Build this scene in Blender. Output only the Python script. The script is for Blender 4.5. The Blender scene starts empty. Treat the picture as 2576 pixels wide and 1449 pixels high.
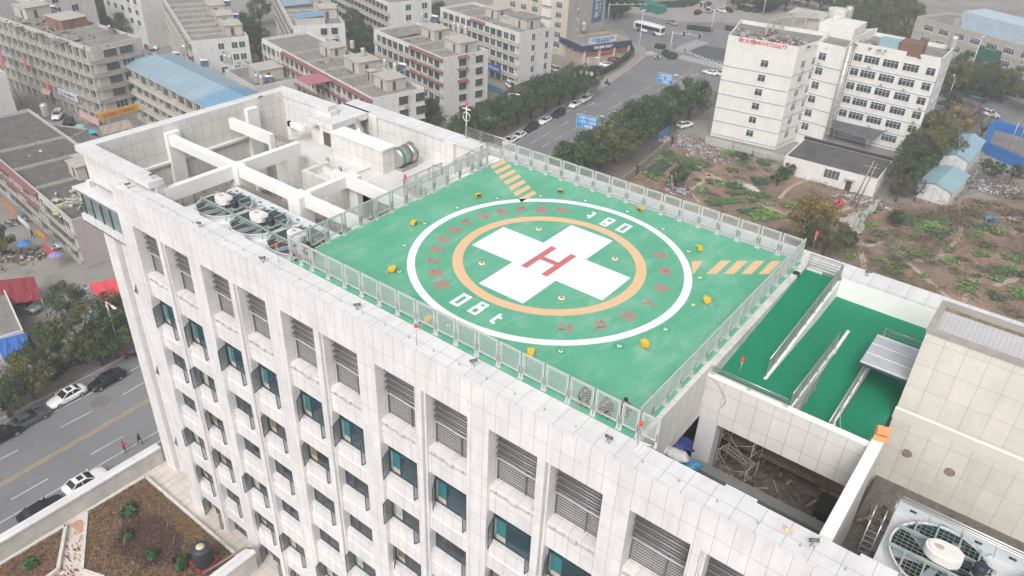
import bpy, math, random
from mathutils import Vector, Matrix, Euler
random.seed(7)
S = bpy.context.scene
COL = S.collection
R = math.radians
# ---------------------------------------------------------------- camera
cd = bpy.data.cameras.new('camera'); cam = bpy.data.objects.new('camera', cd); COL.objects.link(cam)
cam.location = (21.0812, -32.2218, 22.5076)
cam.rotation_euler = (R(57.52455), R(-2.16422), R(37.63026))
cd.sensor_width = 36; cd.lens = 3044.8066/4000*36; cd.clip_start = .5; cd.clip_end = 3000
S.camera = cam
CM = cam.rotation_euler.to_matrix(); CP = Vector(cam.location); FO = 3044.8066/1.5528
def ray(u, v): return CM @ Vector(((u-1288)/FO, -(v-724.5)/FO, -1))
def G(u, v, z=-45.0):                      # surveyed point of the photo -> the place it stands at, at height z
    d = ray(u, v); return CP + d*((z-CP.z)/d.z)
def GY(u, v, y):
    d = ray(u, v); return CP + d*((y-CP.y)/d.y)
ZG = -45.0
# ---------------------------------------------------------------- materials
MATS = {}
def nt(name):
    m = bpy.data.materials.new(name); m.use_nodes = True; t = m.node_tree
    return m, t, t.nodes['Principled BSDF']
def uvn(t):
    n = t.nodes.new('ShaderNodeUVMap'); n.uv_map = 'uv'; return n.outputs[0]
def noise(t, vec, scale, detail=4, rough=.6):
    n = t.nodes.new('ShaderNodeTexNoise'); n.inputs['Scale'].default_value = scale; n.inputs['Detail'].default_value = detail
    n.inputs['Roughness'].default_value = rough
    if vec: t.links.new(vec, n.inputs['Vector'])
    return n.outputs['Fac']
def ramp(t, fac, stops):
    n = t.nodes.new('ShaderNodeValToRGB'); e = n.color_ramp.elements
    while len(e) < len(stops): e.new(.5)
    for el, (p, c) in zip(e, stops): el.position = p; el.color = (*c, 1)
    t.links.new(fac, n.inputs[0]); return n.outputs[0]
def mix(t, a, b, fac, mode='MIX'):
    n = t.nodes.new('ShaderNodeMix'); n.data_type = 'RGBA'; n.blend_type = mode
    for s, v in ((n.inputs[6], a), (n.inputs[7], b), (n.inputs[0], fac)):
        if isinstance(v, (int, float)): s.default_value = v
        elif isinstance(v, tuple): s.default_value = (*v, 1)
        else: t.links.new(v, s)
    return n.outputs[2]
def M(name, col=(.5,.5,.5), rough=.7, var=.12, scale=1.5, metal=0, bump=0, stain=0, spec=.5):
    """plain paint / metal / concrete with uneven tone; stain adds dirt blotches"""
    if name in MATS: return MATS[name]
    m, t, b = nt(name); tc = t.nodes.new('ShaderNodeTexCoord').outputs['Object']
    f = noise(t, tc, scale, 5)
    lo = tuple(c*(1-var) for c in col); hi = tuple(min(1, c*(1+var)) for c in col)
    c = ramp(t, f, [(.3, lo), (.7, hi)])
    if stain:
        f2 = noise(t, tc, scale*.35, 6, .7)
        s = ramp(t, f2, [(.5, (0,0,0)), (.72, (1,1,1))])
        k = t.nodes.new('ShaderNodeMath'); k.operation = 'MULTIPLY'; t.links.new(s, k.inputs[0]); k.inputs[1].default_value = stain
        c = mix(t, c, tuple(x*.45 for x in col), k.outputs[0])
    t.links.new(c, b.inputs['Base Color'])
    b.inputs['Roughness'].default_value = rough; b.inputs['Metallic'].default_value = metal
    b.inputs['Specular IOR Level'].default_value = spec
    if bump:
        bp = t.nodes.new('ShaderNodeBump'); bp.inputs['Strength'].default_value = bump; bp.inputs['Distance'].default_value = .05
        t.links.new(noise(t, tc, scale*8, 3), bp.inputs['Height']); t.links.new(bp.outputs[0], b.inputs['Normal'])
    MATS[name] = m; return m
def MT(name, col, line, w, h, lw=.015, rough=.6, var=.05, stain=.0, offset=0.0, scale=.4):
    """panels / tiles laid in metres on the uv map"""
    if name in MATS: return MATS[name]
    m, t, b = nt(name); uv = uvn(t)
    br = t.nodes.new('ShaderNodeTexBrick'); br.offset = offset; br.squash = 1
    for k, v in (('Scale', 1), ('Mortar Size', lw), ('Mortar Smooth', .1), ('Brick Width', w), ('Row Height', h), ('Bias', 0)): br.inputs[k].default_value = v
    t.links.new(uv, br.inputs['Vector'])
    br.inputs['Color1'].default_value = (*[c*(1-var) for c in col], 1); br.inputs['Color2'].default_value = (*[min(1, c*(1+var)) for c in col], 1)
    br.inputs['Mortar'].default_value = (*line, 1)
    f = noise(t, uv, scale, 5, .65)
    c = mix(t, br.outputs['Color'], ramp(t, f, [(.3, (.86,.86,.87)), (.65, (1,1,1))]), 1.0, 'MULTIPLY')
    if stain:
        mp = t.nodes.new('ShaderNodeMapping'); mp.inputs['Scale'].default_value = (1.2, .22, 1); t.links.new(uv, mp.inputs[0])
        s = ramp(t, noise(t, mp.outputs[0], 1.3, 6, .7), [(.45, (1,1,1)), (.8, (1-stain, 1-stain, 1-stain*1.1))])
        c = mix(t, c, s, 1.0, 'MULTIPLY')
    t.links.new(c, b.inputs['Base Color']); b.inputs['Roughness'].default_value = rough
    MATS[name] = m; return m
def MG(name, col, rough=.08, alpha=1.0):
    if name in MATS: return MATS[name]
    m, t, b = nt(name); tc = t.nodes.new('ShaderNodeTexCoord').outputs['Object']
    f = noise(t, tc, .7, 3)
    c = ramp(t, f, [(.35, tuple(x*.6 for x in col)), (.7, tuple(x*1.5 for x in col))])
    t.links.new(c, b.inputs['Base Color']); b.inputs['Roughness'].default_value = rough; b.inputs['Specular IOR Level'].default_value = .8
    b.inputs['Alpha'].default_value = alpha
    MATS[name] = m; return m
# ---------------------------------------------------------------- mesh builder
BOXF = ((0,3,2,1), (4,5,6,7), (0,1,5,4), (1,2,6,5), (2,3,7,6), (3,0,4,7))
class MB:
    def __init__(s, mt=None): s.v = []; s.f = []; s.m = []; s.s = []; s.T = mt
    def add(s, vs, fs, mi=0, sm=False):
        o = len(s.v)
        if s.T is not None: vs = [s.T @ Vector(q) for q in vs]
        s.v += [tuple(q) for q in vs]
        for f in fs: s.f.append(tuple(i+o for i in f)); s.m.append(mi); s.s.append(sm)
        return s
    def box(s, x0, x1, y0, y1, z0, z1, mi=0):
        if x0 > x1: x0, x1 = x1, x0
        if y0 > y1: y0, y1 = y1, y0
        if z0 > z1: z0, z1 = z1, z0
        return s.add([(x0,y0,z0),(x1,y0,z0),(x1,y1,z0),(x0,y1,z0),(x0,y0,z1),(x1,y0,z1),(x1,y1,z1),(x0,y1,z1)], BOXF, mi)
    def bar(s, a, b, w, h=None, mi=0, up=(0,0,1)):
        """rectangular bar from a to b"""
        a = Vector(a); b = Vector(b); h = h or w; d = (b-a).normalized(); u = Vector(up)
        if abs(d.dot(u)) > .98: u = Vector((0,1,0))
        r = d.cross(u).normalized(); u = r.cross(d).normalized(); vs = []
        for q in (a, b):
            for i, j in ((-1,-1),(1,-1),(1,1),(-1,1)): vs.append(q + r*(i*w/2) + u*(j*h/2))
        return s.add(vs, ((0,3,2,1),(4,5,6,7),(0,1,5,4),(1,2,6,5),(2,3,7,6),(3,0,4,7)), mi)
    def tube(s, pts, r, n=8, mi=0, r2=None, cap=True, sm=True):
        pts = [Vector(p) for p in pts]; rs = r if isinstance(r, (list, tuple)) else [r]*len(pts)
        if r2 is not None: rs = [r + (r2-r)*i/(len(pts)-1) for i in range(len(pts))]
        vs = []
        for i, p in enumerate(pts):
            d = (pts[min(i+1, len(pts)-1)] - pts[max(i-1, 0)]).normalized()
            u = Vector((0,0,1)) if abs(d.z) < .95 else Vector((1,0,0))
            a = d.cross(u).normalized(); b = a.cross(d).normalized()
            for k in range(n):
                t = 2*math.pi*k/n; vs.append(p + (a*math.cos(t) + b*math.sin(t))*rs[i])
        fs = []
        for i in range(len(pts)-1):
            for k in range(n): k2 = (k+1) % n; fs.append((i*n+k, i*n+k2, (i+1)*n+k2, (i+1)*n+k))
        s.add(vs, fs, mi, sm)
        if cap:
            o = len(s.v)-len(vs); s.f.append(tuple(o+k for k in reversed(range(n)))); s.m.append(mi); s.s.append(False)
            s.f.append(tuple(o+(len(pts)-1)*n+k for k in range(n))); s.m.append(mi); s.s.append(False)
        return s
    def lathe(s, c, prof, n=16, mi=0, sm=True, ang=2*math.pi):
        c = Vector(c); vs = []; full = abs(ang-2*math.pi) < 1e-6
        for r, z in prof:
            for k in range(n): t = ang*k/n; vs.append(c + Vector((r*math.cos(t), r*math.sin(t), z)))
        fs = [(i*n+k, i*n+(k+1) % n, (i+1)*n+(k+1) % n, (i+1)*n+k) for i in range(len(prof)-1) for k in range(n)]
        return s.add(vs, fs, mi, sm)
    def prism(s, poly, z0, z1, mi=0, top=None):
        n = len(poly); vs = [(q[0],q[1],z0) for q in poly] + [(q[0],q[1],z1) for q in poly]
        s.add(vs, [tuple(reversed(range(n)))] + [(i, (i+1) % n, (i+1) % n+n, i+n) for i in range(n)], mi)
        o = len(s.v)-2*n; s.f.append(tuple(o+n+i for i in range(n))); s.m.append(mi if top is None else top); s.s.append(False)
        return s
    def poly(s, pts, mi=0): return s.add(pts, [tuple(range(len(pts)))], mi)
    def build(s, name, mats, parent=None, loc=None, uvo=(0,0)):
        me = bpy.data.meshes.new(name); me.from_pydata(s.v, [], s.f)
        if not isinstance(mats, (list, tuple)): mats = [mats]
        for m in mats: me.materials.append(m)
        me.polygons.foreach_set('material_index', s.m); me.polygons.foreach_set('use_smooth', s.s)
        uv = me.uv_layers.new(name='uv').data
        for p in me.polygons:
            n = p.normal; ax, ay, az = abs(n.x), abs(n.y), abs(n.z)
            if az >= ax and az >= ay:
                for li in p.loop_indices: c = me.vertices[me.loops[li].vertex_index].co; uv[li].uv = (c.x+uvo[0], c.y+uvo[1])
            else:
                h = Vector((-n.y, n.x)).normalized() if (ax+ay) > 1e-6 else Vector((1, 0))
                for li in p.loop_indices: c = me.vertices[me.loops[li].vertex_index].co; uv[li].uv = (c.x*h.x+c.y*h.y+uvo[0], c.z+uvo[1])
        me.update()
        o = bpy.data.objects.new(name, me); COL.objects.link(o)
        if parent: o.parent = parent
        if loc: o.location = loc
        return o
def tag(o, label=None, cat=None, group=None, kind=None):
    if label: o['label'] = label
    if cat: o['category'] = cat
    if group: o['group'] = group
    if kind: o['kind'] = kind
    return o
def thing(name, label, cat, loc=(0,0,0), rz=0, group=None):
    o = bpy.data.objects.new(name, None); COL.objects.link(o); o.location = loc; o.rotation_euler = (0,0,rz)
    o.empty_display_size = .2
    return tag(o, label, cat, group)
def kids(o): return [c for c in ALLO() if c.parent == o]
_ch = {}
def reg(parent):
    return list(parent.children)
def dup(o, label=None, loc=None, rz=None, parent=None, group=None, scale=None):
    c = o.copy(); COL.objects.link(c)
    if parent: c.parent = parent
    if label: c['label'] = label
    if group: c['group'] = group
    if loc is not None: c.location = loc
    if rz is not None: c.rotation_euler = (0,0,rz)
    if scale is not None: c.scale = scale if isinstance(scale, (tuple, list)) else (scale,)*3
    for ch in o.children:
        if ch != c: dup(ch, parent=c)
    return c
def text(name, body, mat, size=1, loc=(0,0,0), rot=(0,0,0), parent=None, depth=0, bold=0, wfit=None, spacing=1):
    cu = bpy.data.curves.new('txt', 'FONT'); cu.body = body; cu.size = size; cu.align_x = 'CENTER'; cu.align_y = 'CENTER'
    cu.resolution_u = 2; cu.extrude = depth; cu.offset = bold; cu.space_character = spacing
    ob = bpy.data.objects.new('txt', cu); COL.objects.link(ob); bpy.context.view_layer.update()
    me = bpy.data.meshes.new_from_object(ob.evaluated_get(bpy.context.evaluated_depsgraph_get())); me.name = name
    bpy.data.objects.remove(ob); bpy.data.curves.remove(cu)
    if len(me.vertices):
        xs = [v.co.x for v in me.vertices]; ys = [v.co.y for v in me.vertices]
        cx = (min(xs)+max(xs))/2; cy = (min(ys)+max(ys))/2; k = 1
        if wfit: k = wfit/max(.01, max(xs)-min(xs))
        for v in me.vertices: v.co.x = (v.co.x-cx)*k; v.co.y -= cy
    me.materials.clear(); me.materials.append(mat)
    o = bpy.data.objects.new(name, me); COL.objects.link(o); o.location = loc; o.rotation_euler = rot
    if parent: o.parent = parent
    return o
# shared materials
PANEL = MT('white stone panel', (.72,.70,.695), (.38,.355,.345), .72, 1.45, .011, .55, .025, .2)
PANEL2 = MT('cream stone panel', (.685,.665,.635), (.36,.33,.28), .82, 1.25, .012, .55, .03, .10)
COPING = MT('coping slab', (.69,.685,.685), (.36,.37,.36), 1.0, 3.0, .013, .5, .03, .16)
WHITE = M('white render', (.76,.75,.73), .75, .05, .5, stain=.12)
GALV = M('galvanised steel', (.53,.56,.55), .5, .08, 3, .2)
STEEL = M('stainless steel', (.50,.49,.47), .32, .06, 3, .75)
DARK = M('painted shade black', (.02,.02,.022), .9)  # near-black colour that stands in for deep shade
DARKF = M('dark window frame', (.045,.06,.07), .45, .1)
CONC = M('concrete', (.33,.31,.285), .85, .15, .8, bump=.2, stain=.35)
# ================================================================ helipad
pad = thing('helipad', 'green rooftop helipad with white ring, orange ring, white cross and red H', 'helipad', (0,0,0))
def deck_mat():
    m, t, b = nt('green deck paint'); tc = t.nodes.new('ShaderNodeTexCoord').outputs['Object']
    c = ramp(t, noise(t, tc, .28, 8, .7), [(.3, (.075,.335,.205)), (.5, (.10,.375,.235)), (.68, (.17,.43,.29))])
    mp = t.nodes.new('ShaderNodeMapping'); mp.inputs['Scale'].default_value = (1.2,.35,1); mp.inputs['Rotation'].default_value = (0,0,.5); t.links.new(tc, mp.inputs[0])
    s = ramp(t, noise(t, mp.outputs[0], .9, 9, .75), [(.50, (0,0,0)), (.78, (.65,.65,.65))])
    c = mix(t, c, (.36,.52,.43), s)
    s2 = ramp(t, noise(t, tc, 9, 2), [(.62, (0,0,0)), (.8, (.22,.22,.22))])
    c = mix(t, c, (.06,.30,.19), s2)
    t.links.new(c, b.inputs['Base Color']); b.inputs['Roughness'].default_value = .42
    vo = t.nodes.new('ShaderNodeTexBrick'); vo.offset = .4
    for k, v in (('Scale', 1), ('Mortar Size', .012), ('Mortar Smooth', .6), ('Brick Width', 5.5), ('Row Height', 2.4)): vo.inputs[k].default_value = v
    t.links.new(uvn(t), vo.inputs['Vector']); k2 = t.nodes.new('ShaderNodeMath'); k2.operation = 'MULTIPLY'; t.links.new(vo.outputs['Fac'], k2.inputs[0]); k2.inputs[1].default_value = .28
    c = mix(t, c, (.05,.24,.15), k2.outputs[0])
    s3 = ramp(t, noise(t, tc, .55, 10, .8), [(.60, (0,0,0)), (.72, (.4,.4,.4))]); c = mix(t, c, (.26,.36,.27), s3); t.links.new(c, b.inputs['Base Color'])
    return m
GREEN = deck_mat()
MB().box(-11.02, 11.16, -9.58, 9.68, -.9, 0).build('deck', GREEN, pad)
WP = M('white road paint', (.86,.86,.87), .5, .02, 2); OP = M('orange deck paint', (.70,.46,.27), .55, .04, 1.5); RP = M('red deck paint', (.50,.15,.155), .6, .08, 2); RPF = M('faded red lettering', (.44,.185,.17), .65, .22, 9)
def ring(r0, r1, z, n=160):
    m = MB()
    for i in range(n):
        a, b = 2*math.pi*i/n, 2*math.pi*(i+1)/n
        m.poly([(r0*math.cos(a), r0*math.sin(a), z), (r1*math.cos(a), r1*math.sin(a), z), (r1*math.cos(b), r1*math.sin(b), z), (r0*math.cos(b), r0*math.sin(b), z)])
    return m
ring(7.62, 8.06, .004).build('white_circle', WP, pad)
ring(4.93, 5.52, .004).build('orange_circle', OP, pad)
MB().poly([(-4.5,-1.5,.004),(-1.5,-1.5,.004),(-1.5,-4.5,.004),(1.5,-4.5,.004),(1.5,-1.5,.004),(4.5,-1.5,.004),(4.5,1.5,.004),(1.5,1.5,.004),(1.5,4.5,.004),(-1.5,4.5,.004),(-1.5,1.5,.004),(-4.5,1.5,.004)]).build('white_cross', WP, pad)
MB().poly([(-.9,-1.5,.008),(-.5,-1.5,.008),(-.5,-.2,.008),(.5,-.2,.008),(.5,-1.5,.008),(.9,-1.5,.008),(.9,1.5,.008),(.5,1.5,.008),(.5,.2,.008),(-.5,.2,.008),(-.5,1.5,.008),(-.9,1.5,.008)]).build('letter_h', RP, pad)
for i, ch in enumerate('国家航空应急医学救援基地'):
    a = R(243.6-11.4*i); text('red_character', ch, RPF, .86, (6.56*math.cos(a), 6.56*math.sin(a), .004), (0,0,a-math.pi/2), pad, bold=.022)
for i, ch in enumerate('湖南省人民医院'):
    a = R(47-15.9*i); text('red_character', ch, RPF, .86, (6.58*math.cos(a), 6.58*math.sin(a), .004), (0,0,a-math.pi/2), pad, bold=.022)
def hole_rect(m, x0, x1, y0, y1, w, z):
    m.poly([(x0,y0,z),(x1,y0,z),(x1,y0+w,z),(x0,y0+w,z)]); m.poly([(x0,y1-w,z),(x1,y1-w,z),(x1,y1,z),(x0,y1,z)])
    m.poly([(x0,y0+w,z),(x0+w,y0+w,z),(x0+w,y1-w,z),(x0,y1-w,z)]); m.poly([(x1-w,y0+w,z),(x1,y0+w,z),(x1,y1-w,z),(x1-w,y1-w,z)])
for sg in (1, -1):
    par = thing('numeral_group', '', '') if False else pad
    rot = 0 if sg == 1 else math.pi
    m = MB(); hole_rect(m, -1.48, -.86, -6.96, -5.75, .2, .004); o = m.build('numeral_zero', WP, pad); o.rotation_euler.z = rot
    m = MB(); hole_rect(m, -.27, .33, -6.95, -6.27, .17, .004); hole_rect(m, -.24, .30, -6.26, -5.75, .16, .004); o = m.build('numeral_eight', WP, pad); o.rotation_euler.z = rot
    m = MB(); m.poly([(1.16,-6.8,.004),(1.24,-6.95,.004),(1.52,-6.95,.004),(1.5,-6.79,.004),(1.34,-6.77,.004),(1.34,-6.4,.004),(1.53,-6.39,.004),(1.51,-6.21,.004),(1.34,-6.2,.004),(1.33,-5.99,.004),(1.16,-5.99,.004)])
    o = m.build('letter_t', WP, pad); o.rotation_euler.z = rot
for k in range(8):
    x, y = -10.9+.78*k, 8.08-.47*k
    q = [(x-.0,y,.004),(x+.47,y-.3,.004),(x+.45,y+1.43,.004),(x+.02,y+1.67,.004)]
    if k == 0: q = [(x,y,.004),(x+.47,y-.3,.004),(x+.47,y+1.4,.004),(x,y+1.5,.004)]
    if max(math.hypot(a, b) for a, b, _ in q) < 8.9: continue
    MB().poly(q).build('hatch_stripe', OP, pad)
for k in range(6):
    x, y = 6.75+.765*k, 4.05+.65*k
    q = [(x,y,.004),(x+.46,y+.4,.004),(x+.46,y+2.36,.004),(x,y+1.96,.004)]
    if k == 0: q = [(6.9,4.3,.004),(7.0,4.25,.004),(6.72,5.95,.004),(6.25,5.4,.004)]
    if k == 5: q = [(x,y,.004),(x+.42,y+.36,.004),(x+.42,y+1.6,.004),(x,y+1.96,.004)]
    MB().poly([(min(a, 11.1), min(b, 9.6), c) for a, b, c in q]).build('hatch_stripe', OP, pad)
YEL = M('yellow lamp housing', (.72,.46,.03), .4, .08, 4); LENS = MG('lamp glass', (.10,.09,.07)); GREYM = M('grey metal', (.40,.41,.42), .5, .1, 3, .4)
clock = ['left-front','left','upper-left','back-left','back','back-right','right','lower-right','front-right','front']
fl0 = None
for i in range(10):
    a = R(-130.7-36.2*i); r = 8.9 if i < 5 else 9.08
    lb = 'yellow box floodlight on the green deck, %s of the white ring, facing the centre' % clock[i]
    if fl0 is None:
        fl0 = thing('floodlight', lb, 'floodlight', (0,0,0), 0, 'yellow floodlights around the helipad')
        m = MB(); m.add([(-.17,-.16,.10),(.05,-.16,.10),(.05,.16,.10),(-.17,.16,.10),(-.20,-.18,.38),(.22,-.2,.44),(.22,.2,.44),(-.20,.18,.38),(.12,-.18,.2),(.12,.18,.2)], [(0,3,2,1),(0,1,8,5,4),(3,7,6,9,2),(4,5,6,7),(0,4,7,3),(1,2,9,8)])
        m.box(-.27, -.18, -.09, .09, .14, .28); m.build('housing', YEL, fl0)
        m = MB(); m.poly([(.121,-.15,.21),(.121,.15,.21),(.195,.16,.4),(.195,-.16,.4)]); m.build('lens', LENS, fl0)
        m = MB(); m.box(-.12,.0,-.05,.05,.0,.10); m.box(-.46,-.24,-.11,.11,0,.09); m.tube([(-.3,0,.07),(-.24,0,.2)], .02, 6); m.build('bracket', GREYM, fl0)
        o = fl0
    else: o = dup(fl0, lb)
    o.location = (r*math.cos(a), r*math.sin(a), .002); o.rotation_euler.z = a+math.pi; o.scale = (.86,.86,.86)
SAND = M('pale orange light rim', (.80,.62,.34), .5); DG = M('dark green touch up paint', (.05,.34,.20), .5)
def inset(r, lb, grp):
    t_ = thing('inset_light', lb, 'deck light', (0,0,0), 0, grp)
    m = MB(); m.lathe((0,0,0), [(r,.004),(r,.02),(r*.8,.03),(r*.4,.03)], 20); m.build('rim', SAND, t_)
    m = MB(); m.lathe((0,0,0), [(r*.4,.03),(r*.3,.06),(.001,.065)], 12); m.build('lens', LENS, t_); return t_
i0 = None
for i in range(18):
    a = R(-131-20*i); lb = 'small round inset light just outside the white ring, number %d clockwise from the front-left floodlight' % (i+1)
    if i0 is None: i0 = inset(.115, lb, 'inset lights outside the white ring'); o = i0
    else: o = dup(i0, lb)
    o.location = (8.5*math.cos(a), 8.5*math.sin(a), 0)
MB_ = None
i1 = None
for i, w in enumerate(('left','far','right','front')):
    a = R(-135-90*i); lb = 'round orange inset light in the green corner %s of the white cross' % w
    if i1 is None: i1 = inset(.19, lb, 'inset lights between the arms of the cross'); o = i1
    else: o = dup(i1, lb)
    o.location = (3.86*math.cos(a), 3.86*math.sin(a), 0)
# touch-up halos of fresh green paint belong to the deck
for i in range(18):
    m = MB(); a = R(-131-20*i); c = (8.5*math.cos(a), 8.5*math.sin(a)); n = 18; rr = random.uniform(.22,.32)
    m.poly([(c[0]+rr*(1+.15*math.sin(k*2.3+i))*math.cos(2*math.pi*k/n), c[1]+rr*(1+.15*math.sin(k*1.7+i))*math.sin(2*math.pi*k/n), .003) for k in range(n)]); m.build('fresh_paint', DG, pad)

# ---------------------------------------------------------------- mesh fences (panel = frame + diamond wire, two posts)
def panel(parent, w, h=1.16, zb=.3):
    m = MB(); fr = .06
    m.box(0, w, -fr/2, fr/2, zb+h-fr, zb+h); m.box(0, w, -fr/2, fr/2, zb, zb+fr*.8)
    m.box(0, fr, -fr/2, fr/2, zb+fr*.8, zb+h-fr); m.box(w-fr, w, -fr/2, fr/2, zb+fr*.8, zb+h-fr)
    m.box(.1, .125, -.012, .012, zb+fr*.8, zb+h-.1); m.box(w-.125, w-.1, -.012, .012, zb+fr*.8, zb+h-.1); m.box(.125, w-.125, -.012, .012, zb+h-.125, zb+h-.1)
    for k in range(8):
        z = zb+.1+k*.13; m.box(fr, .1, -.008, .008, z, z+.05); m.box(w-.1, w-fr, -.008, .008, z, z+.05)
    fr_o = m.build('frame', GALV, parent)
    m = MB(); x0, x1, z0, z1 = .125, w-.125, zb+.03, zb+h-.12; p = .085
    k = -int((z1-z0)/p)-1
    while x0+k*p*1.6 < x1:
        for sg in (1, -1):
            xa, xb = x0+k*p*1.6, x0+k*p*1.6+(z1-z0)*1.45
            ca, cb = max(xa, x0), min(xb, x1)
            if cb-ca > .02:
                za, zb_ = z0+(ca-xa)/1.45, z0+(cb-xa)/1.45
                if sg < 0: za, zb_ = z1-(za-z0), z1-(zb_-z0)
                m.bar((ca, .006*sg, za), (cb, .006*sg, zb_), .0075, .011)
        k += 1
    m.build('wire_mesh', GALV, fr_o)
    m = MB()
    out = [fr_o]
    for x in (.03, w-.03): m = MB(); m.box(x-.05, x+.05, -.03, .03, .0, zb+h*.35); m.box(x-.07, x+.07, -.12, .08, 0, .02); m.box(x-.03,x+.03,.03,.1,.02,.14); out.append(m.build('post', GALV, parent))
    return out
def fence(name, lb, p0, ang, widths, gap=.09, h=1.16):
    f = thing('mesh_fence', lb, 'fence', (*p0, 0), ang, 'mesh fences along the helipad edges'); x = 0; cache = {}
    for w in widths:
        key = round(w, 2)
        if key not in cache:
            new = panel(f, w-gap, h); cache[key] = (new, x)
            for c in new: c.location.x = x+gap/2
        else:
            for c in cache[key][0]:
                d = dup(c, parent=f); d.location.x = x+gap/2
        x += w
    return f
bpy.context.view_layer.update()
fence('f', 'front mesh fence of the helipad along the stone coping above the facade', (-11.1,-9.45), 0, [1.0,.9]+[1.3]*14+[1.3,.92,.92])
fence('f', 'left mesh fence of the helipad above the white roof beams', (-10.98,-9.4), math.pi/2, [1.3]*12+[.9,.85])
fence('f', 'far mesh fence of the helipad in front of the street and garden', (-11.0,9.6), 0, [1.3]*17)
fence('f', 'right mesh fence of the helipad beside the green ramps', (11.08,-9.3), math.pi/2, [1.22]+[1.3]*13+[1.1])
# ================================================================ hospital block under the helipad
hb = thing('hospital_building', 'large white stone-panelled hospital block with rows of recessed windows under the helipad', 'building', (0,0,0))
XL, XR, YF = -27.4, 30.0, -10.9
BAYS = []
for k in range(-4, 4):
    b = 4.47+7.56*k; BAYS += [(b, b+2.8), (b+3.48, b+6.25)]
TOPS = [-8.13,-12.55,-16.45,-20.35,-24.25,-28.15]; SILLS = [-10.6,-14.4,-18.3,-22.2,-26.1,-30.0]
w = MB()
w.box(XL, XR, YF, -10.0, -2.5, -.16)
xs = [XL]+[v for b in BAYS for v in b]+[XR]
for i in range(0, len(xs), 2):
    a, b = xs[i], xs[i+1]
    if b-a < .1: continue
    if b-a < 1.0:      # narrow pier with a slot down its right side
        w.box(a, b-.24, YF, -8.9, -31.5, -2.5); w.box(b-.24, b-.10, YF+.22, -8.9, -31.5, -2.5); w.box(b-.10, b, YF+.08, -8.9, -31.5, -2.5)
    else: w.box(a, b, YF, -8.9, -31.5, -2.5)
for a, b in BAYS:
    w.box(a, b, -10.65, -8.9, -8.13, -6.35)
    for i, s in enumerate(SILLS):
        bot = TOPS[i+1] if i < 5 else -31.5
        w.box(a, b, -10.58, -8.9, s-.92, s); w.box(a, b, -10.67, -8.9, bot, s-.92)
w.build('front_wall', PANEL, hb, uvo=(.2, .02))
# coping, separate slabs side by side
m = MB(); m.box(XL, XR, YF-.06, -9.62, -.16, 0); 
for x in (-25.6,-21,-16.4,15.2,20.4): m.box(x, x+1.3, -9.62, -9.42, -.16, -.03)
m.build('front_coping', COPING, hb)
m = MB(); m.box(-28.1, XR, 9.72, 11.3, -.16, 0); m.build('rear_coping', COPING, hb)
m = MB(); m.box(-28.0, XR, 9.85, 11.2, -31, -.16)
for x in (-24.9,-16.6,-9,11.6,20): m.box(x, x+.9, 9.6, 9.85, -6, -.16)
m.build('rear_wall', PANEL2, hb)
# the mass of the floors below the roof wells
m = MB(); m.box(XL, XR, -8.9, 9.84, -31, -7.0); m.build('floors', CONC, hb)
m = MB()
for z in (-8.13,-12.5,-16.4,-20.3,-24.2,-28.1): pass
# inner face of the front parapet
m.box(XL, XR, -10.0, -9.7, -7.0, -.16); m.build('parapet_back', PANEL2, hb)
# ---- louvres
LOUV = M('grey louvre blades', (.15,.145,.15), .55, .08, 2, .3); TUBE = M('grey sun fins', (.21,.20,.205), .5, .08, 2, .3)
PIPEW = M('dull white pipe', (.42,.40,.39), .5, .08, 3)
lou = None
for bi, (a, b) in enumerate(BAYS):
    W = b-a
    if lou is None or abs(W-2.8) > .01 and bi == 1:
        e = bpy.data.objects.new('louvre', None); COL.objects.link(e); e.parent = hb
        m = MB(); n = 11
        for k in range(n):
            z = -6.3+k*.165; m.add([(.04,-.03,z),(W,-.03,z),(W,.02,z+.03),(.04,.02,z+.03),(.04,-.03,z+.025),(W,-.03,z+.025),(W,.02,z+.05),(.04,.02,z+.05)], BOXF)
        for x in (.0, W*.62, W-.04): m.box(x, x+.045, -.075, .06, -6.35, -2.5)
        m.build('blade', LOUV, e)
        m = MB()
        for k in range(5):
            z = -4.42+k*.4; m.tube([(.06,-.22,z),(W,-.22,z)], .075, 8); m.tube([(.06,-.10,z+.05),(W,-.10,z+.05)], .05, 6)
        m.build('fin', TUBE, e)
        m = MB(); m.tube([(.1,-.33,-4.58),(W*.48,-.33,-4.58),(W*.56,-.33,-4.6),(W,-.33,-4.58)], .055, 8); m.build('pipe', PIPEW, e)
        m = MB(); m.tube([(.1,-.71,-6.6),(W*.45,-.71,-6.6),(W*.5,-.74,-6.68),(W*.62,-.74,-6.68),(W*.66,-.71,-6.6),(W,-.71,-6.6)], .025, 6)
        for x in (.4, W*.35, W*.6, W*.85): m.box(x, x+.05, -.72, -.64, -6.66, -6.52)
        m.build('conduit', PIPEW, e)
        if bi == 0: lou = e
        else: lou2 = e
        e.location = (a, -10.05, 0); continue
    o = dup(lou if W > 2.785 else lou2, loc=(a, -10.05, 0))
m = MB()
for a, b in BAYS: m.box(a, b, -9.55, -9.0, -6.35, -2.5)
m.build('louvre_shade_box', DARK, hb)  # solid black boxes paint the shade behind the louvre blades
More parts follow.
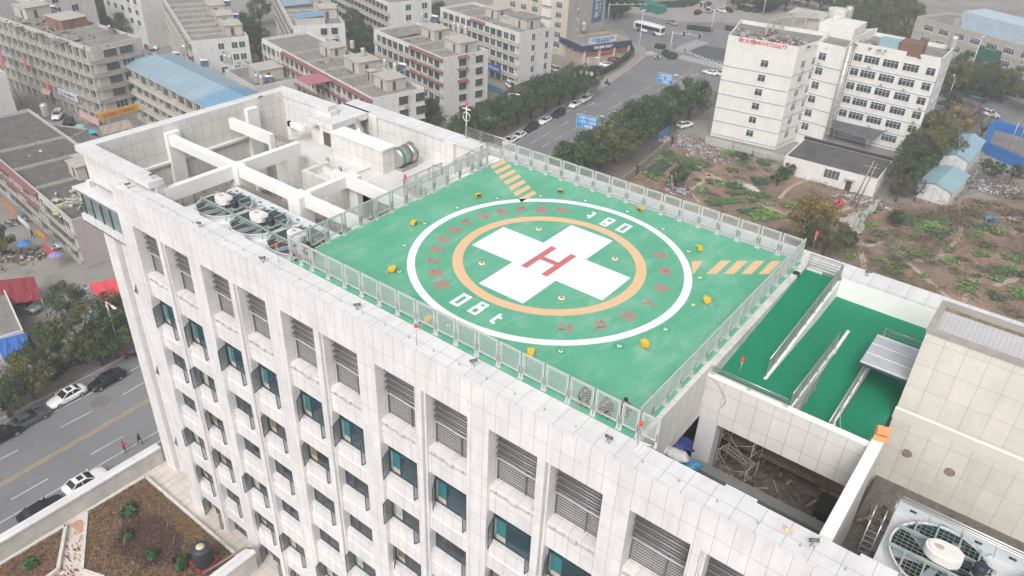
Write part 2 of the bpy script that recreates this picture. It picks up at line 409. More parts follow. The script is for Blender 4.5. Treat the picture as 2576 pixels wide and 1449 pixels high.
# ---- windows
TEAL = MG('teal glazing', (.014,.055,.075), .06, .86); SMOKE = MG('smoked glazing', (.035,.05,.06), .06, .80)
CASG = MG('casement glass', (.12,.16,.17), .05, .38)
CURT = M('teal curtain', (.03,.19,.21), .9, .2, 6); TAN = M('tan curtain', (.25,.18,.12), .9, .2, 5); PALE = M('pale curtain', (.42,.47,.40), .9, .15, 5)
FLOORIN = M('room floor', (.16,.17,.18), .6); BLK = M('sill board', (.52,.47,.38), .6)
def make_window(W, H, glass, curt, lo, ro, tr):
    """recessed window: frame bars, glazing, curtain and up to two open casements"""
    e = bpy.data.objects.new('window', None); COL.objects.link(e); e.parent = hb
    m = MB(); f = .055
    m.box(0, W, -.03, .04, H-f, H); m.box(0, W, -.03, .04, 0, f)
    for x in (0, W*.30, W-f): m.box(x, x+f, -.03, .04, f, H-f)
    if tr: m.box(f, W-f, -.04, .05, H*.70, H*.70+.06)
    m.build('frame', DARKF, e)
    gx0 = f if not lo else W*.30+f; hh = H*.70 if tr else H-f
    m = MB()
    if tr: m.box(f, W-f, .0, .012, H*.70+.06, H-f)
    m.box(W*.30+f, W-f if not ro else W*.84, .0, .012, f, hh)
    if not lo: m.box(f, W*.30, .0, .012, f, hh)
    m.build('glass', glass, e)
    m = MB(); m.box(.08, W*.27, .18, .24, .02, H*.95); m.build('curtain', curt, e)
    m = MB(); m.box(.0, W, .08, 1.0, -.02, .02, 0); m.box(0, W, .95, 1.1, 0, H, 0); m.build('room', FLOORIN, e)
    m = MB(); m.box(.15, W*.3, .09, .13, .02, .34); m.build('board', BLK, e)
    def leaf(x, w_, ang):
        mt = Matrix.Translation((x, -.04, 0)) @ Matrix.Rotation(ang, 4, 'Z')
        m = MB(mt); t = .05; h0, h1 = f, hh
        m.box(0, w_, -.02, .02, h0, h0+t, 0); m.box(0, w_, -.02, .02, h1-t, h1, 0); m.box(0, t, -.02, .02, h0+t, h1-t, 0); m.box(w_-t, w_, -.02, .02, h0+t, h1-t, 0)
        m.box(t, w_-t, -.004, .004, h0+t, h1-t, 1); m.build('casement', [DARKF, CASG], e)
    if lo: leaf(.04, W*.29, lo)
    if ro: leaf(W-.04, -W*.27, ro)
    return e
variants = []
for W in (2.77, 2.80):
    for spec in ((2.43, TEAL, CURT, -1.25, 1.45, True), (2.43, TEAL, CURT, -1.0, 1.5, True), (1.83, SMOKE, TAN, -1.1, 1.5, False), (1.83, SMOKE, PALE, -1.5, 1.2, False), (1.83, SMOKE, TAN, 0, 1.45, False), (1.83, SMOKE, TAN, -.9, 1.5, False), (1.83, SMOKE, PALE, 0, 0, False)):
        variants.append((W, spec))
made = {}
for i, s in enumerate(SILLS):
    for bi, (a, b) in enumerate(BAYS[:14]):
        W = 2.80 if b-a > 2.785 else 2.77; base = 0 if W == 2.77 else 7
        if i == 0: k = base + (0, 0, 1)[(bi*5) % 3]
        else: k = base + 2 + (bi*3+i*7+bi*bi) % 5
        if k not in made: o = made[k] = make_window(variants[k][0], *variants[k][1]); 
        else: o = dup(made[k])
        o.location = (a, -10.27, s)
# ================================================================ west tower of the block (part of the same building)
m = MB()
m.box(-33.0, XL, -9.7, -9.1, -1.9, .38); m.box(-33.0, -32.4, -9.1, 7.6, -45, .38); m.box(-32.4, -26.4, 7.0, 7.7, -12, .38)
m.box(-24.35, -24.05, -9.6, -8.9, -7, .38); m.box(XL, -24.35, -9.35, -9.0, -7, .38)
m.box(-33.3, -32.9, -9.9, -9.3, -2.4, -1.9)
m.box(-33.1, -31.6, -9.75, -8.9, -31, -5.0); m.box(-31.6, -30.9, -9.35, -8.9, -31, -5.0); m.box(-30.9, -29.95, -9.2, -8.9, -31, -5.0)
m.box(-29.95, -28.5, -9.75, -8.9, -31, -5.0); m.box(-28.5, XL, -9.3, -8.9, -31, -5.0); m.box(-33.1, XL, -9.2, -8.7, -45, -31)
m.build('tower_wall', PANEL, hb, uvo=(.1, .3))
m = MB(); m.box(-33.2, XL+.02, -10.05, -9.05, .38, .8); m.box(XL+.02, -24.0, -10.05, -9.05, .38, .8)
m.box(-33.2, -32.3, -9.05, 6.9, .38, .8); m.box(-33.2, -26.6, 6.9, 7.85, .38, .8); m.build('tower_coping', COPING, hb)
m = MB(); m.box(-34.1, XL, -10.6, -9.3, -2.62, -2.4); m.box(-34.0, XL, -10.5, -9.3, -2.72, -2.62); m.box(-33.9, XL, -10.55, -9.3, -5.05, -4.5); m.box(-34.1,-33.0,-9.3,-7.5,-2.62,-2.4); m.build('bay_slab', COPING, hb)
BAYG = MG('bay glazing', (.16,.21,.22), .12)
m = MB(); m.box(-33.6, XL, -10.30, -9.3, -4.5, -2.72); m.build('bay_glass', BAYG, hb)
m = MB()
for k in range(6): x = -33.62+k*1.23; m.box(x, x+.14, -10.36, -10.30, -4.5, -2.72)
m.tube([(-33.7,-10.64,-2.5),(XL,-10.64,-2.5)], .03, 6); m.tube([(-33.7,-10.6,-5.0),(XL,-10.6,-5.0)], .03, 6)
m.build('bay_mullion', DARKF, hb)
SG = MG('slot glazing', (.07,.09,.09), .1)
for i, z in enumerate((-10.5,-14.4,-18.3,-22.2,-26.1,-29.9)):
    m = MB(); m.box(-30.88, -29.97, -9.26, -9.2, z, z+2.6, 0); m.box(-30.88, -29.97, -9.29, -9.2, z+1.0, z+1.07, 1); m.box(-30.5, -30.44, -9.29, -9.2, z, z+2.6, 1)
    if i % 2 == 0: m.add([(-30.85,-9.27,z+1.0),(-30.05,-9.27,z+1.0),(-30.05,-9.65,z+.05),(-30.85,-9.65,z+.05)], [(0,1,2,3)], 0)
    m.build('slot_window', [SG, DARKF], hb)
# pilasters and ledge inside the tower well
m = MB()
for y in (-4.0, 3.1): m.box(-32.4, -31.9, y, y+1.1, -7, .2)
m.box(-32.4, -32.1, -9.0, -4.0, -2.2, -2.0); m.box(-32.4, -32.1, -2.9, 3.1, -2.2, -2.0)
m.build('pilaster', WHITE, hb)
m = MB(); m.box(-32.4, -32.3, -9.0, 7.0, -7, .38); m.build('well_lining', PANEL2, hb)
# ---- white roof beams over the open well
m = MB(); m.box(-31.9, -11.05, -3.85, -3.35, -.75, 0.001); m.build('roof_beam', WHITE, hb)
m = MB(); m.box(-24.45, -24.0, -9.0, -3.85, -.95, 0); m.box(-24.45, -24.0, -3.35, 1.9, -.95, 0); m.build('roof_beam', WHITE, hb)
m = MB(); m.box(-17.4, -16.95, -3.35, .0, -.8, 0); m.build('roof_beam', WHITE, hb)
m = MB(); m.box(-18.4, -11.05, .0, .42, -.8, .001); m.box(-18.5, -18.0, -.1, .0, -.8, 0); m.build('roof_beam', WHITE, hb)
m = MB(); m.box(-31.9, -26.8, 1.3, 1.72, -.85, 0); m.box(-27.1, -26.8, 1.3, 1.72, -1.9, -.85); m.build('roof_beam', WHITE, hb)
m = MB(); m.box(-24.55, -23.5, -4.0, -3.2, -7, .02); m.build('roof_column', WHITE, hb)
m = MB(); m.box(-17.8, -16.6, -4.3, -3.2, -7, .02); m.build('roof_column', WHITE, hb)
m = MB(); m.box(-17.3, -16.4, .42, .9, -7, .02); m.build('roof_column', WHITE, hb)
# ---- white roof deck, level -2, its kerbs and stair
DECKW = MT('white roof tiles', (.66,.655,.64), (.50,.49,.48), .3, .3, .008, .5, .02, .18)
m = MB(); m.box(-28.3, -11.1, 3.0, 9.84, -3.0, -2.0); m.box(-22.3, -17.6, .9, 3.0, -3.0, -2.0)
m.build('roof_deck', DECKW, hb)
m = MB(); m.box(-28.5, -23.0, 2.7, 3.0, -7, -1.62); m.box(-28.5,-28.3,3.0,9.0,-7,-1.62); m.box(-22.5, -22.2, .6, 3.0, -7, -1.35); m.box(-22.2, -17.6, .6, .9, -7, -1.35); m.box(-20.4,-20.1,.9,2.3,-2,-1.45); m.box(-22.2,-20.4,2.3,2.5,-2,-1.5)
m.box(-17.8, -17.6, .9, 3.0, -7, -1.5); m.box(-17.6, -11.1, 2.7, 3.0, -7, -1.5); m.build('roof_kerb', PANEL2, hb)
m = MB(); m.box(-24.0, -18.6, 5.0, 6.25, -2, -.12); m.build('roof_enclosure', PANEL2, hb)
m = MB(); m.box(-24.12, -18.48, 4.9, 6.35, -.12, 0); m.build('enclosure_lid', WHITE, hb)
m = MB(); m.box(-28.0, -26.75, 6.8, 9.9, -7, -.5); m.box(-28.0,-25.6,6.1,6.8,-2,-1.1); m.box(-26.75, -25.2, 6.0, 8.6, -2, -.5); m.box(-30.6,-28,6.9,7.3,-2,-1.5); m.build('lift_room', PANEL2, hb)
m = MB(); m.box(-28.15, -25.0, 5.9, 9.95, -.5, 0); m.build('lift_room_roof', COPING, hb)
m = MB(); m.box(-26.3, -25.5, 5.96, 6.0, -2, -.9); m.box(-25.2,-25.16,6.5,7.5,-1.7,-.8); m.build('lift_room_door', M('dark doorway', (.09,.08,.07), .8), hb)
m = MB(); m.box(-28.8,-28.5,4.5,5.0,-2,-.3); m.box(-28.8,-26.9,4.5,4.8,-.7,-.3); m.build('portal_beam', WHITE, hb)
# stair from the roof deck up to the helipad corner
m = MB()
for k in range(8): m.box(-14.6+k*.3, -14.3+k*.3, 7.2, 8.9, -2, -1.78+k*.22)
m.box(-12.2, -11.02, 7.2, 9.7, -2, -.06); m.build('stair', WHITE, hb)
m = MB()
for k in range(26): m.box(-14.6, -11.2, 3.0+k*.16, 3.12+k*.16, -1.5, -1.46)
m.box(-14.7, -14.6, 3.0, 7.2, -1.56, -1.4); m.build('slatted_cover', M('pale metal slats', (.6,.59,.58), .5, .05, 2, .2), hb)
# helipad edge seen from the roof side
m = MB(); m.box(-11.12, -11.02, -9.6, 9.7, -.16, -.03); m.box(-11.4,-11.12,-9.6,7.1,-.3,-.22); m.build('white_trim', WHITE, hb)
m = MB(); m.box(-10.9, 9.5, -9.5, 9.7, -7, -.9); m.build('pad_shade_fill', DARK, hb)  # black fill added to give the darkness under the pad
m = MB(); m.box(-11.0, -10.9, -9.5, 9.7, -7, -.9); m.build('pad_west_face', PANEL2, hb)
# ================================================================ east side: opening, ramps, penthouse
m = MB(); m.box(11.16, 11.4, -9.62, -2.6, -3.15, -.03); m.build('pad_east_wall', PANEL2, hb)
m = MB(); m.box(11.16, 11.55, -2.6, 9.7, -3.15, -.12); m.build('pad_kerb', M('whitewashed kerb', (.56,.55,.53), .8, .15, 2, stain=.5), hb)
m = MB(); m.box(11.4, 19.0, -2.9, -2.6, -3.2, -.62); m.build('ramp_end_wall', PANEL2, hb)
m = MB(); m.box(11.4, 19.0, -2.94, -2.56, -.62, -.56); m.build('ramp_end_cap', WHITE, hb)
m = MB(); m.box(18.9, 19.35, -9.62, -2.2, -6.8, -.5); m.box(18.9, 19.35, -2.2, -1.6, -3, -.5); m.build('divider_wall', PANEL2, hb)
m = MB(); m.box(18.88, 19.37, -9.62, -1.9, -.5, -.44); m.build('divider_cap', WHITE, hb)
m = MB(); m.box(11.42,12.35,-2.88,-1.9,-6.9,-3.2); m.build('white_column', M('white column paint', (.62,.62,.63), .6, .04), hb)
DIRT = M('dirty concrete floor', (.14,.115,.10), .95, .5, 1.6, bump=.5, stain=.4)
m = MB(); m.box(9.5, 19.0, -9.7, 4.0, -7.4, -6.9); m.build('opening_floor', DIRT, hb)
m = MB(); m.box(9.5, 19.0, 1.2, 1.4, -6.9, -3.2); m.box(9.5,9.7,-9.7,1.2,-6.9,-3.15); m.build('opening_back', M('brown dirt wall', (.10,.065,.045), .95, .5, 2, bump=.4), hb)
RGREEN = M('deep green ramp carpet', (.004,.20,.108), .8, .16, 9, bump=.3)
m = MB()
def ramp_(x0, x1, y0, z0, y1, z1, d=.25): m.add([(x0,y0,z0-d),(x1,y0,z0-d),(x1,y1,z1-d),(x0,y1,z1-d),(x0,y0,z0),(x1,y0,z0),(x1,y1,z1),(x0,y1,z1)], BOXF)
ramp_(11.55, 13.45, 8.3, -.3, 9.72, -.3); ramp_(11.55, 13.45, -1.0, -.9, 8.3, -.3); ramp_(11.4, 15.1, -2.6, -.9, -1.0, -.9)
ramp_(13.6, 15.2, -1.0, -.9, 6.6, -1.38); ramp_(13.6, 18.9, 6.6, -1.38, 9.72, -1.38)
ramp_(15.35, 16.95, -1.2, -1.95, 6.6, -1.38); ramp_(15.2, 18.9, -2.6, -1.95, -1.2, -1.95); ramp_(17.1, 18.9, -1.2, -1.95, 6.4, -2.5)
m.build('green_ramp', RGREEN, hb)
m = MB()
ramp_(13.45, 13.6, -.2, -.87, 9.7, -.30, 1.2); ramp_(15.2, 15.3, -2.5, -.92, 4.3, -1.24, 1.1); ramp_(16.95, 17.05, -.6, -1.88, 6.6, -1.36, 1.2)
m.box(13.6, 18.9, 9.70, 9.73, -1.38, -.16); m.box(15.2,15.35,4.3,6.6,-2,-1.33); m.box(13.45,13.6,-1,-.2,-2,-.88); m.box(16.95,17.1,-1.2,-.6,-2.4,-1.93); m.box(17.0, 18.9, 6.4, 6.6, -2.6, -1.2)
m.build('ramp_kerb', WHITE, hb)
m = MB(); m.box(19.05, 28.0, 2.13, 4.95, -7.0, 2.82); m.build('penthouse_wall', MT('penthouse tiles', (.69,.655,.585), (.40,.36,.31), .92, 1.28, .010, .5, .035, .12), hb, uvo=(.35,.2))
m = MB(); m.box(19.0, 28.1, 2.05, 2.3, 2.82, 3.0); m.box(19.0, 19.3, 2.3, 4.7, 2.82, 3.0); m.box(19.0, 28.1, 4.7, 5.05, 2.82, 3.05); m.build('penthouse_kerb', CONC, hb)
m = MB(); m.box(19.3, 28.0, 2.3, 4.4, 2.84, 2.88); m.build('penthouse_roof', MT('small grey roof tiles', (.52,.52,.53), (.33,.31,.30), .2, .12, .01, .6, .04), hb)
m = MB(); m.box(19.3, 28.0, 4.4, 4.7, 2.83, 2.9); m.build('penthouse_gutter', M('dead moss and dirt', (.22,.17,.10), .95, .6, 5, bump=.6), hb)
m = MB(); m.add([(19.0,2.13,-1.6),(28,2.13,-1.6),(28,2.09,-1.7),(19.0,2.09,-1.7),(19.0,2.13,-2.3),(28,2.13,-2.3)], [(0,3,2,1),(3,4,5,2),(0,4,3),(1,2,5)]); m.build('string_course', M('smooth cream band', (.68,.645,.58), .6, .03), hb)
m = MB()
for x, z in ((20.2,-3.95),(22.15,-3.95)): m.lathe((x,2.12,z), [(0,0)], 3) if False else m.tube([(x,2.13,z),(x,2.09,z)], .23, 20)
m.build('wall_port', M('brown round port', (.28,.22,.18), .8, .4, 8), hb)
m = MB(); m.box(19.35, 28.0, -9.7, 2.13, -7.4, -6.0); m.build('east_floor', MT('small brick paving', (.20,.175,.155), (.10,.09,.08), .24, .12, .02, .8, .2, .4, offset=.5), hb)
# garden terrace far below
TER = MT('pale terrace paving', (.62,.56,.51), (.40,.34,.30), 1.2, .6, .012, .6, .05, .35)
m = MB(); m.box(-33.6, -8, -24.5, -9.2, -31.5, -29.9); m.build('terrace_floor', TER, hb)
DWP = M('dirty white parapet', (.50,.48,.455), .85, .12, .9, stain=.5); MB().box(-34.25, -33.6, -30, -9.75, -45, -28.2).build('terrace_parapet', DWP, hb); MB().box(-18.3, -17.6, -24.5, -11.6, -31, -28.0).build('terrace_parapet', DWP, hb)
MB().box(-34.32, -33.5, -30, -9.75, -28.2, -28.05).build('parapet_coping', COPING, hb); MB().box(-18.4, -17.5, -24.5, -11.55, -28.0, -27.85).build('parapet_coping', COPING, hb)
m = MB(); m.box(-17.6, 25, -16, -10.0, -36, -31.4); m.build('podium', PANEL, hb)
# steel handrails
def rail(name, lb, pts, h=1.0, nb=5, step=1.3, r=.028, dbl=.12, grp=None):
    t_ = thing(name, lb, 'railing', pts[0], 0, grp); o = Vector(pts[0]); P = [Vector(p)-o for p in pts]
    m = MB(); m.tube([p+Vector((0,0,h)) for p in P], r, 8); m.build('handrail', STEEL, t_)
    m = MB()
    for k in range(nb):
        z = .18+k*(h-.3)/max(1, nb-1)
        for a, b in zip(P, P[1:]): m.bar(a+Vector((0,0,z)), b+Vector((0,0,z)), .028)
    m.build('rail_bar', STEEL, t_)
    m = MB()
    for a, b in zip(P, P[1:]):
        L = (b-a).length; n = max(1, round(L/step)); d = (b-a)/L
        for k in range(n+1):
            q = a+d*(L*k/n)
            for s in (0, dbl):
                qq = q+d*(s if k < n else -s); m.box(qq.x-.014, qq.x+.014, qq.y-.014, qq.y+.014, qq.z, qq.z+h)
            m.box(q.x-.05, q.x+.05, q.y-.04, q.y+.04, q.z, q.z+.015)
    m.build('post', STEEL, t_); return t_
rail('steel_railing', 'steel handrail on the outer side of the top green ramp, turning along the garden side', [(11.6,9.66,-.3),(13.5,9.66,-.3),(13.5,-.9,-.75)])
rail('steel_railing', 'steel handrail between the second and third green ramps', [(15.27,4.3,-1.2),(15.27,-2.55,-.86)])
rail('steel_railing', 'steel handrail beside the lowest green ramp, with its end near the hose', [(17.02,6.5,-1.3),(17.02,-2.2,-1.75)])
rail('steel_railing', 'short steel guard with six bars at the head of the lowest green ramp', [(17.1,6.5,-1.38),(18.9,6.5,-1.38)])
rail('steel_railing', 'low steel handrail on the end wall of the ramps above the opening', [(11.5,-2.75,-.56),(15.2,-2.75,-.56)], h=.45, nb=2, step=1.7)
rail('steel_railing', 'leaning short steel guard between the ramps near their end wall', [(15.5,1.0,-1.8),(15.5,-2.4,-1.9)], h=.9)
rail('steel_railing', 'steel stair handrail with thin bars on the roof side of the helipad stair', [(-15.6,7.15,-2),(-14.6,7.15,-1.9),(-12.2,7.15,-.1),(-11.1,7.15,-.1)])
rail('steel_railing', 'steel stair handrail along the far coping behind the helipad stair', [(-14.8,8.95,-1.9),(-12.4,8.95,-.1),(-12.4,9.66,-.1),(-11.1,9.66,-.1)])
rail('steel_railing', 'steel railing on the far coping joining the stair to the far mesh fence', [(-15.6,10.9,0),(-11.3,10.9,0)], h=.95)
rail('steel_railing', 'low steel railing around the slatted cover below the helipad', [(-14.6,7.1,-1.5),(-14.6,3.1,-1.5),(-12.4,3.1,-1.5)], h=1.0)
sh = thing('canopy', 'translucent corrugated sheet canopy leaning on the tiled penthouse over the lowest ramp', 'canopy', (16.8,2.55,-.3))
m = MB(); m.box(0, 2.22, 0, 3.05, -.03, 0); m.build('sheet', M('translucent grey sheet', (.42,.44,.46), .25, .1, 2), sh)
m = MB()
for y in (.12, 1.05, 2.0, 2.9): m.box(0, 2.22, y, y+.03, 0, .02)
m.build('batten', M('white batten', (.75,.75,.75), .5), sh)
for x, y in ((.1,.05),(.1,3.0)): MB().box(x-.03, x+.03, y-.03, y+.03, -1.25, -.03).build('support', DARKF, sh)
MB().box(0, 2.22, -.03, 0, -.12, 0).build('edge_beam', DARKF, sh)
def curve(name, lb, cat, pts, r, mat):
    out = []
    P = [Vector(p) for p in pts]
    for i in range(len(P)-1):
        a, b, c, d = P[max(i-1,0)], P[i], P[i+1], P[min(i+2, len(P)-1)]
        for k in range(6):
            t = k/6; out.append(.5*((2*b)+(-a+c)*t+(2*a-5*b+4*c-d)*t*t+(-a+3*b-3*c+d)*t**3))
    out.append(P[-1]); m = MB(); m.tube(out, r, 6); o = m.build(name, mat); return tag(o, lb, cat)
curve('hose', 'thin green hose hanging in a loop across the lowest green ramp', 'hose', [(17.0,-.2,-1.0),(17.4,-1.0,-1.75),(18.2,-1.7,-1.9),(18.9,-1.6,-.9),(19.1,-2.0,-.42)], .02, M('green hose', (.25,.45,.33), .5))
curve('cable', 'loose grey cable hanging on the stone wall below the ramp corner', 'cable', [(11.5,-2.95,-.6),(12.0,-2.98,-.8),(12.5,-2.98,-1.5),(12.4,-2.98,-2.0)], .02, GREYM)
# ================================================================ cooling towers
CTW = M('white cooling tower shell', (.60,.61,.605), .45, .05, 1, stain=.15); RUST = M('rust stained cap', (.68,.66,.63), .5, .04, 3, stain=.2); MOT = M('dark blue motor', (.03,.035,.05), .4)
GRATE = M('galvanised grating', (.36,.42,.40), .45, .1, 3, .3); TEALD = M('dark teal shroud', (.02,.07,.06), .6, .3, 3)
STN = M('brown rust stain', (.42,.33,.28), .7, .3, 6)
def cooling_unit(name, lb, x0, x1, y0, y1, zt, fans):
    t_ = thing(name, lb, 'cooling tower', (x0, y0, zt-2.5)); X, Y = x1-x0, y1-y0
    m = MB(); m.box(0, X, 0, Y, 0, 2.45); m.build('casing', CTW, t_)
    m = MB(); n = int(X/1.15)
    for k in range(n): m.box(k*X/n+.01, (k+1)*X/n-.01, Y-.75, Y+.05, 2.45, 2.55)
    m.build('access_panel', M('pale blue grey panel', (.60,.64,.66), .4, .05, 2), t_)
    m = MB()
    for k in range(n): cx = (k+.5)*X/n; m.tube([(cx-.12,Y-.4,2.56),(cx+.12,Y-.4,2.56)], .055, 8)
    m.build('panel_handle', DARKF, t_); proto = None
    for fi, fx in enumerate(fans):
        c = (fx-x0, Y*.5-.25, 2.45)
        if proto:
            o = dup(proto, parent=t_); o.location = c; continue
        f = bpy.data.objects.new('fan', None); COL.objects.link(f); f.parent = t_; f.location = c; proto = f
        m = MB(); m.lathe((0,0,0), [(1.86,0),(1.74,.12),(1.74,.42),(1.78,.46),(1.70,.48),(1.67,.40),(1.67,.02)], 48)
        for k in range(8): a = k*math.pi/4+.2; m.bar((1.78*math.cos(a),1.78*math.sin(a),0),(1.78*math.cos(a),1.78*math.sin(a),.45), .05)
        m.build('ring', CTW, f)
        m = MB(); m.lathe((0,0,0), [(1.66,.4),(1.66,.02)], 40); m.lathe((0,0,0), [(1.66,.02),(.01,.02)], 40, 1); m.build('shaft', [TEALD, DARK], f)  # second material: black disc painted as the shade down the shaft
        m = MB()
        for k in range(6):
            a = k*math.pi/3+.3; ca, sa = math.cos(a), math.sin(a)
            q = [(.2*ca-.12*sa,.2*sa+.12*ca,.1),(.2*ca+.12*sa,.2*sa-.12*ca,.2),(1.55*ca+.2*sa,1.55*sa-.2*ca,.22),(1.55*ca-.14*sa,1.55*sa+.14*ca,.1)]; m.poly(q)
        m.lathe((0,0,0), [(.25,.03),(.25,.25),(.01,.25)], 12); m.build('blade', M('pale fan blade', (.30,.33,.37), .4, .1), f)
        m = MB(); p_ = .19
        k = -9
        while k*p_ < 1.7:
            v = k*p_
            if abs(v) < 1.68:
                L = math.sqrt(1.7**2-v*v); m.box(v-.005, v+.005, -L, L, .47, .485); m.box(-L, L, v-.005, v+.005, .485, .497)
            k += 1
        m.build('grating', GRATE, f)
        m = MB()
        for v in (-.55, .55): L = math.sqrt(1.8**2-v*v); m.box(-L, L, v-.045, v+.045, .5, .62)
        for v in (-1.1, -.4, .4, 1.1): L = math.sqrt(1.74**2-v*v); m.box(v-.03, v+.03, -L, -.6, .5, .56); m.box(v-.03, v+.03, .6, L, .5, .56)
        m.build('beam', GRATE, f)
        m = MB(); pr = [(-.62*math.cos(a)-.05, .45*math.sin(a)) for a in [math.pi/2+math.pi*k/10-math.pi for k in range(11)]]
        prof = [(-.05-.6*math.cos(-math.pi/2+math.pi*k/12), .46*math.sin(-math.pi/2+math.pi*k/12)) for k in range(13)] + [(.35,.46),(.62,.22),(.62,-.22),(.35,-.46)]
        prof = prof[::-1]; m.prism(prof, .62, .95); m.prism([(x*.8-.02, y*.8) for x, y in prof], .95, 1.0)
        m.build('belt_cover', RUST, f)
        m = MB(); m.prism([(-.2+.16*math.cos(k*.7)*(1+.3*math.sin(k*2)), .13*math.sin(k*.7)) for k in range(9)], 1.0, 1.004); m.build('stain', STN, f)
        m = MB(); m.lathe((1.18,0,.6), [(.2,0),(.2,.12),(.22,.14),(.22,.46),(.18,.5),(.01,.5)], 18); m.tube([(1.38,.05,.75),(1.5,.05,.8),(1.5,.05,1.05),(1.38,.05,1.08)], .03, 6)
        m.bar((.6,.05,.8),(1.1,.0,.7), .12, .1); m.bar((.6,-.3,.66),(1.1,-.28,.6), .08, .08); m.build('motor', MOT, f)
        MB().box(.95,1.5,-.4,.4,.56,.62).build('motor_plate', GRATE, f); MB().bar((1.5,-.6,.5),(2.1,-1.1,.1), .04).build('bracket', GRATE, f); MB().bar((1.2,1.3,.3),(1.5,1.9,.1), .04).build('bracket', GRATE, f)
    return t_
bpy.context.view_layer.update()
cooling_unit('cooling_tower', 'white cooling tower with three caged fans behind the front coping left of the helipad', -22.4, -11.15, -9.35, -4.95, -.75, (-20.15, -16.6, -13.05))
cooling_unit('cooling_tower', 'white cooling tower with large caged fan beside the cream tiled penthouse at lower right', 20.8, 29.0, -9.5, -4.95, -.8, (22.75, 26.6))
t_ = thing('pipe_run', 'pair of white pipes with hoop ladder along the nearer cooling tower', 'pipes', (20.75,-6.2,-.75))
m = MB()
for k, y in enumerate((0,.12,.26)): m.tube([(0,y,.0),(0,y,.95),(.15,y,1.02),(8,y,1.02)], .035, 8)
m.build('pipe', STEEL, t_)
m = MB()
for x in (-.55,-.15):
    m.tube([(x,-1.3,-2.6),(x,-1.3,.6)] , .03, 6)
m.tube([(-.55,-1.3,.6),(-.55,-1.1,.95),(-.55,-.8,.95),(-.55,-.7,.6)], .03, 6); m.tube([(-.15,-1.3,.6),(-.15,-1.1,.95),(-.15,-.8,.95),(-.15,-.7,.6)], .03, 6)
for k in range(10): m.bar((-.55,-1.3,-2.6+k*.3),(-.15,-1.3,-2.6+k*.3), .03)
m.build('hoop_ladder', STEEL, t_)
# ================================================================ small things on the copings
LRED = M('red lamp glass', (.75,.05,.05), .25); BLKM = M('black plastic', (.02,.02,.022), .45)
rl = None
for u, v, z, y, lb in ((1048,868,-.0,-10.75,'red obstruction light on the front coping near the middle of the mesh fence'), (1604,1118,0,-9.75,'red obstruction light at the front right corner of the mesh fence'), (701,660,0,-9.8,'red obstruction light by the man at the left end of the front fence'), (1857,952,-.5,-2.75,'red obstruction light on the ramp end wall above the opening'), (940,513,0,0,'red obstruction light outside the left mesh fence'), (2043,629,0,10.6,'red obstruction light on the far coping beside the ramp railing')):
    p_ = G(u, v, z) 
    if rl is None:
        rl = thing('obstruction_light', lb, 'warning light', (0,0,0), 0, 'red obstruction lights round the roof'); m = MB(); m.tube([(0,0,0),(0,0,1.0)], .017, 6); m.build('pole', STEEL, rl)
        m = MB(); m.lathe((0,0,1.0), [(.05,0),(.08,.03),(.08,.06)], 12); m.build('collar', M('orange collar', (.8,.4,.1), .5), rl)
        m = MB(); m.lathe((0,0,1.06), [(.085,0),(.095,.08),(.06,.18),(.001,.2)], 12); m.build('lamp', LRED, rl); o = rl
    else: o = dup(rl, lb)
    if lb.startswith('red obstruction light outside'): p_ = Vector((-11.3,.0,0)); o.scale = (1,1,1.55)
    o.location = p_
sp = None
pin = []
for u, v in [(1288+0,0)]: pass
cams = []
for x, y, rz, lb in ((-25.9,-10.5,.3,'grey spotlight at the left end of the front coping'), (-18.0,-10.6,-.2,'grey spotlight on the front coping before the first fan'), (-11.9,-10.7,.1,'grey spotlight on the front coping just left of the helipad corner'), (-4.55,-10.5,.2,'grey spotlight on the front coping below the third fence panel gap'), (2.9,-10.2,.4,'grey spotlight on the front coping under the yellow floodlight'), (10.4,-10.5,-.5,'grey spotlight on the front coping at the helipad front corner'), (18.9,-10.3,.2,'grey spotlight on the front coping beside the divider wall'), (14.7,10.6,0,'grey spotlight on the far coping behind the upper ramp'), (-31.5,4.2,1,'grey spotlight on the tower coping at the far left'), (-24.4,-9.5,.6,'grey spotlight on the raised tower coping corner')):
    z = .8 if x < -24 and 'tower' in lb else 0
    if sp is None:
        sp = thing('spotlight', lb, 'spotlight', (0,0,0), 0, 'small spotlights on the copings'); m = MB(); m.lathe((0,0,0), [(.09,0),(.09,.02),(.03,.04),(.03,.16)], 10); m.tube([(-.05,0,.16),(0,.02,.3)], .025, 6); m.build('base', GREYM, sp)
        m = MB(); m.tube([(-.16,-.02,.27),(.16,.05,.36)], .07, 10); m.tube([(.14,.045,.355),(.18,.055,.365)], .085, 10); m.build('head', M('dark grey lamp head', (.12,.12,.125), .4), sp); o = sp
    else: o = dup(sp, lb)
    o.location = (x, y, z); o.rotation_euler.z = rz
# lightning conductor pins and wire run along the coping
lc = thing('lightning_wire', 'thin lightning wire on short pins along the front coping', 'lightning rod', (0,0,0))
m = MB(); x = -26.8
while x < 25: m.tube([(x,-10.55,0),(x,-10.55,.16)], .012, 5); m.lathe((x,-10.55,.0), [(.05,.002),(.05,.015),(.01,.02)], 8); x += 1.62
m.build('pin', GREYM, lc); m = MB(); m.tube([(-26.8,-10.55,.155),(25,-10.55,.155)], .006, 5); m.build('wire', STEEL, lc)
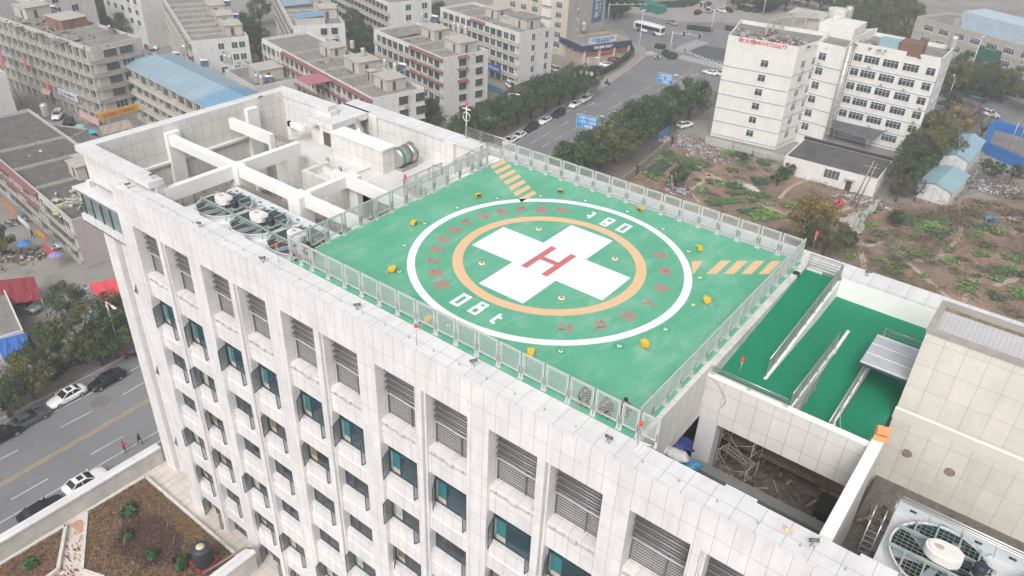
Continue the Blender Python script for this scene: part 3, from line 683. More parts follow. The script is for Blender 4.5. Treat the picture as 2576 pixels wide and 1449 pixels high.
# duct work on the white roof deck
dk = thing('air_duct', 'galvanised air duct with blue filter box standing on the white roof deck', 'duct', (-23.6,7.6,-2))
DUCT = M('galvanised duct sheet', (.50,.50,.49), .35, .08, 2, .6)
m = MB(); m.tube([(-1.6,.9,1.55),(-.4,.4,.45)], .42, 4); m.tube([(-.4,.4,.45),(1.0,.1,.42)], .38, 4); m.tube([(3.4,-.2,.55),(3.9,-.1,.4),(4.1,.2,.3)], .42, 4); m.build('duct', DUCT, dk)
m = MB(); m.box(1.2, 3.2, -.5, .45, .15, 1.0); m.build('filter_box', M('bright blue filter box', (.06,.30,.48), .4, .08, 2), dk)
m = MB(); m.box(1.15, 3.25, -.55, .5, 1.0, 1.05); m.box(1.0,1.2,-.45,.4,.15,.95); m.build('box_lid', M('pale blue lid', (.38,.55,.60), .4), dk)
fd = thing('round_fan', 'round grey duct fan with silver end ring behind the white enclosure', 'fan', (-18.55,6.9,-1.05))
m = MB(); m.tube([(0,-.7,0),(0,.55,0)], .72, 28); m.build('drum', M('grey fan drum', (.36,.36,.35), .4, .05, 2, .4), fd)
m = MB(); m.tube([(0,.55,0),(0,1.1,0)], .76, 28); m.tube([(0,1.05,0),(0,1.14,0)], .8, 28); m.build('end_ring', STEEL, fd)
m = MB(); m.tube([(0,-.45,0),(0,-.25,0)], .735, 28, cap=False); m.build('band', M('green band', (.03,.22,.14), .5), fd)
m = MB(); m.box(-.7, .7, -.6, 1.0, -.95, -.72); m.build('plinth', CONC, fd)
vp = None
for i, (x, y) in enumerate(((-23.2,3.6),(-21.2,3.1),(-21.0,2.2),(-19.9,1.5))):
    lb = 'short bent steel vent pipe on the white roof deck, number %d from the left' % (i+1)
    if vp is None:
        vp = thing('vent_pipe', lb, 'vent pipe', (0,0,0), 0, 'bent vent pipes on the roof deck'); m = MB(); m.tube([(-.12,0,0),(-.12,0,.5),(-.05,0,.58),(.06,0,.58),(.12,0,.5)], .035, 8); m.build('pipe', STEEL, vp)
        m = MB(); m.tube([(.12,0,.5),(.12,0,.15)], .045, 8); m.build('end_cap', BLKM, vp); o = vp
    else: o = dup(vp, lb)
    o.location = (x, y, -2)
rp = thing('grey_pipe', 'long grey pipe lying across the white roof deck', 'pipe', (-21.6,1.6,-1.85)); m = MB(); m.tube([(0,-1.0,0),(1.6,1.9,0),(1.6,5,0)], .04, 6); m.build('pipe', GREYM, rp)
ld = thing('steel_ladder', 'small steel ladder frame leaning by the helipad stair', 'ladder', (-12.2,7.6,0)); m = MB()
for y in (0,.5): m.bar((0,y,-.6),(1.5,y+.3,.5), .05)
for k in range(6): m.bar((k*.25+.1,0+k*.05,-.5+k*.18),(k*.25+.1,.5+k*.05,-.5+k*.18), .03)
m.build('frame', GALV, ld)
# scaffold frames in the wells
PINK = M('worn scaffold tube', (.40,.34,.32), .6, .2, 5, .2)
def scaffold(lb, x, y, z, rz, nx=1, nz=2, W=1.8, D=.95, H=1.7):
    t_ = thing('scaffold', lb, 'scaffold', (x,y,z), rz, 'scaffold frames in the roof wells'); m = MB(); dk_ = MB()
    for i in range(nx+1):
        for j in range(nz):
            for yy in (0, D): m.tube([(i*W,yy,j*H),(i*W,yy,(j+1)*H)], .026, 6)
            for zz in (j*H+H*.95, j*H+H*.5): m.tube([(i*W,0,zz),(i*W,D,zz)], .02, 6)
            m.tube([(i*W,.2,j*H+H*.5),(i*W,.2,j*H+H*.95)], .016, 5)
    for i in range(nx):
        for j in range(nz):
            for yy in (0, D): m.tube([(i*W,yy,j*H+.2),((i+1)*W,yy,j*H+H*.9)], .014, 5); m.tube([((i+1)*W,yy,j*H+.2),(i*W,yy,j*H+H*.9)], .014, 5)
            zz = (j+1)*H-.08; dk_ = MB()
            for k in range(14): dk_.box(i*W+.05+k*.128, i*W+.08+k*.128, .22, .75, zz, zz+.02)
            for yy in (.22,.73,.47): dk_.box(i*W, (i+1)*W, yy, yy+.03, zz-.02, zz+.02)
            dk_.build('deck_board', PINK, t_)
    m.build('tube_frame', PINK, t_)
scaffold('pinkish scaffold with slatted decks in the dark opening under the ramps', 12.5, -2.2, -6.9, -.25, 1, 2)
scaffold('scaffold in the far left corner well under the raised tower coping', -30.6, -2.6, -6.5, -.1, 3, 2)
scaffold('lower scaffold row lying against the left tower well wall', -31.0, -6.6, -6.5, .5, 2, 2)
scaffold('scaffold beyond the short beam at the back left of the well', -29.6, 3.2, -6.5, 0, 1, 3)
scaffold('scaffold between the white beams behind the cooling tower fans', -23.2, -2.6, -6.5, .2, 2, 3)
scaffold('scaffold in the square well between the two crossing beams', -23.0, -.2, -6.5, .1, 2, 2)
scaffold('scaffold just behind the first fan under the long white beam', -23.6, -4.6, -4.6, .05, 2, 2)
scaffold('scaffold in the well beside the left mesh fence', -16.0, -2.9, -6.0, .1, 2, 3)
scaffold('scaffold between the second fan and the thick white column', -20.0, -4.4, -4.6, .0, 1, 2)
scaffold('scaffold under the parallel beams next to the slatted cover', -15.8, .9, -6.0, .0, 2, 3)
# ---- clutter in the opening
m = MB(); m.tube([(9.8,-7.4,-6.4),(18.8,-7.8,-6.4)], .33, 12); m.tube([(9.8,-8.3,-6.4),(18.8,-8.7,-6.4)], .33, 12)
tag(m.build('black_pipe', M('black wrapped pipe', (.035,.035,.04), .7, .4, 4, bump=.8)), 'pair of thick black wrapped pipes lying behind the front parapet in the opening', 'pipes')
m = MB(); m.box(12.0, 18.9, -4.0, -3.4, -5.6, -5.35); tag(m.build('cable_tray', M('grey duct board', (.20,.205,.20), .8, .1)), 'long grey duct board crossing the dark opening under the ramps', 'duct board')
def sack(lb, c, mat, s=1.0, cat='sack', name='sack', seed=1):
    rnd = random.Random(seed); m = MB(); n, k = 16, 9; vs = []
    for i in range(k+1):
        t = math.pi*i/k
        for j in range(n):
            a = 2*math.pi*j/n; r = math.sin(t)**.6*.42*s*(1+rnd.uniform(-.34,.34)); vs.append((c[0]+r*math.cos(a)*1.2, c[1]+r*math.sin(a)*.8, c[2]+(.2-.2*math.cos(t))*s*(1+rnd.uniform(-.1,.1))))
    m.add(vs, [(i*n+j, i*n+(j+1) % n, (i+1)*n+(j+1) % n, (i+1)*n+j) for i in range(k) for j in range(n)], 0, True); return tag(m.build(name, mat), lb, cat)
WS = M('white woven sack', (.55,.54,.55), .7, .15, 5); BS = M('bright blue tarp', (.05,.24,.42), .4, .3, 5); NV = M('navy tarp', (.012,.03,.14), .5, .4, 4)
sack('first white woven sack stacked behind the front parapet', G(1668,1136,-3.0), WS, .8, seed=2); sack('second white woven sack stacked behind the front parapet', G(1685,1143,-3.0), WS, .8, seed=3)
sack('white plastic sack next to the blue bag behind the parapet', G(1703,1153,-3.0), WS, 1.0, seed=4); sack('bright blue bag behind the front parapet near the opening', G(1720,1166,-3.3), BS, .75, 'bag', 'bag', 5); sack('larger bright blue bag at the end of the sack pile', G(1737,1176,-3.3), BS, .85, 'bag', 'bag', 6)
sack('heap of navy blue tarpaulin behind the sacks', G(1703,1128,-3.8), NV, 1.5, 'tarpaulin', 'tarpaulin', 7)
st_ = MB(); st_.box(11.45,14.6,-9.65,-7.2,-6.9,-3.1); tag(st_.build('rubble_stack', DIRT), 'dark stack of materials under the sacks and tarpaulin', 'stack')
sack('crumpled white plastic bag in the opening beside the pipes', (15.4,-4.9,-6.9), WS, .9, 'plastic bag', 'plastic_bag', 8); sack('pale blue printed plastic bag on the dirty floor', (17.4,-5.6,-6.9), M('pale blue bag', (.30,.36,.42), .6, .3, 8), 1.0, 'plastic bag', 'plastic_bag', 9)
m = MB(); m.tube([(16.6,-5.4,-6.9),(16.9,-4.8,-5.4)], .05, 8); m.tube([(16.85,-4.85,-5.5),(17.1,-4.4,-6.9)], .04, 8); tag(m.build('red_prop', M('red steel prop', (.2,.02,.02), .6, .3)), 'dark red steel prop standing in the opening', 'prop')
m = MB(); m.box(17.6, 18.8, -1.9, -.4, -6.9, -6.3); tag(m.build('black_board', M('black board', (.025,.025,.022), .9)), 'black board lying at the right end of the dark opening', 'board')
ch = thing('orange_crate', 'broken orange wooden box on the wall end near the green hose', 'box', (19.12,-2.1,-.44), .2); OR = M('orange board', (.72,.30,.13), .7, .1, 4)
m = MB(); m.box(-.25,.3,-.35,.15,0,.04); m.box(-.28,.32,-.38,-.32,.0,.28); m.box(-.25,.3,.12,.17,.0,.4); m.build('box_side', OR, ch); m = MB(); m.add([(-.2,-.3,.3),(.3,-.3,.34),(.3,.16,.46),(-.2,.16,.42),(-.2,-.3,.33),(.3,-.3,.37),(.3,.16,.49),(-.2,.16,.45)], BOXF); m.build('lid', OR, ch)
m = MB(); m.tube([(19.6,-8.6,-5.95),(20.3,-4.0,-5.95)], .05, 6); m.tube([(19.75,-8.6,-5.95),(20.45,-4.0,-5.95)], .05, 6); m.tube([(19.9,-8.6,-5.95),(20.6,-4.0,-5.95)], .05, 6); tag(m.build('steel_pipes', GALV), 'bundle of thin steel pipes on the brick floor beside the divider wall', 'pipes')
m = MB(); rnd = random.Random(4)
for k in range(2):
    y = -8.4+k*.8; m.add([(19.9,y,-5.9),(20.9,y+.3,-5.85),(20.85,y+.7,-5.8),(20.1,y+.5,-5.9),(20.0,y+.2,-5.7),(20.8,y+.45,-5.68)], [(0,1,5,4),(4,5,2,3),(0,4,3),(1,2,5)])
tag(m.build('red_cloth', M('red and white cloth', (.62,.05,.09), .7, .3, 6)), 'strips of red banner cloth lying by the cooling tower', 'cloth')
m = MB(); m.box(19.8, 20.8, -9.4, -7.4, -6.0, -5.93); tag(m.build('grey_sheet', M('grey plastic sheet', (.35,.34,.35), .5, .2, 3)), 'crumpled grey plastic sheet under the red cloth', 'sheet')
tag(MB().tube([(11.4,8.4,-.3),(11.4,8.4,-.05)], .2, 14).build('black_bucket', BLKM), 'small black bucket at the head of the top ramp behind the fence corner', 'bucket')
m = MB(); m.tube([(11.3,-9.6,-.0),(11.9,-9.5,.0)], .03, 6); m.box(11.5,11.55,-10.2,-9.6,0,.05); m.box(11.7,11.75,-10.2,-9.6,0,.05); tag(m.build('wood_strips', M('white strips', (.75,.75,.74), .6)), 'two short white strips lying on the front coping', 'strips')
m = MB(); m.add([(17.7,-10.35,.005),(18.15,-10.35,.005),(18.15,-9.95,.005),(17.7,-9.95,.005)], [(0,1,2,3)]); m.lathe((17.9,-10.15,.005), [(.05,0),(.04,.08),(.001,.09)], 8); tag(m.build('rusty_plate', M('rusty plate', (.58,.50,.40), .8, .2, 6)), 'rust stained square plate with stud on the front coping', 'plate')
# ---- planting beds on the low terrace
def litter(name, lb, poly, z, n, cols, sz, cat, seed=1, h=.06):
    rnd = random.Random(seed); m = MB(); xs_ = [p[0] for p in poly]; ys_ = [p[1] for p in poly]; c = 0
    def inside(x, y):
        r = False; j = len(poly)-1
        for i in range(len(poly)):
            a, b = poly[i], poly[j]
            if (a[1] > y) != (b[1] > y) and x < (b[0]-a[0])*(y-a[1])/(b[1]-a[1])+a[0]: r = not r
            j = i
        return r
    while c < n:
        x, y = rnd.uniform(min(xs_), max(xs_)), rnd.uniform(min(ys_), max(ys_))
        if not inside(x, y): continue
        a = rnd.uniform(0, 6.28); s = sz*rnd.uniform(.5,1.4); d = Vector((math.cos(a), math.sin(a), rnd.uniform(-.3,.5)))*s; e = Vector((-math.sin(a), math.cos(a), rnd.uniform(-.2,.6)))*s*.6; q = Vector((x,y,z+rnd.uniform(0,h)))
        m.poly([q-d, q-e, q+d, q+e], rnd.randrange(len(cols))); c += 1
    return tag(m.build(name, cols), lb, cat, kind='stuff')
LEAFS = [M('leaf olive', (.075,.08,.03), .7, .3, 3), M('leaf brown', (.19,.095,.055), .8, .3, 3), M('leaf tan', (.27,.19,.10), .8, .3, 3), M('leaf dark', (.03,.05,.018), .7, .3, 3)]
SOILR = M('reddish bed soil', (.21,.095,.065), .95, .5, 2.5, bump=.5, stain=.3)
bedA = [(-33.0,-11.9),(-19.6,-11.95),(-19.0,-15),(-22,-24),(-25.9,-19.6),(-27.8,-20.3),(-33.1,-17.1)]
bedB = [(-33.0,-18.9),(-29.3,-21.4),(-29.2,-22.2),(-29.5,-27),(-33.2,-27)]
for nm, bd, lb in (('a', bedA, 'large planting bed with reddish soil and a pale kerb on the low terrace'), ('b', bedB, 'small planting bed in the corner of the low terrace at bottom left')):
    t_ = thing('planting_bed', lb, 'planting bed', (0,0,0)); m = MB(); m.prism(bd, -29.9, -29.72); m.build('soil', SOILR, t_)
    m = MB(); c = Vector((sum(p[0] for p in bd)/len(bd), sum(p[1] for p in bd)/len(bd), 0))
    for i in range(len(bd)):
        a, b = Vector((*bd[i],-29.75)), Vector((*bd[(i+1) % len(bd)],-29.75)); m.bar(a, b, .25, .35)
    m.build('kerb', M('pale bed kerb', (.56,.54,.50), .7, .1, 2, stain=.3), t_)
litter('dry_groundcover', 'sparse dry brown and olive ground cover on the large terrace bed', bedA, -29.7, 15000, LEAFS, .07, 'ground cover', 3, .12)
litter('dry_groundcover', 'sparse dry ground cover on the small terrace bed', bedB, -29.7, 2500, LEAFS, .07, 'ground cover', 4, .12)
BUSHG = [M('bush green', (.02,.05,.018), .6, .4, 4), M('bush mid green', (.035,.085,.025), .6, .4, 4)]
def bush(lb, c, r, cols, seed, name='shrub', n=420, grp=None, h=1.0):
    rnd = random.Random(seed); m = MB()
    for k in range(n):
        a, b, q = rnd.uniform(0,6.28), rnd.uniform(-.2,1.4), rnd.uniform(.55,1)**.6
        d = Vector((math.cos(a)*math.cos(b), math.sin(a)*math.cos(b), math.sin(b)*h)); p_ = Vector((0,0,r*.25))+d*r*q*(1+.25*math.sin(a*3+seed)); s = r*.16*rnd.uniform(.6,1.3)
        u = d.cross(Vector((rnd.uniform(-1,1),rnd.uniform(-1,1),rnd.uniform(-1,1)))).normalized()*s; w_ = d.cross(u).normalized()*s*.6+d*s*.3; m.poly([p_-u, p_-w_, p_+u, p_+w_], rnd.randrange(len(cols)))
    t_ = thing(name, lb, 'shrub', c, 0, grp); m.build('foliage', cols, t_); m = MB()
    for k in range(4): a = k*1.6; m.tube([(0,0,0),(r*.3*math.cos(a),r*.3*math.sin(a),r*.7)], .03, 5)
    m.build('stem', M('stem bark', (.10,.07,.05), .9), t_); return t_
for i, (x, y, r, lb) in enumerate(((-30.2,-14.9,.75,'round dark green shrub at the top of the large terrace bed'),(-28.0,-16.4,.6,'small shrub with red tips in the middle of the large bed'),(-24.7,-16.2,.62,'green shrub in front of the purple twigs in the large bed'),(-22.3,-15.1,.75,'green shrub beside the black water tank'),(-31.2,-22.5,.62,'bright green shrub alone in the small corner bed'))):
    bush(lb, (x,y,-29.7), r, BUSHG if i != 4 else [BUSHG[1], M('bright leaf', (.06,.15,.035), .6, .3)], 20+i)
litter('purple_twigs', 'wide low patch of bare purple twigs in the middle of the large bed', [(-30.2,-15.3),(-27.8,-13.6),(-24.6,-13.6),(-22.6,-15.4),(-24.2,-17.2),(-28.0,-17.8)], -29.7, 2600, [M('purple twig', (.085,.04,.042), .9, .4, 5)], .09, 'twigs', 31, .3)
m_ = None
for i, (x, y) in enumerate(((-29.0,-14.0),(-26.2,-14.1),(-27.3,-17.2),(-24.5,-14.6))):
    lb = 'thin wooden support stake in the terrace bed, number %d' % (i+1)
    m = MB(); m.tube([(x,y,-29.8),(x+.5,y+.1,-28.3)], .03, 5); tag(m.build('stake', M('wood stake', (.32,.20,.12), .8)), lb, 'stake', 'stakes in the terrace bed')
tk = thing('water_tank', 'black ribbed water tank on a red steel frame on the low terrace', 'water tank', (-20.9,-14.1,-29.9)); tk.scale = (.82,.82,.86)
m = MB(); pr = [(.9,.9)]
for k in range(6): pr += [(.93,.9+k*.3),(.90,1.03+k*.3),(.93,1.16+k*.3)]
pr += [(.85,2.75),(.5,2.85),(.4,2.85)]; m.lathe((0,0,0), pr, 26); m.build('drum', M('black plastic tank', (.03,.033,.04), .55, .2, 2), tk)
m = MB(); m.lathe((0,0,2.85), [(.4,0),(.38,.07),(.001,.08)], 20); m.build('lid', M('cream lid', (.55,.48,.36), .6), tk)
m = MB()
for x in (-.9,.9):
    for y in (-.9,.9): m.bar((x,y,0),(x,y,.9), .1)
    m.bar((x,-.9,.85),(x,.9,.85), .1); m.bar((-.9,x,.85),(.9,x,.85), .1)
m.build('stand', M('red steel', (.42,.03,.03), .5), tk)
m = MB(); m.tube([(-20.0,-14.8,-29.2),(-18.4,-11.9,-27.7),(-18.0,-11.5,-27.9)], .09, 8); tag(m.build('rusty_pipe', M('grey brown pipe', (.20,.16,.15), .7)), 'long grey pipe running from the water tank up to the facade corner', 'pipe')
m = MB(); rnd = random.Random(2)
for k in range(160): x, y = -30.6+rnd.gauss(0,.5)+rnd.uniform(-1,3), -19.2+rnd.uniform(-3.2,.6); m.box(x, x+rnd.uniform(.15,.5), y, y+.1, -29.895, -29.888)
tag(m.build('loose_bricks', M('reddish paving strips', (.34,.17,.12), .8, .2)), 'scattered reddish paving bricks on the terrace path between the beds', 'bricks', kind='stuff')
m = MB(); m.box(-32.9,-31.6,-18.6,-17.9,-29.9,-29.8); tag(m.build('plywood_board', M('plywood', (.45,.26,.17), .8)), 'plywood board lying on the terrace path by the wall', 'board')

def debris(lb, n, seed, x0, x1, y0, y1, z, s, cols):
    rnd = random.Random(seed); m = MB()
    for k in range(n):
        x, y = rnd.uniform(x0,x1), rnd.uniform(y0,y1); a = rnd.uniform(0,3.1); L_ = s*rnd.uniform(.3,2.2); d = Vector((math.cos(a),math.sin(a),rnd.uniform(-.08,.08)))*L_/2; p = Vector((x,y,z+rnd.uniform(.02,.2))); m.bar(p-d, p+d, s*rnd.uniform(.08,.35), s*rnd.uniform(.05,.15), rnd.randrange(len(cols)))
    return tag(m.build('debris', cols), lb, 'debris', kind='stuff')
debris('rusty rods, boards and rubble strewn over the floor of the dark opening', 260, 11, 11.6, 18.8, -6.9, 1.0, -6.9, .42, [M('debris brown', (.13,.09,.07), .9, .3), M('debris grey', (.19,.18,.165), .9, .3), M('debris rust', (.13,.065,.045), .9, .3), M('debris pale', (.26,.24,.22), .9, .2)])
debris('hoses and brick rubble on the narrow floor beside the cooling tower', 70, 12, 19.5, 20.6, -9.0, 0, -5.98, .4, [M('debris grey', (.24,.23,.21)), M('debris brown', (.16,.10,.07))])
debris('builders rubble on the floor of the roof well behind the fans', 160, 13, -31, -12, -4.5, 2, -6.95, .6, [M('debris grey', (.24,.23,.21)), M('debris pale', (.34,.31,.28))])
m = MB(); m.box(12.2, 18.9, -1.4, -.9, -5.2, -4.95); tag(m.build('timber_beam', M('brown timber beam', (.15,.10,.075), .9, .3, 3)), 'dark brown beam crossing the back of the opening under the ramps', 'beam')
# ================================================================ city buildings
def wallm(name, col, stain=.25): return MT(name, col, tuple(c*.88 for c in col), .6, .3, .006, .8, .015, stain, scale=.25)
CW = wallm('white tiled house wall', (.64,.63,.615), .22); CB = wallm('grey tiled house wall', (.50,.48,.44), .3); CBE = wallm('beige tower wall', (.56,.50,.41), .15)
ROOFG = MT('grey roof slabs', (.245,.235,.22), (.15,.14,.13), 3.2, 1.1, .03, .9, .12, .3, scale=.5); REDT = MT('dark red roof tiles', (.24,.10,.10), (.16,.06,.06), .3, .3, .03, .7, .1, .2)
BLUER = MT('pale blue sheet roof', (.27,.38,.45), (.18,.28,.35), .85, 30, .035, .45, .08, .25, scale=.2); BLUEN = MT('bright blue sheet roof', (.16,.31,.46), (.10,.22,.36), .85, 30, .035, .4, .05)
GLS = [MG('window glass', (.03,.045,.05), .12), MG('green window glass', (.03,.075,.06), .12), MG('grey window glass', (.08,.09,.09), .2)]
GRILL = M('window grille', (.16,.16,.15), .6, .2, 3, .2); WF = M('white window frame', (.66,.66,.64), .5, .05)
ACW = M('air conditioner white', (.55,.54,.51), .6, .12, 3); SSS = M('tank steel', (.55,.55,.53), .35, .1, 2, .5)
AW = M('awning concrete', (.42,.39,.35), .85, .2, 2, stain=.3)
_W = {}
ROOFD = M('weathered dark roof', (.115,.108,.10), .9, .3, .5, stain=.4)
def win_mesh(W, H, kind):
    key = (round(W,2), round(H,2), kind)
    if key in _W: return _W[key]
    m = MB(); f = .07
    if kind == 'white':      # white sliding window, four lights with a transom
        m.box(0,W,-.05,.02,0,f,0); m.box(0,W,-.05,.02,H-f,H,0); n = 4 if W > 2 else 2
        for k in range(n+1): x = k*(W-f)/n; m.box(x,x+f,-.05,.02,f,H-f,0)
        m.box(f,W-f,-.04,.02,H*.68,H*.68+.06,0); m.box(f,W-f,.0,.03,f,H-f,1)
        m.box(-.1,W+.1,-.1,.02,-.1,0,0)
        ms = [WF, GLS[0]]
    else:
        m.box(f,W-f,.0,.03,f,H-f,1); m.box(0,W,-.03,.03,0,f,0); m.box(0,W,-.03,.03,H-f,H,0); n = max(2, round(W/.9))
        for k in range(n+1): x = k*(W-f)/n; m.box(x,x+f,-.03,.03,f,H-f,0)
        if kind == 'grille':
            for k in range(int(W/.16)): m.box(.1+k*.16,.125+k*.16,-.30,-.275,.05,H-.05,2)
            for z in (.1,H*.4,H*.7,H-.12): m.box(0,W,-.31,-.28,z,z+.03,2)
            m.box(-.1,W+.1,-.42,.0,H+.02,H+.10,3)
        ms = [WF if kind != 'grille' else GRILL, GLS[{'plain':0,'grille':0,'green':1,'grey':2}.get(kind,0)], GRILL, AW]
    o = m.build('window', ms); _W[key] = o.data; bpy.data.objects.remove(o); return _W[key]
def child(par, name, me, loc, rz=0):
    o = bpy.data.objects.new(name, me); COL.objects.link(o); o.parent = par; o.location = loc; o.rotation_euler.z = rz; return o
m = MB(); m.box(0,.8,-.3,0,0,.55,0); m.tube([(.28,-.31,.28),(.28,-.29,.28)], .2, 12, 1); _o = m.build('air_conditioner', [ACW, GRILL]); ACM = _o.data; bpy.data.objects.remove(_o)
def building(name, lb, cat, A, B, C, z1, z0=ZG, wall=None, sides={}, roof=None, parapet=.7, L=None, Wd=None, wk=None, grp=None, fl=2.9, g0=0.0, red=False, slabs=True):
    """A near corner of the roof, B along the long side, C along the short side (all seen in the photo at height z1)."""
    a, b, c = (Vector(q) if len(q) == 3 else G(q[0], q[1], z1) for q in (A, B, C)); u = (b-a); u.z = 0; L = L or u.length; u.normalize(); v = Vector((-u.y, u.x, 0)); Wd = Wd or abs((c-a).dot(v)); flip = (c-a).dot(v) < 0
    wall = wall or CW; H = z1-z0; rz = math.atan2(u.y, u.x)
    t_ = thing(name, lb, cat, (a.x, a.y, z0), rz, grp); sy = -1 if flip else 1
    body = MB(); y0, y1 = (0, Wd) if not flip else (-Wd, 0)
    body.box(.0, L, y0, y1, 0, H-parapet)
    for q in ((0,L,y0,y0+.22),(0,L,y1-.22,y1),(0,.22,y0+.22,y1-.22),(L-.22,L,y0+.22,y1-.22)): body.box(*q, H-parapet, H)
    body.build('wall', wall, t_, uvo=(random.random(), .1))
    MB().box(.22, L-.22, y0+.22, y1-.22, H-parapet, H-parapet+.06).build('roof', roof or ROOFG, t_)
    # side frames: near long side 'N' (through A-B), far long 'F', short at A 'E', short at B 'W'
    SD = {'N': ((0,0,0), 0 if not flip else 0, L), 'F': None}
    def side(k):
        if k == 'N': return ((0,0), (1,0), (0,-1 if not flip else 1), L)
        if k == 'F': return ((0,Wd*sy), (1,0), (0,sy), L)
        if k == 'E': return ((0,0), (0,sy), (-1,0), Wd)
        if k == 'W': return ((L,0), (0,sy), (1,0), Wd)
    trim = MB(); pil = MB(); rt = MB()
    for k, sp in sides.items():
        o, d, n, LL = side(k); o = Vector((*o,0)); d = Vector((*d,0)); n = Vector((*n,0)); ang = math.atan2(d.y, d.x)
        # window meshes face local -y: mirror by turning when the normal points the other way
        loc_n = Vector((math.sin(ang), -math.cos(ang), 0)); back = loc_n.dot(n) < 0
        fl_ = sp.get('fl', fl); g = sp.get('g0', g0); nf = sp.get('nf', int((H-g)/fl_+.3)); kind = sp.get('kind', 'plain'); ww = sp.get('w', 1.8); hh = sp.get('h', 1.6); cols = sp.get('cols'); sill = sp.get('sill', .9)
        if cols is None:
            st = sp.get('step', 3.3); nn = max(1, int((LL-.8)/st)); off = (LL-nn*st)/2+(st-ww)/2; cols = [off+i*st for i in range(nn)]
        rnd = random.Random(int(L*10)+ord(k)); cap = sp.get('cap', 95)
        for f in range(nf):
            zz = H-parapet-(f+1)*fl_+sill
            if zz < g: continue
            for ci, x in enumerate(cols):
                if cap <= 0: break
                if sp.get('skip') and rnd.random() < sp['skip']: continue
                kd = kind if isinstance(kind, str) else kind[rnd.randrange(len(kind))]
                wx = x+ww if back else x
                p_ = o+d*wx+n*.03
                child(t_, 'window', win_mesh(ww, hh, kd), (p_.x, p_.y, zz), ang+(math.pi if back else 0)); cap -= 1
                if rnd.random() < sp.get('ac', .25):
                    q = o+d*(x+ww*rnd.uniform(.1,.6)+(.8 if back else 0))+n*.05; child(t_, 'air_conditioner', ACM, (q.x, q.y, zz-.75), ang+(math.pi if back else 0))
            if sp.get('slab', 0):
                pr = sp['slab']; q0 = o+d*0+n*0; 
                for (za, zb, e) in ((zz-sill-.12, zz-sill+.0, pr), (zz-sill, zz-.12, pr*.55)):
                    p0 = o; p1 = o+d*LL+n*e; trim.box(p0.x, p1.x, p0.y, p1.y, za, zb)
            if sp.get('red') and (f in sp['red']):
                p0 = o+d*sp.get('redx',(0,LL))[0]; p1 = o+d*sp.get('redx',(0,LL))[1]; za = zz+hh+.12
                q = [p0+n*.02, p1+n*.02, p1+n*.75, p0+n*.75]
                rt.add([(q[0].x,q[0].y,za+.55),(q[1].x,q[1].y,za+.55),(q[2].x,q[2].y,za+.05),(q[3].x,q[3].y,za+.05),(q[2].x,q[2].y,za-.05),(q[3].x,q[3].y,za-.05),(q[0].x,q[0].y,za-.05),(q[1].x,q[1].y,za-.05)], [(0,1,2,3),(3,2,4,5),(5,4,7,6),(0,3,5,6),(1,7,4,2)])
        if sp.get('pier'):
            st = sp.get('step', 3.3)
            for i, x in enumerate(cols+[cols[-1]+st]):
                c_ = x-(st-ww)/2; p0 = o+d*(c_-.2)+n*0; p1 = o+d*(c_+.2)+n*sp['pier']; pil.box(p0.x, p1.x, p0.y, p1.y, max(0,g), H-parapet-.1)
    if trim.f: trim.build('floor_ledge', sides[list(sides)[0]].get('slabm', AW) if slabs else AW, t_)
    if pil.f: pil.build('pier', wall, t_)
    if rt.f: rt.build('tiled_canopy', REDT, t_)
    t_['_L'] = L; t_['_W'] = Wd*sy; t_['_H'] = H; t_['_P'] = parapet
    return t_
def roofroom(t_, x, y, lx, ly, h, door=True, roof=None, mat=None):
    """stair house or shed on the roof of a building, as its part"""
    z = t_['_H']-t_['_P']+.06; sy = 1 if t_['_W'] > 0 else -1; y *= sy; ly *= sy
    m = MB(); m.box(x, x+lx, y, y+ly, z, z+h); o = m.build('stair_house', mat or CB, t_)
    m = MB(); m.box(x-.25, x+lx+.25, y-.25*sy, y+ly+.25*sy, z+h, z+h+.14); m.build('roof', roof or AW, o)
    if door: m = MB(); m.box(x+lx*.3, x+lx*.3+.8, y-.03*sy, y, z+.05, z+1.95); m.box(x-.03, x, y+ly*.3, y+ly*.3+.8*sy, z+.05, z+1.95); m.build('door', M('brown door', (.12,.06,.045), .7, .2), o)
    return o
def roofwalls(t_, xs, h=.5, y0=.2, y1=None):
    z = t_['_H']-t_['_P']+.06; W_ = t_['_W']; sy = 1 if W_ > 0 else -1; y1 = y1 or abs(W_)-.2
    for x in xs: MB().box(x, x+.18, y0*sy, y1*sy, z, z+h).build('party_wall', AW, t_)
def roofpatch(t_, rects, mat, name='roof_sheet', h=2.2, slope=.4):
    z = t_['_H']-t_['_P']+.06; sy = 1 if t_['_W'] > 0 else -1
    for (x0, x1, y0, y1) in rects:
        m = MB(); m.add([(x0,y0*sy,z+h),(x1,y0*sy,z+h),(x1,y1*sy,z+h+slope),(x0,y1*sy,z+h+slope),(x0,y0*sy,z+h-.06),(x1,y0*sy,z+h-.06),(x1,y1*sy,z+h+slope-.06),(x0,y1*sy,z+h+slope-.06)], [(0,1,2,3),(4,7,6,5),(0,4,5,1),(1,5,6,2),(2,6,7,3),(3,7,4,0)]); m.build(name, mat, t_)
        if h > .8:
            m = MB(); m.box(x0+.1,x1-.1,(y0+.1)*sy,(y1-.1)*sy,z,z+h-.06); m.build('sheet_room', CB, t_)
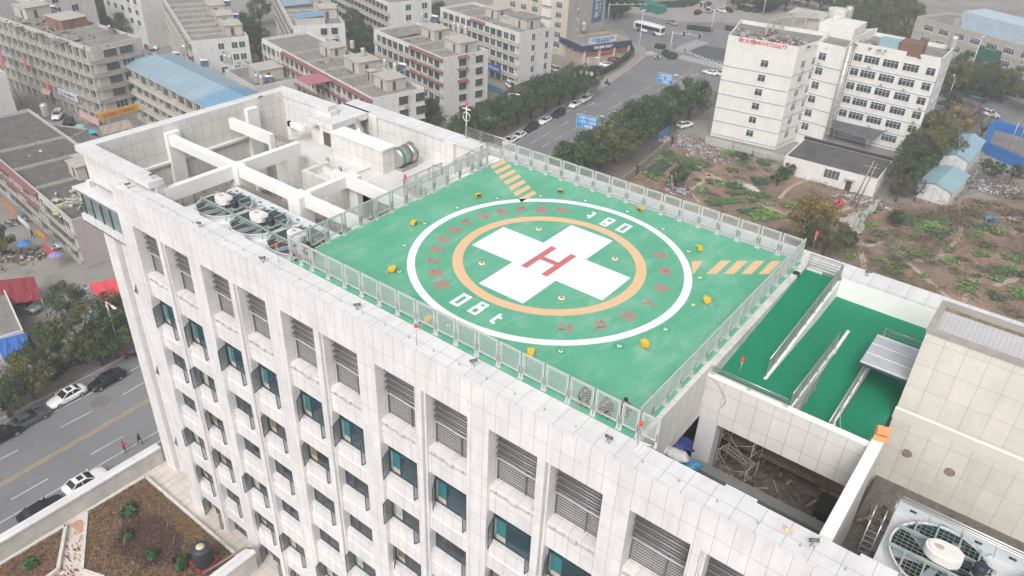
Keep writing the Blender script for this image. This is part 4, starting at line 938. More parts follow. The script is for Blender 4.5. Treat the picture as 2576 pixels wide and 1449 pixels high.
# proto roof furniture
TK = None
def water_tank(lb, p_, s=1.0):
    global TK
    if TK is None:
        TK = thing('water_tank', lb, 'water tank', p_, 0, 'steel water tanks on the rooftops'); m = MB(); pr = []
        for k in range(6): pr += [(.55,.35+k*.26),(.52,.46+k*.26),(.55,.57+k*.26)]
        pr += [(.4,2.05),(.15,2.15),(.01,2.15)]; m.lathe((0,0,0), pr, 18); m.build('drum', SSS, TK)
        m = MB(); 
        for k in range(4): a = k*1.57+.7; m.bar((.45*math.cos(a),.45*math.sin(a),0),(.45*math.cos(a),.45*math.sin(a),.36), .06)
        m.lathe((0,0,.30), [(.01,0),(.56,0),(.56,.06),(.01,.06)], 14); m.build('stand', GRILL, TK); o = TK
    else: o = dup(TK, lb)
    o.location = p_; o.scale = (s, s, s); return o
SHP = None; PVB = MG('solar collector tubes', (.06,.12,.18), .15)
def solar(lb, p_, rz=0):
    global SHP
    if SHP is None:
        SHP = thing('solar_heater', lb, 'solar heater', p_, rz, 'solar water heaters on the rooftops'); m = MB(); m.tube([(-.95,.55,1.35),(.95,.55,1.35)], .26, 14); m.build('tank', M('white tank', (.75,.75,.75), .4), SHP)
        m = MB()
        for k in range(14): m.tube([(-.85+k*.13,-.75,.15),(-.85+k*.13,.45,1.25)], .035, 6)
        m.add([(-.92,-.78,.08),(.92,-.78,.08),(.92,.48,1.18),(-.92,.48,1.18)], [(0,1,2,3)]); m.build('collector', [PVB], SHP)
        m = MB()
        for x in (-.85,.85): m.bar((x,.55,0),(x,.55,1.1), .05); m.bar((x,-.78,0),(x,.55,.05), .05)
        m.tube([(-.96,.55,1.35),(-1.0,.55,1.35)], .27, 12); m.build('stand', M('red stand cap', (.4,.05,.05), .5), SHP); o = SHP
    else: o = dup(SHP, lb)
    o.location = p_; o.rotation_euler.z = rz; return o
RT = lambda u, v, z: G(u, v, z)
# ---- west blocks, roofs about 14 m above the street
b3 = building('apartment_block', 'white apartment block with dark red canopies and pink roof patch beyond the roof well', 'building', (937.8,247.5), (656.5,95), (1050,212), -31.5, wall=CW,
  sides={'N': dict(kind=('grille','green','grille','plain'), step=2.5, w=1.9, h=1.7, red=(0,1,2), redx=(0,42), slab=.5, pier=.35, cap=90, ac=.2), 'E': dict(kind='grille', cols=[6.2,10.4], w=2.2, h=1.9, red=None, ac=.3, cap=10)}, L=53.5, Wd=12.6)
roofwalls(b3, (8.3, 16, 23, 30.5, 38.5), .5); roofroom(b3, 3.5, 5.5, 5.5, 4.8, 2.4); roofroom(b3, 17, 6.5, 6.5, 5.6, 2.5); roofroom(b3, 31, 7, 5.5, 4, 2.3); roofroom(b3, 11, 6, 1.6, 1.6, 2.2, roof=AW)
PINKR = MT('pink membrane roof', (.42,.15,.19), (.36,.12,.16), 2, 2, .02, .7, .05, .2)
m = MB(); z = b3['_H']-b3['_P']+.06; m.box(16.3,22.8,.3,6.4,z,z+.02); m.build('pink_roof', PINKR, b3)
b4 = building('apartment_block', 'white apartment block with dark red canopies and three steel tanks on its stair house', 'building', (1115,146), (946.5,75), (1216.5,120), -30.7, wall=CW,
  sides={'N': dict(kind=('green','grille','plain'), step=2.6, w=1.8, h=1.8, red=(0,1,2), redx=(0,14), slab=.4, pier=.2, cap=80), 'E': dict(kind='grille', cols=[4.6,9.6], w=2.1, h=1.8, red=(0,1,2), redx=(4.2,7.2), cap=10, slab=.0)}, L=31)
roofwalls(b4, (7, 13.5, 20, 26), .5); roofroom(b4, 2.2, 6.5, 6.5, 5.2, 2.5); roofroom(b4, 15, 8, 6, 4.6, 2.5); roofpatch(b4, [(21,26,1,8)], ROOFG, h=.5, slope=.3)
b5 = building('apartment_block', 'white apartment block with plain end wall and dark sloped roof shed near the street corner', 'building', (1308,82.5), (1137.7,27.5), (1388,64), -30.7, wall=CW,
  sides={'N': dict(kind=('grille','green','plain'), step=2.6, w=1.9, h=1.8, slab=.6, pier=.3, cap=85, red=(0,), redx=(14,20)), 'E': dict(kind='plain', cols=[4.4,9.4], w=1.3, h=1.8, cap=12, ac=.5)}, L=34)
roofwalls(b5, (7, 14, 21, 28), .45); roofroom(b5, 3, 5, 7.5, 5.5, 2.6, roof=ROOFG); roofroom(b5, 16, 6, 5, 5, 2.4); roofpatch(b5, [(10,14,5,11)], ROOFG, h=1.6, slope=-1.0)
b6 = building('apartment_block', 'white apartment block with blue sheet roofs beyond the pink roof, upper middle left', 'building', (736.5,65), (704,5), (869,61), -30.7, wall=CW, sides={'N': dict(kind='grille', step=2.8, cap=60, slab=.5), 'E': dict(kind='grille', cols=[7,9.8], w=1.6, h=1.7, cap=8)}, L=46, Wd=13.4)
roofwalls(b6, (9, 13, 18, 23, 30), .5); roofpatch(b6, [(.3,6,1,8.5)], BLUEN, h=2.3); roofpatch(b6, [(22,30,.5,8)], BLUER, h=.6); roofroom(b6, 8, 8.5, 6, 4.4, 2.6); roofroom(b6, 20, 8.5, 6, 4.4, 2.6)
b7 = building('apartment_block', 'long white block with stepped grey roofs behind the blue hipped roof', 'building', (480,103), (415,0), (622,92), -31, wall=CW, sides={'N': dict(kind='grille', step=3, slab=.9, cap=60), 'E': dict(kind='green', cols=[6,9.2,11], w=1.5, h=1.6, cap=9)}, L=52, Wd=13.5)
roofwalls(b7, (6, 11, 16, 22, 28, 34, 40), .5); roofroom(b7, 4, 9, 6, 4, 2.4); roofroom(b7, 14, 9, 6, 4, 2.6); roofroom(b7, 26, 9, 6, 4, 2.6)
b8 = building('apartment_block', 'tall white apartment block with brown corner pipe at the top edge of the photo', 'building', (980,7.5), (880,-38), (1095,2), -30.2, wall=CW, sides={'N': dict(kind='grille', step=2.6, slab=.9, cap=90), 'E': dict(kind='green', cols=[5,10.5], w=1.9, h=1.8, cap=8, nf=2)}, L=44, Wd=13.8)
roofwalls(b8, (8,16,24), .5)
b1 = building('shop_house', 'grey balcony block with cluttered roof terraces and market shops below, far left', 'building', (227,120), (20,49), (360,95), -27.5, wall=CB, sides={'N': dict(kind=('grille','plain','grille'), step=2.8, w=2.3, h=1.9, slab=1.1, pier=.9, cap=90, fl=2.9, nf=5, slabm=CONC), 'E': dict(kind=('plain','grille'), step=3.8, w=3.0, h=1.7, slab=.45, cap=16, nf=5)}, L=60, Wd=12)
roofwalls(b1, (5, 11, 17, 24, 31), .6); roofroom(b1, 18, 4, 7, 6, 2.5, mat=M('brick shed wall', (.24,.12,.09), .9, .3, 2)); roofroom(b1, 34, 4, 6, 6, 2.6); roofpatch(b1, [(8.5,14,-1.5,3)], ROOFG, h=.2, slope=.3)
b2 = building('shop_house', 'long balcony block with pale blue hipped sheet roof beyond the left roof corner', 'building', (523,268), (321,165), (615,240), -33, wall=CB, sides={'N': dict(kind=('plain','grille'), step=3.4, w=2.9, h=1.7, slab=.9, pier=.6, cap=80, ac=.3), 'W': dict(kind='grille', step=3.4, cap=8)}, L=38, Wd=11.5, parapet=.3)
b2.location = b2.location  # roof of blue sheets, hipped
m = MB(); L_, W_, H_ = 38, b2['_W'], b2['_H']; sy = 1 if W_ > 0 else -1
e = .6; r = [(-14,-e*sy,H_+.1),(L_+e,-e*sy,H_+.1),(L_+e,W_+e*sy,H_+.1),(-14,W_+e*sy,H_+.1),(-14,W_/2,H_+2.1),(L_-5,W_/2,H_+2.1)]
m.add(r, [(0,1,5,4),(1,2,5),(2,3,4,5),(0,4,3)]); m.build('sheet_roof', BLUER, b2)
m = MB(); m.add([(-14,-e*sy,H_+.12),(4.5,-e*sy,H_+.12),(2.0,W_/2,H_+2.14),(-14,W_/2,H_+2.14),(4.5,W_+e*sy,H_+.12),(-14,W_+e*sy,H_+.12)], [(0,1,2,3),(3,2,4,5)]); m.build('newer_sheet_roof', BLUEN, b2)
m = MB(); m.box(-14,L_+e,-e*sy-.1*sy,-e*sy,H_-.15,H_+.1); m.box(-14,0,0,W_,0,H_); m.build('gutter', AW, b2)
b11 = building('shop_house', 'grey block with dark red canopies and pinkish end wall at the left edge', 'building', (179,554), (0,402), (222,540), -36.2, wall=CB, sides={'N': dict(kind=('grille','plain','grille'), step=2.5, w=2.2, h=1.6, slab=.55, cap=70, fl=2.35, nf=3, sill=.55, red=(0,1), redx=(14,50), ac=.5, slabm=CONC)}, L=55, Wd=13, roof=ROOFD)
m = MB(); m.box(-.06, 0, 0, b11['_W'], 0, b11['_H']); m.build('end_wall', M('pinkish washed wall', (.42,.36,.37), .85, .06, .5, stain=.15), b11)
roofwalls(b11, (6,7,16,26,36), .5); roofroom(b11, 15, 7, 4, 5, 2.4); roofpatch(b11, [(0.5,3.5,4,9)], M('white plastic sheets', (.55,.52,.52), .6, .3, 2), 'plastic_sheet', h=.3, slope=.2)
b13 = building('low_house', 'low dark roofed house with yellow sign board, white tank and solar heater, left edge', 'building', (180,345), (0,322), (180,318), -40.5, wall=CB, sides={'N': dict(kind='plain', step=4, cap=6)}, L=34, parapet=.3, roof=ROOFD)
b14 = building('low_house', 'grey roofed row with orange roof door beside the left roof corner', 'building', (205,440), (60,378), (208,372), -37.5, wall=CB, sides={}, L=38, parapet=.4, roof=ROOFD)
roofwalls(b14, (5,10,16), .5); roofroom(b14, -1, 1, 4.5, 4, 2.6)
b9 = building('apartment_block', 'white building with one dark window in the top left corner of the photo', 'building', (106,-14), (0,-40), (180,-50), -27, wall=CW, sides={'E': dict(kind='plain', cols=[2,7], w=2, h=1.8, cap=6), 'N': dict(kind='plain', cols=[4,10,17], w=2.4, h=2.2, cap=9)}, L=40, Wd=14)
g10 = G(12,181,-32)
b10 = building('apartment_block', 'white end wall of a block at the left edge above the green shop sign', 'building', g10, g10+Vector((-20,2,0)), g10+Vector((-1.2,-12,0)), -32, wall=CW, sides={'N': dict(kind='plain', step=4, cap=12)})
b15 = building('apartment_block', 'pale block between trees beyond the parking lot at the top left', 'building', (350,-8), (250,-40), (330,-60), -30, wall=CW, sides={'N': dict(kind='plain', step=4, cap=12)}, L=22, Wd=20)
b16 = building('low_house', 'flat roofed house with white stair house behind the tower coping', 'building', (640,218), (540,160), (700,150), -37, wall=CW, sides={}, L=16, Wd=16, parapet=.4)
roofroom(b16, 3, 3, 6, 6, 2.6)
b17 = building('low_house', 'low roof with dark red band and four steel tanks below the red canopies', 'building', (745,228), (632,262), (790,205), -38, wall=CW, sides={}, L=14, Wd=16, roof=REDT)
# ---- buildings round the junction
tw0 = G(1424,95,-39.3); tw1 = G(1505,66,-39.3)
b18 = building('apartment_tower', 'beige apartment tower with bay windows and a grey stone side carrying a tall blue banner', 'building', (tw0.x,tw0.y,0), (tw0.x-30,tw0.y+2,0), (tw1.x,tw1.y,0), -17, wall=CBE, sides={'N': dict(kind='white', cols=[2.2,6.6,11.5,16,20.5], w=2.4, h=1.8, slab=.0, cap=90, ac=.5), 'E': dict(kind='plain', cols=[4.5], w=.8, h=2.2, cap=12)}, L=30)
sy2 = 1 if b18['_W'] > 0 else -1; Wt = abs(b18['_W'])
m = MB(); m.box(-.14, 0, 0, 4.2*sy2, 5, 27.5); m.box(-.14, 0, 5.6*sy2, Wt*sy2, 5, 27.5); m.build('stone_cladding', MT('grey stone cladding', (.40,.385,.36), (.25,.24,.22), 1.2, .6, .03, .7, .08, .1), b18)
m = MB()
for f in range(7): m.box(6, 9.4, -.9*sy2, 0, 4+f*3.3, 6.2+f*3.3)
m.build('bay_window', [WF], b18)
rs_ = building('corner_restaurant', 'two storey corner restaurant with dark blue fascia and brown sign band', 'building', (1467,114), (1417,92), (1548,80), -39.3, wall=M('tan plaster', (.42,.33,.25), .8, .1, 1), sides={'N': dict(kind='plain', cols=[3,6], w=1.2, h=1.5, cap=4, nf=1), 'E': dict(kind='green', step=4.2, w=3.6, h=2.2, cap=8, fl=2.9, sill=.4)}, L=10.5, Wd=17)
NAVY = M('dark navy fascia', (.025,.04,.10), .4, .1); SBR = M('brown sign band', (.25,.10,.06), .5, .1); TXW = M('white sign letters', (.75,.76,.78), .5, .02); TXB = M('blue sign letters', (.04,.16,.36), .5); TXR = M('red sign letters', (.62,.10,.10), .5); TXG = M('gold sign letters', (.6,.45,.15), .5)
sy = 1 if rs_['_W'] > 0 else -1; Hh = rs_['_H']; Wr = abs(rs_['_W'])
m = MB(); m.box(-.9, 11.2, -.9*sy, 0, Hh-1.6, Hh-.2); m.box(-.9, 0, 0, (Wr+.5)*sy, Hh-1.6, Hh-.2); m.build('fascia', NAVY, rs_)
m = MB(); m.box(-.5, -.3, .3*sy, (Wr+.3)*sy, 2.4, 3.5); m.build('sign_band', SBR, rs_)
m = MB()
for k in range(4): y = k*(Wr-.6)/3; m.box(-.75, -.05, y*sy, (y+.7)*sy, 0, Hh-1.6)
m.build('column', M('pale column', (.50,.46,.42), .7), rs_)
ey = -math.pi/2
text('sign_letters', '银城酒楼 宴会厅', TXW, .95, (-.93, Wr*.4*sy, Hh-.9), (R(90),0,ey), rs_, .02, .01)
text('sign_letters', '湘味土菜馆', TXR, .8, (-.53, Wr*.45*sy, 2.95), (R(90),0,ey), rs_, .02, .01)
bb = thing('billboard', 'white and blue rooftop sign board on the corner restaurant', 'sign', (0,0,0)); bb.matrix_world = rs_.matrix_basis @ Matrix.Translation((.6, 2.5*sy, Hh-.3)) @ Matrix.Rotation(ey, 4, 'Z')
x_ = -1 if sy > 0 else 1
m = MB(); m.box(0, -10 if sy > 0 else 10, 0, .12, .2, 1.9) if False else m.box(0, 10.2, 0, .12, .2, 1.9); m.build('board', M('pale blue board', (.50,.58,.60), .5), bb)
text('sign_letters', '中医推拿 足浴养生会所', TXB, 1.0, (5.1, -.03, 1.25), (R(90),0,0), bb, .01, .01, wfit=8.4); text('sign_letters', '中国体育彩票专卖店', TXB, .55, (5.1, -.03, .55), (R(90),0,0), bb, .01, .01, wfit=5)
bn = thing('banner', 'tall blue banner with white characters and star border on the stone tower', 'banner', (0,0,0))
bn.matrix_world = b18.matrix_basis @ Matrix.Translation((-.16, Wt*.78*sy2, 0)) @ Matrix.Rotation(ey, 4, 'Z')
m = MB(); m.box(-2.6, 2.6, -.12, 0, 8.2, 19); m.build('sheet', M('banner blue', (.035,.07,.19), .5, .05), bn)
m = MB()
for k in range(20):
    for x in (-2.35, 2.25): m.box(x, x+.16, -.135, -.12, 8.5+k*.52, 8.7+k*.52)
for k in range(9): m.box(-2.2+k*.52, -2.04+k*.52, -.135, -.12, 8.5, 8.66)
m.build('border', TXW, bn)
for i, chh in enumerate('洗足浴'): text('banner_letters', chh, TXW, 2.1, (-.6, -.14, 15.2-i*2.4), (R(90),0,0), bn, .01, .03)
for i, chh in enumerate('康乐休闲中心'): text('banner_letters', chh, TXW, .9, (1.2, -.14, 15.6-i*1.1), (R(90),0,0), bn, .01, .01)
# ---- white angled office block on the right
WH = wallm('bright white office wall', (.74,.725,.69), .14)
Zr = -21.5
def P(u, v, z=Zr): return G(u, v, z)
ob = thing('office_block', 'white angled six storey office block with thin blue lines and clutter on its roof', 'building', (0,0,ZG))
pA = Vector((-46.7,138.4,0)); pB = Vector((-34.35,148.25,0)) ; 
# plan measured from the photo: left wing end, inner corner, long right wing
a0 = G(1833,88,-21.4); a1 = G(2010,118,-21.4); k1 = G(2062,103,-21.4); s0 = G(2075,72,-21.4); 
w0 = G(2150,105,-22.6); w1 = G(2372,147,-22.6); w1.z = 0
plan1 = [(a0.x,a0.y),(a1.x,a1.y),(k1.x,k1.y),(k1.x-1,k1.y+9),(a0.x-4,a0.y+16)]
H1 = -21.4-ZG
def plan_block(name, plan, H, par=.9):
    m = MB(); m.prism(plan, 0, H-par); o = m.build(name, WH, ob, uvo=(.3,.1)); n = len(plan)
    c = Vector((sum(p[0] for p in plan)/n, sum(p[1] for p in plan)/n, 0)); m = MB()
    for i in range(n):
        p, q = Vector((*plan[i],0)), Vector((*plan[(i+1) % n],0)); d = (q-p).normalized(); nn = Vector((-d.y, d.x, 0))
        if nn.dot(c-p) < 0: nn = -nn
        m.prism([(p.x,p.y),(q.x,q.y),(q.x+nn.x*.25,q.y+nn.y*.25),(p.x+nn.x*.25,p.y+nn.y*.25)], H-par, H) if (nn.cross(d)).z < 0 else m.prism([(p.x,p.y),(p.x+nn.x*.25,p.y+nn.y*.25),(q.x+nn.x*.25,q.y+nn.y*.25),(q.x,q.y)], H-par, H)
    m.build('parapet', WH, ob); m = MB(); m.poly([(x, y, H-par+.03) for x, y in plan]); m.build('roof', ROOFG, ob); return o
plan_block('left_wing', plan1, H1)
pm = GY(2062,103,k1.y)
plan2 = [(k1.x,k1.y),(k1.x+6.3,k1.y-.5),(w0.x,w0.y),(w0.x+1,w0.y+13),(k1.x-1,k1.y+10)]
plan_block('stair_core', plan2, H1-.2, .8)
dw = (w1-w0); dw.z = 0; dw.normalize(); nw = Vector((-dw.y, dw.x, 0)); 
plan3 = [(w0.x,w0.y),(w1.x,w1.y),(w1.x+nw.x*13,w1.y+nw.y*13),(w0.x+nw.x*13,w0.y+nw.y*13)]
H3 = -22.6-ZG; plan_block('right_wing', plan3, H3)
BLN = M('blue grey line', (.22,.26,.36), .7)
def facade(p, q, cols, H, w, h, z0, fl, nf, kind='white', ac=.4, line=True, seed=1):
    p = Vector((p[0],p[1],0)); q = Vector((q[0],q[1],0)); d = (q-p); LL = d.length; d.normalize(); n = Vector((d.y,-d.x,0)); ang = math.atan2(d.y,d.x); rnd = random.Random(seed); m = MB()
    for f in range(nf):
        zz = z0+f*fl
        for c in cols:
            ww = w if not isinstance(c, tuple) else c[1]; c0 = c if not isinstance(c, tuple) else c[0]
            r_ = p+d*c0+n*.03; child(ob, 'window', win_mesh(ww, h, kind), (r_.x, r_.y, zz), ang)
            if rnd.random() < ac: r_ = p+d*(c0+rnd.uniform(.2,1.4))+n*.1; child(ob, 'air_conditioner', ACM, (r_.x, r_.y, zz-1.0), ang)
        if line: a, b = p+n*.02, q+n*.02; m.bar(Vector((a.x,a.y,zz-1.25)), Vector((b.x,b.y,zz-1.25)), .05, .16)
    if line: m.build('blue_line', BLN, ob)
L1 = (a1-a0).length
facade(a0, a1, [8.2], H1, 1.7, 1.6, 1.8, 3.25, 6, ac=.1)
facade(a1, k1, [2.6, 7.2], H1, 1.7, 1.7, 2.2, 3.25, 6, ac=.9, seed=2)
facade(k1, Vector((k1.x+6.3,k1.y-.5,0)), [.6,], H1, 1.7, 1.7, 3.4, 3.25, 6, ac=.1, seed=3)
facade(Vector((k1.x+6.3,k1.y-.5,0)), w0, [(1.2,.8),(3.6,.8)], H1, .8, 1.5, 3.0, 3.25, 6, ac=.3, seed=5, kind='plain')
LW = (Vector((w1.x,w1.y))-Vector((w0.x,w0.y))).length
facade(w0, w1, [(.7,1.9),(LW*.16,3.4),(LW*.38,3.4),(LW*.61,3.4),(LW*.87,1.9)], H3, 3.4, 1.75, 1.8, 3.3, 6, ac=.35, seed=4)
facade(w1, Vector((w1.x+nw.x*13,w1.y+nw.y*13,0)), [4], H3, 1.8, 1.7, 1.8, 3.3, 6, ac=0)
m = MB(); cc = Vector((k1.x+7.0,k1.y-1.0,0)); m.tube([(cc.x,cc.y,0),(cc.x,cc.y,H1+.6)], .5, 14)
for k in range(14): m.tube([(cc.x,cc.y,1+k*1.65),(cc.x,cc.y,1.12+k*1.65)], .56, 14)
m.tube([(cc.x-.1,cc.y,.9),(cc.x-.3,cc.y-2.2,.5)], .5, 14)
m.build('exhaust_duct', M('grey riveted duct', (.48,.48,.47), .4, .08, 1, .4), ob)
m = MB(); m.tube([(w0.x+.4,w0.y-.15,0),(w0.x+.4,w0.y-.15,H3-.3)], .09, 8); m.build('drain_pipe', M('rust drain', (.25,.2,.17), .8), ob)
m = MB(); r0 = P(2062,62,-20.2); 
o_ = MB(); q = G(2025,60,-21.5); o_.prism([(q.x-4,q.y-2),(q.x+4.5,q.y-1),(q.x+4,q.y+6),(q.x-4.5,q.y+5)], H1-.9, H1+2.2); o_.build('roof_room', CB, ob)
q = G(2105,55,-19.5); o_ = MB(); o_.prism([(q.x-3,q.y-2.5),(q.x+5,q.y-2.5),(q.x+5,q.y+7),(q.x-3,q.y+7)], H1-1, H1+1.6); o_.build('lift_room', WH, ob)
q = G(2310,118,-21.5); o_ = MB(); o_.box(q.x-3.6,q.x+1.2,q.y-1.4,q.y+3,H3-.9,H3+1.9); o_.build('brick_shed', MT('red brick', (.20,.085,.06), (.2,.16,.13), .25, .08, .01, .9, .2, .3, offset=.5), ob)
o_ = MB(); o_.box(q.x-8,q.x-3.8,q.y-1,q.y+2,H3-.9,H3+1.6); o_.build('blue_shed', M('pale blue shed sheet', (.25,.38,.42), .6, .1), ob)
dvec = a1-a0; angp = math.atan2(dvec.y, dvec.x)
q = (a0+a1)/2+Vector((dvec.y,-dvec.x,0)).normalized()*.06
RB0 = M('pink letter band', (.55,.33,.31), .7, .1, 1); mb_ = MB(Matrix.Translation(q) @ Matrix.Rotation(angp,4,'Z')); mb_.box(-L1*.38, L1*.38, -.01, .05, H1-1.25, H1+.1) if False else None
text('roof_letters', '金大楼 8X9705677', TXR, 1.15, (q.x,q.y,H1-.55), (R(90),0,angp), ob, .02, .02, wfit=L1*.7)
# pergola ring on the roof behind
m = MB(); f_ = [G(u, v, -19.3) for u, v in ((1933,58),(1950,50),(1975,44),(2000,41),(2030,42),(2062,46))]; g_ = [G(u, v, -19.3) for u, v in ((1932,50),(1948,42),(1974,36),(2001,33),(2032,34),(2066,38))]
for q1, q2 in ((f_,), (g_,)) if False else []: pass
for cv in (f_, g_):
    for p, q in zip(cv, cv[1:]): m.bar((p.x,p.y,H1+2.1), (q.x,q.y,H1+2.1), .3, .35)
for i in range(len(f_)-1):
    for k in range(4): p, q = f_[i].lerp(f_[i+1], k/4), g_[i].lerp(g_[i+1], k/4); m.bar((p.x,p.y,H1+2.3), (q.x,q.y,H1+2.3), .18, .12)
    p = f_[i]; m.bar((p.x,p.y,H1-1), (p.x,p.y,H1+2), .4)
m.build('roof_pergola', AW, ob)
for u, v, z, s, lb in ((2128,40,-19.4,1.9,'tall ribbed steel tank beside the satellite dish on the office block roof'), (2392,110,-22.9,1.6,'ribbed steel tank in the middle of the right office wing roof')):
    water_tank(lb, G(u, v+18, -21.9 if s > 1.8 else -23.4), s)
wt = G(2090,62,-20.9); t_ = thing('white_tank', 'large white round roof tank next to the satellite dish', 'water tank', (wt.x,wt.y+3,-20.2)); m = MB(); m.lathe((0,0,0), [(2.0,0),(2.15,2.2),(2.2,2.5),(1.9,2.3),(.01,2.3)], 24); m.build('drum', M('mouldy white tank', (.58,.58,.52), .6, .15, 1, stain=.6), t_)
sd = thing('satellite_dish', 'white satellite dish on the roof of the office block', 'satellite dish', (wt.x+.8,wt.y,-20.2)); sd.scale = (.8,.8,.8); m = MB(Matrix.Translation((0,0,1.2)) @ Matrix.Rotation(R(65),4,'X')); m.lathe((0,0,0), [(.01,-.05),(.6,.02),(1.05,.22),(1.05,.25),(.6,.05),(.01,-.02)], 22); m.build('dish', M('dish white', (.52,.52,.51), .7), sd); m = MB(); m.tube([(0,.1,0),(0,.1,1.2)], .06, 8); m.build('mast', GREYM, sd)
def clutter(lb, c, rx, ry, z, n, seed, cols, s=.5, cat='clutter', name='roof_clutter'):
    rnd = random.Random(seed); m = MB()
    for k in range(n):
        x, y = c.x+rnd.gauss(0,rx), c.y+rnd.gauss(0,ry); a = rnd.uniform(0,3.1); d = Vector((math.cos(a),math.sin(a),rnd.uniform(-.15,.15))); L_ = s*rnd.uniform(.3,1.8); m.bar(Vector((x,y,z+rnd.uniform(.02,.35)))-d*L_/2, Vector((x,y,z+rnd.uniform(.02,.35)))+d*L_/2, s*rnd.uniform(.15,.7), s*rnd.uniform(.05,.4), rnd.randrange(len(cols)))
    return tag(m.build(name, cols), lb, cat, kind='stuff')
RB = [M('rubbish white', (.50,.49,.47), .7, .2, 3), M('rubbish brown', (.16,.12,.09), .9, .3, 3), M('rubbish grey', (.26,.25,.24), .8, .3, 3), M('rubbish dark', (.06,.06,.06), .8, .2), M('rubbish rust', (.26,.12,.09), .8, .3)]
clutter('heap of discarded boards and frames on the left office wing roof', (a0+a1)/2+Vector((1,6,0)), 4.5, 2.2, -22.2, 170, 5, RB, .9)
clutter('scattered junk around the brick shed on the right office wing roof', G(2200,112,-23), 6, 2.0, -23.4, 90, 6, RB, .7)
# ---- low house in front of the office block
lh = building('low_house', 'single storey white house with flat dark roof and a door towards the garden', 'building', (1976,391), (2209,452), (2025,348), -41.0, wall=WH, sides={'N': dict(kind='grey', cols=[8.6], w=3.2, h=2.0, nf=1, sill=.8, cap=2, ac=0), 'W': dict(kind='plain', step=3.2, w=1.9, h=1.8, nf=1, cap=5, ac=0)}, parapet=.35, roof=M('dark felt roof', (.085,.083,.082), .9, .35, .35, stain=.3))
m = MB(); Hh = lh['_H']; s_ = 1 if lh['_W'] > 0 else -1; m.box(13.4, 14.5, -.04*s_, 0, 0, 2.3); m.build('door', M('dark door', (.06,.045,.04), .7), lh); m = MB(); m.box(13.0,15.0,-.9*s_,0,2.5,2.7); m.build('door_canopy', AW, lh)
m = MB(); LL = lh['_L']; m.box(0,LL,(abs(lh['_W'])-.5)*s_,(abs(lh['_W'])+.1)*s_,Hh,Hh+.5); m.build('black_edge', M('black tar edge', (.03,.03,.035), .8), lh)
cy = thing('lean_to', 'dark sheet lean-to with blue edge at the foot of the office block', 'lean-to', G(2105,345,-45)); m = MB(); m.add([(-13,-2,3.0),(9,-5,3.0),(10,1,4.2),(-12,4,4.2),(-13,-2,2.9),(9,-5,2.9),(10,1,4.1),(-12,4,4.1)], BOXF); m.build('sheet', M('dark grey sheet', (.09,.10,.11), .6, .3, .8), cy); m = MB()
for x in (-12.5,-6,0,8): m.tube([(x,-2.2-(x+13)*.13,0),(x,-2.2-(x+13)*.13,2.95)], .07, 6)
m.build('post', GREYM, cy)
# ---- blue roofed sheds and the far right
SBL = MT('sky blue sheet roof', (.27,.42,.47), (.19,.33,.38), .8, 30, .04, .5, .06, .15); SHW = M('white shed panel', (.62,.63,.62), .5, .05, 1)
def shed(lb, A, B, C, z, Lx=None):
    a, b, c = G(*A, z), G(*B, z), G(*C, z); u = b-a; u.z = 0; L = Lx or u.length; u.normalize(); rz = math.atan2(u.y,u.x); v = Vector((-u.y,u.x,0)); Wd = (c-a).dot(v); H = z-ZG
    t_ = thing('site_shed', lb, 'shed', (a.x,a.y,ZG), rz, 'blue roofed site sheds'); s = 1 if Wd > 0 else -1
    m = MB(); m.box(.3, L-.3, .3*s, Wd-.3*s, 0, H); m.add([(.3,.3*s,H),(.3,Wd-.3*s,H),(.3,Wd/2,H+.9),(L-.3,.3*s,H),(L-.3,Wd-.3*s,H),(L-.3,Wd/2,H+.9)], [(0,1,2),(3,5,4)]); m.build('wall', SHW, t_)
    m = MB(); m.add([(0,0,H),(L,0,H),(L,Wd/2,H+1.1),(0,Wd/2,H+1.1),(L,Wd,H),(0,Wd,H),(0,0,H-.08),(L,0,H-.08),(L,Wd,H-.08),(0,Wd,H-.08)], [(0,1,2,3),(3,2,4,5),(0,6,7,1),(4,8,9,5)]); m.build('roof', SBL, t_)
    m = MB()
    for x in (.3,): 
        for k in range(5): y = .3*s+(Wd-.6*s)*k/4; m.bar((x-.03,y,0),(x-.03,y,H), .07)
        m.bar((x-.03,.3*s,.2),(x-.03,Wd*.5,H), .05); m.bar((x-.03,Wd-.3*s,.2),(x-.03,Wd*.5,H), .05)
    m.build('frame', GREYM, t_); return t_
shed('nearer blue roofed white shed by the rubbish tip', (2305,461), (2342,427), (2399,486), -42, 13)
shed('farther two storey blue roofed shed with outside stair', (2366,391), (2412,338), (2445,402), -40.5)
gt = thing('blue_gateway', 'tall bright blue sheet frame at the right edge of the photo', 'gateway', G(2484,395,-45)); GB = M('bright blue sheet', (.02,.14,.42), .45, .06, 1)
g1 = G(2500,312,-38.5)-gt.location; g2 = G(2590,345,-38.5)-gt.location; m = MB(); m.bar((g1.x,g1.y,6.5),(g2.x+6,g2.y+1,6.5), .8, 2.1); m.bar((g1.x,g1.y,0),(g1.x,g1.y,7), 1.2, 2.0); m.build('frame', GB, gt); m = MB(); h1 = G(2484,372,-43.5)-gt.location; h2 = G(2590,418,-43.5)-gt.location; m.bar((h1.x,h1.y,1.2),(h2.x,h2.y,1.2), .2, 3.2); m.build('hoarding', GB, gt)
go = building('office_block', 'grey office block with white windows, pale blue top and green netting, top right corner', 'building', (2308,40), (2590,118), (2330,10), -30.5, wall=M('grey office concrete', (.40,.375,.34), .8, .1, .5, stain=.2), sides={'N': dict(kind='white', step=5.2, w=3.2, h=1.7, fl=3.5, nf=4, slab=.12, cap=95, ac=.3)}, L=62, Wd=16)
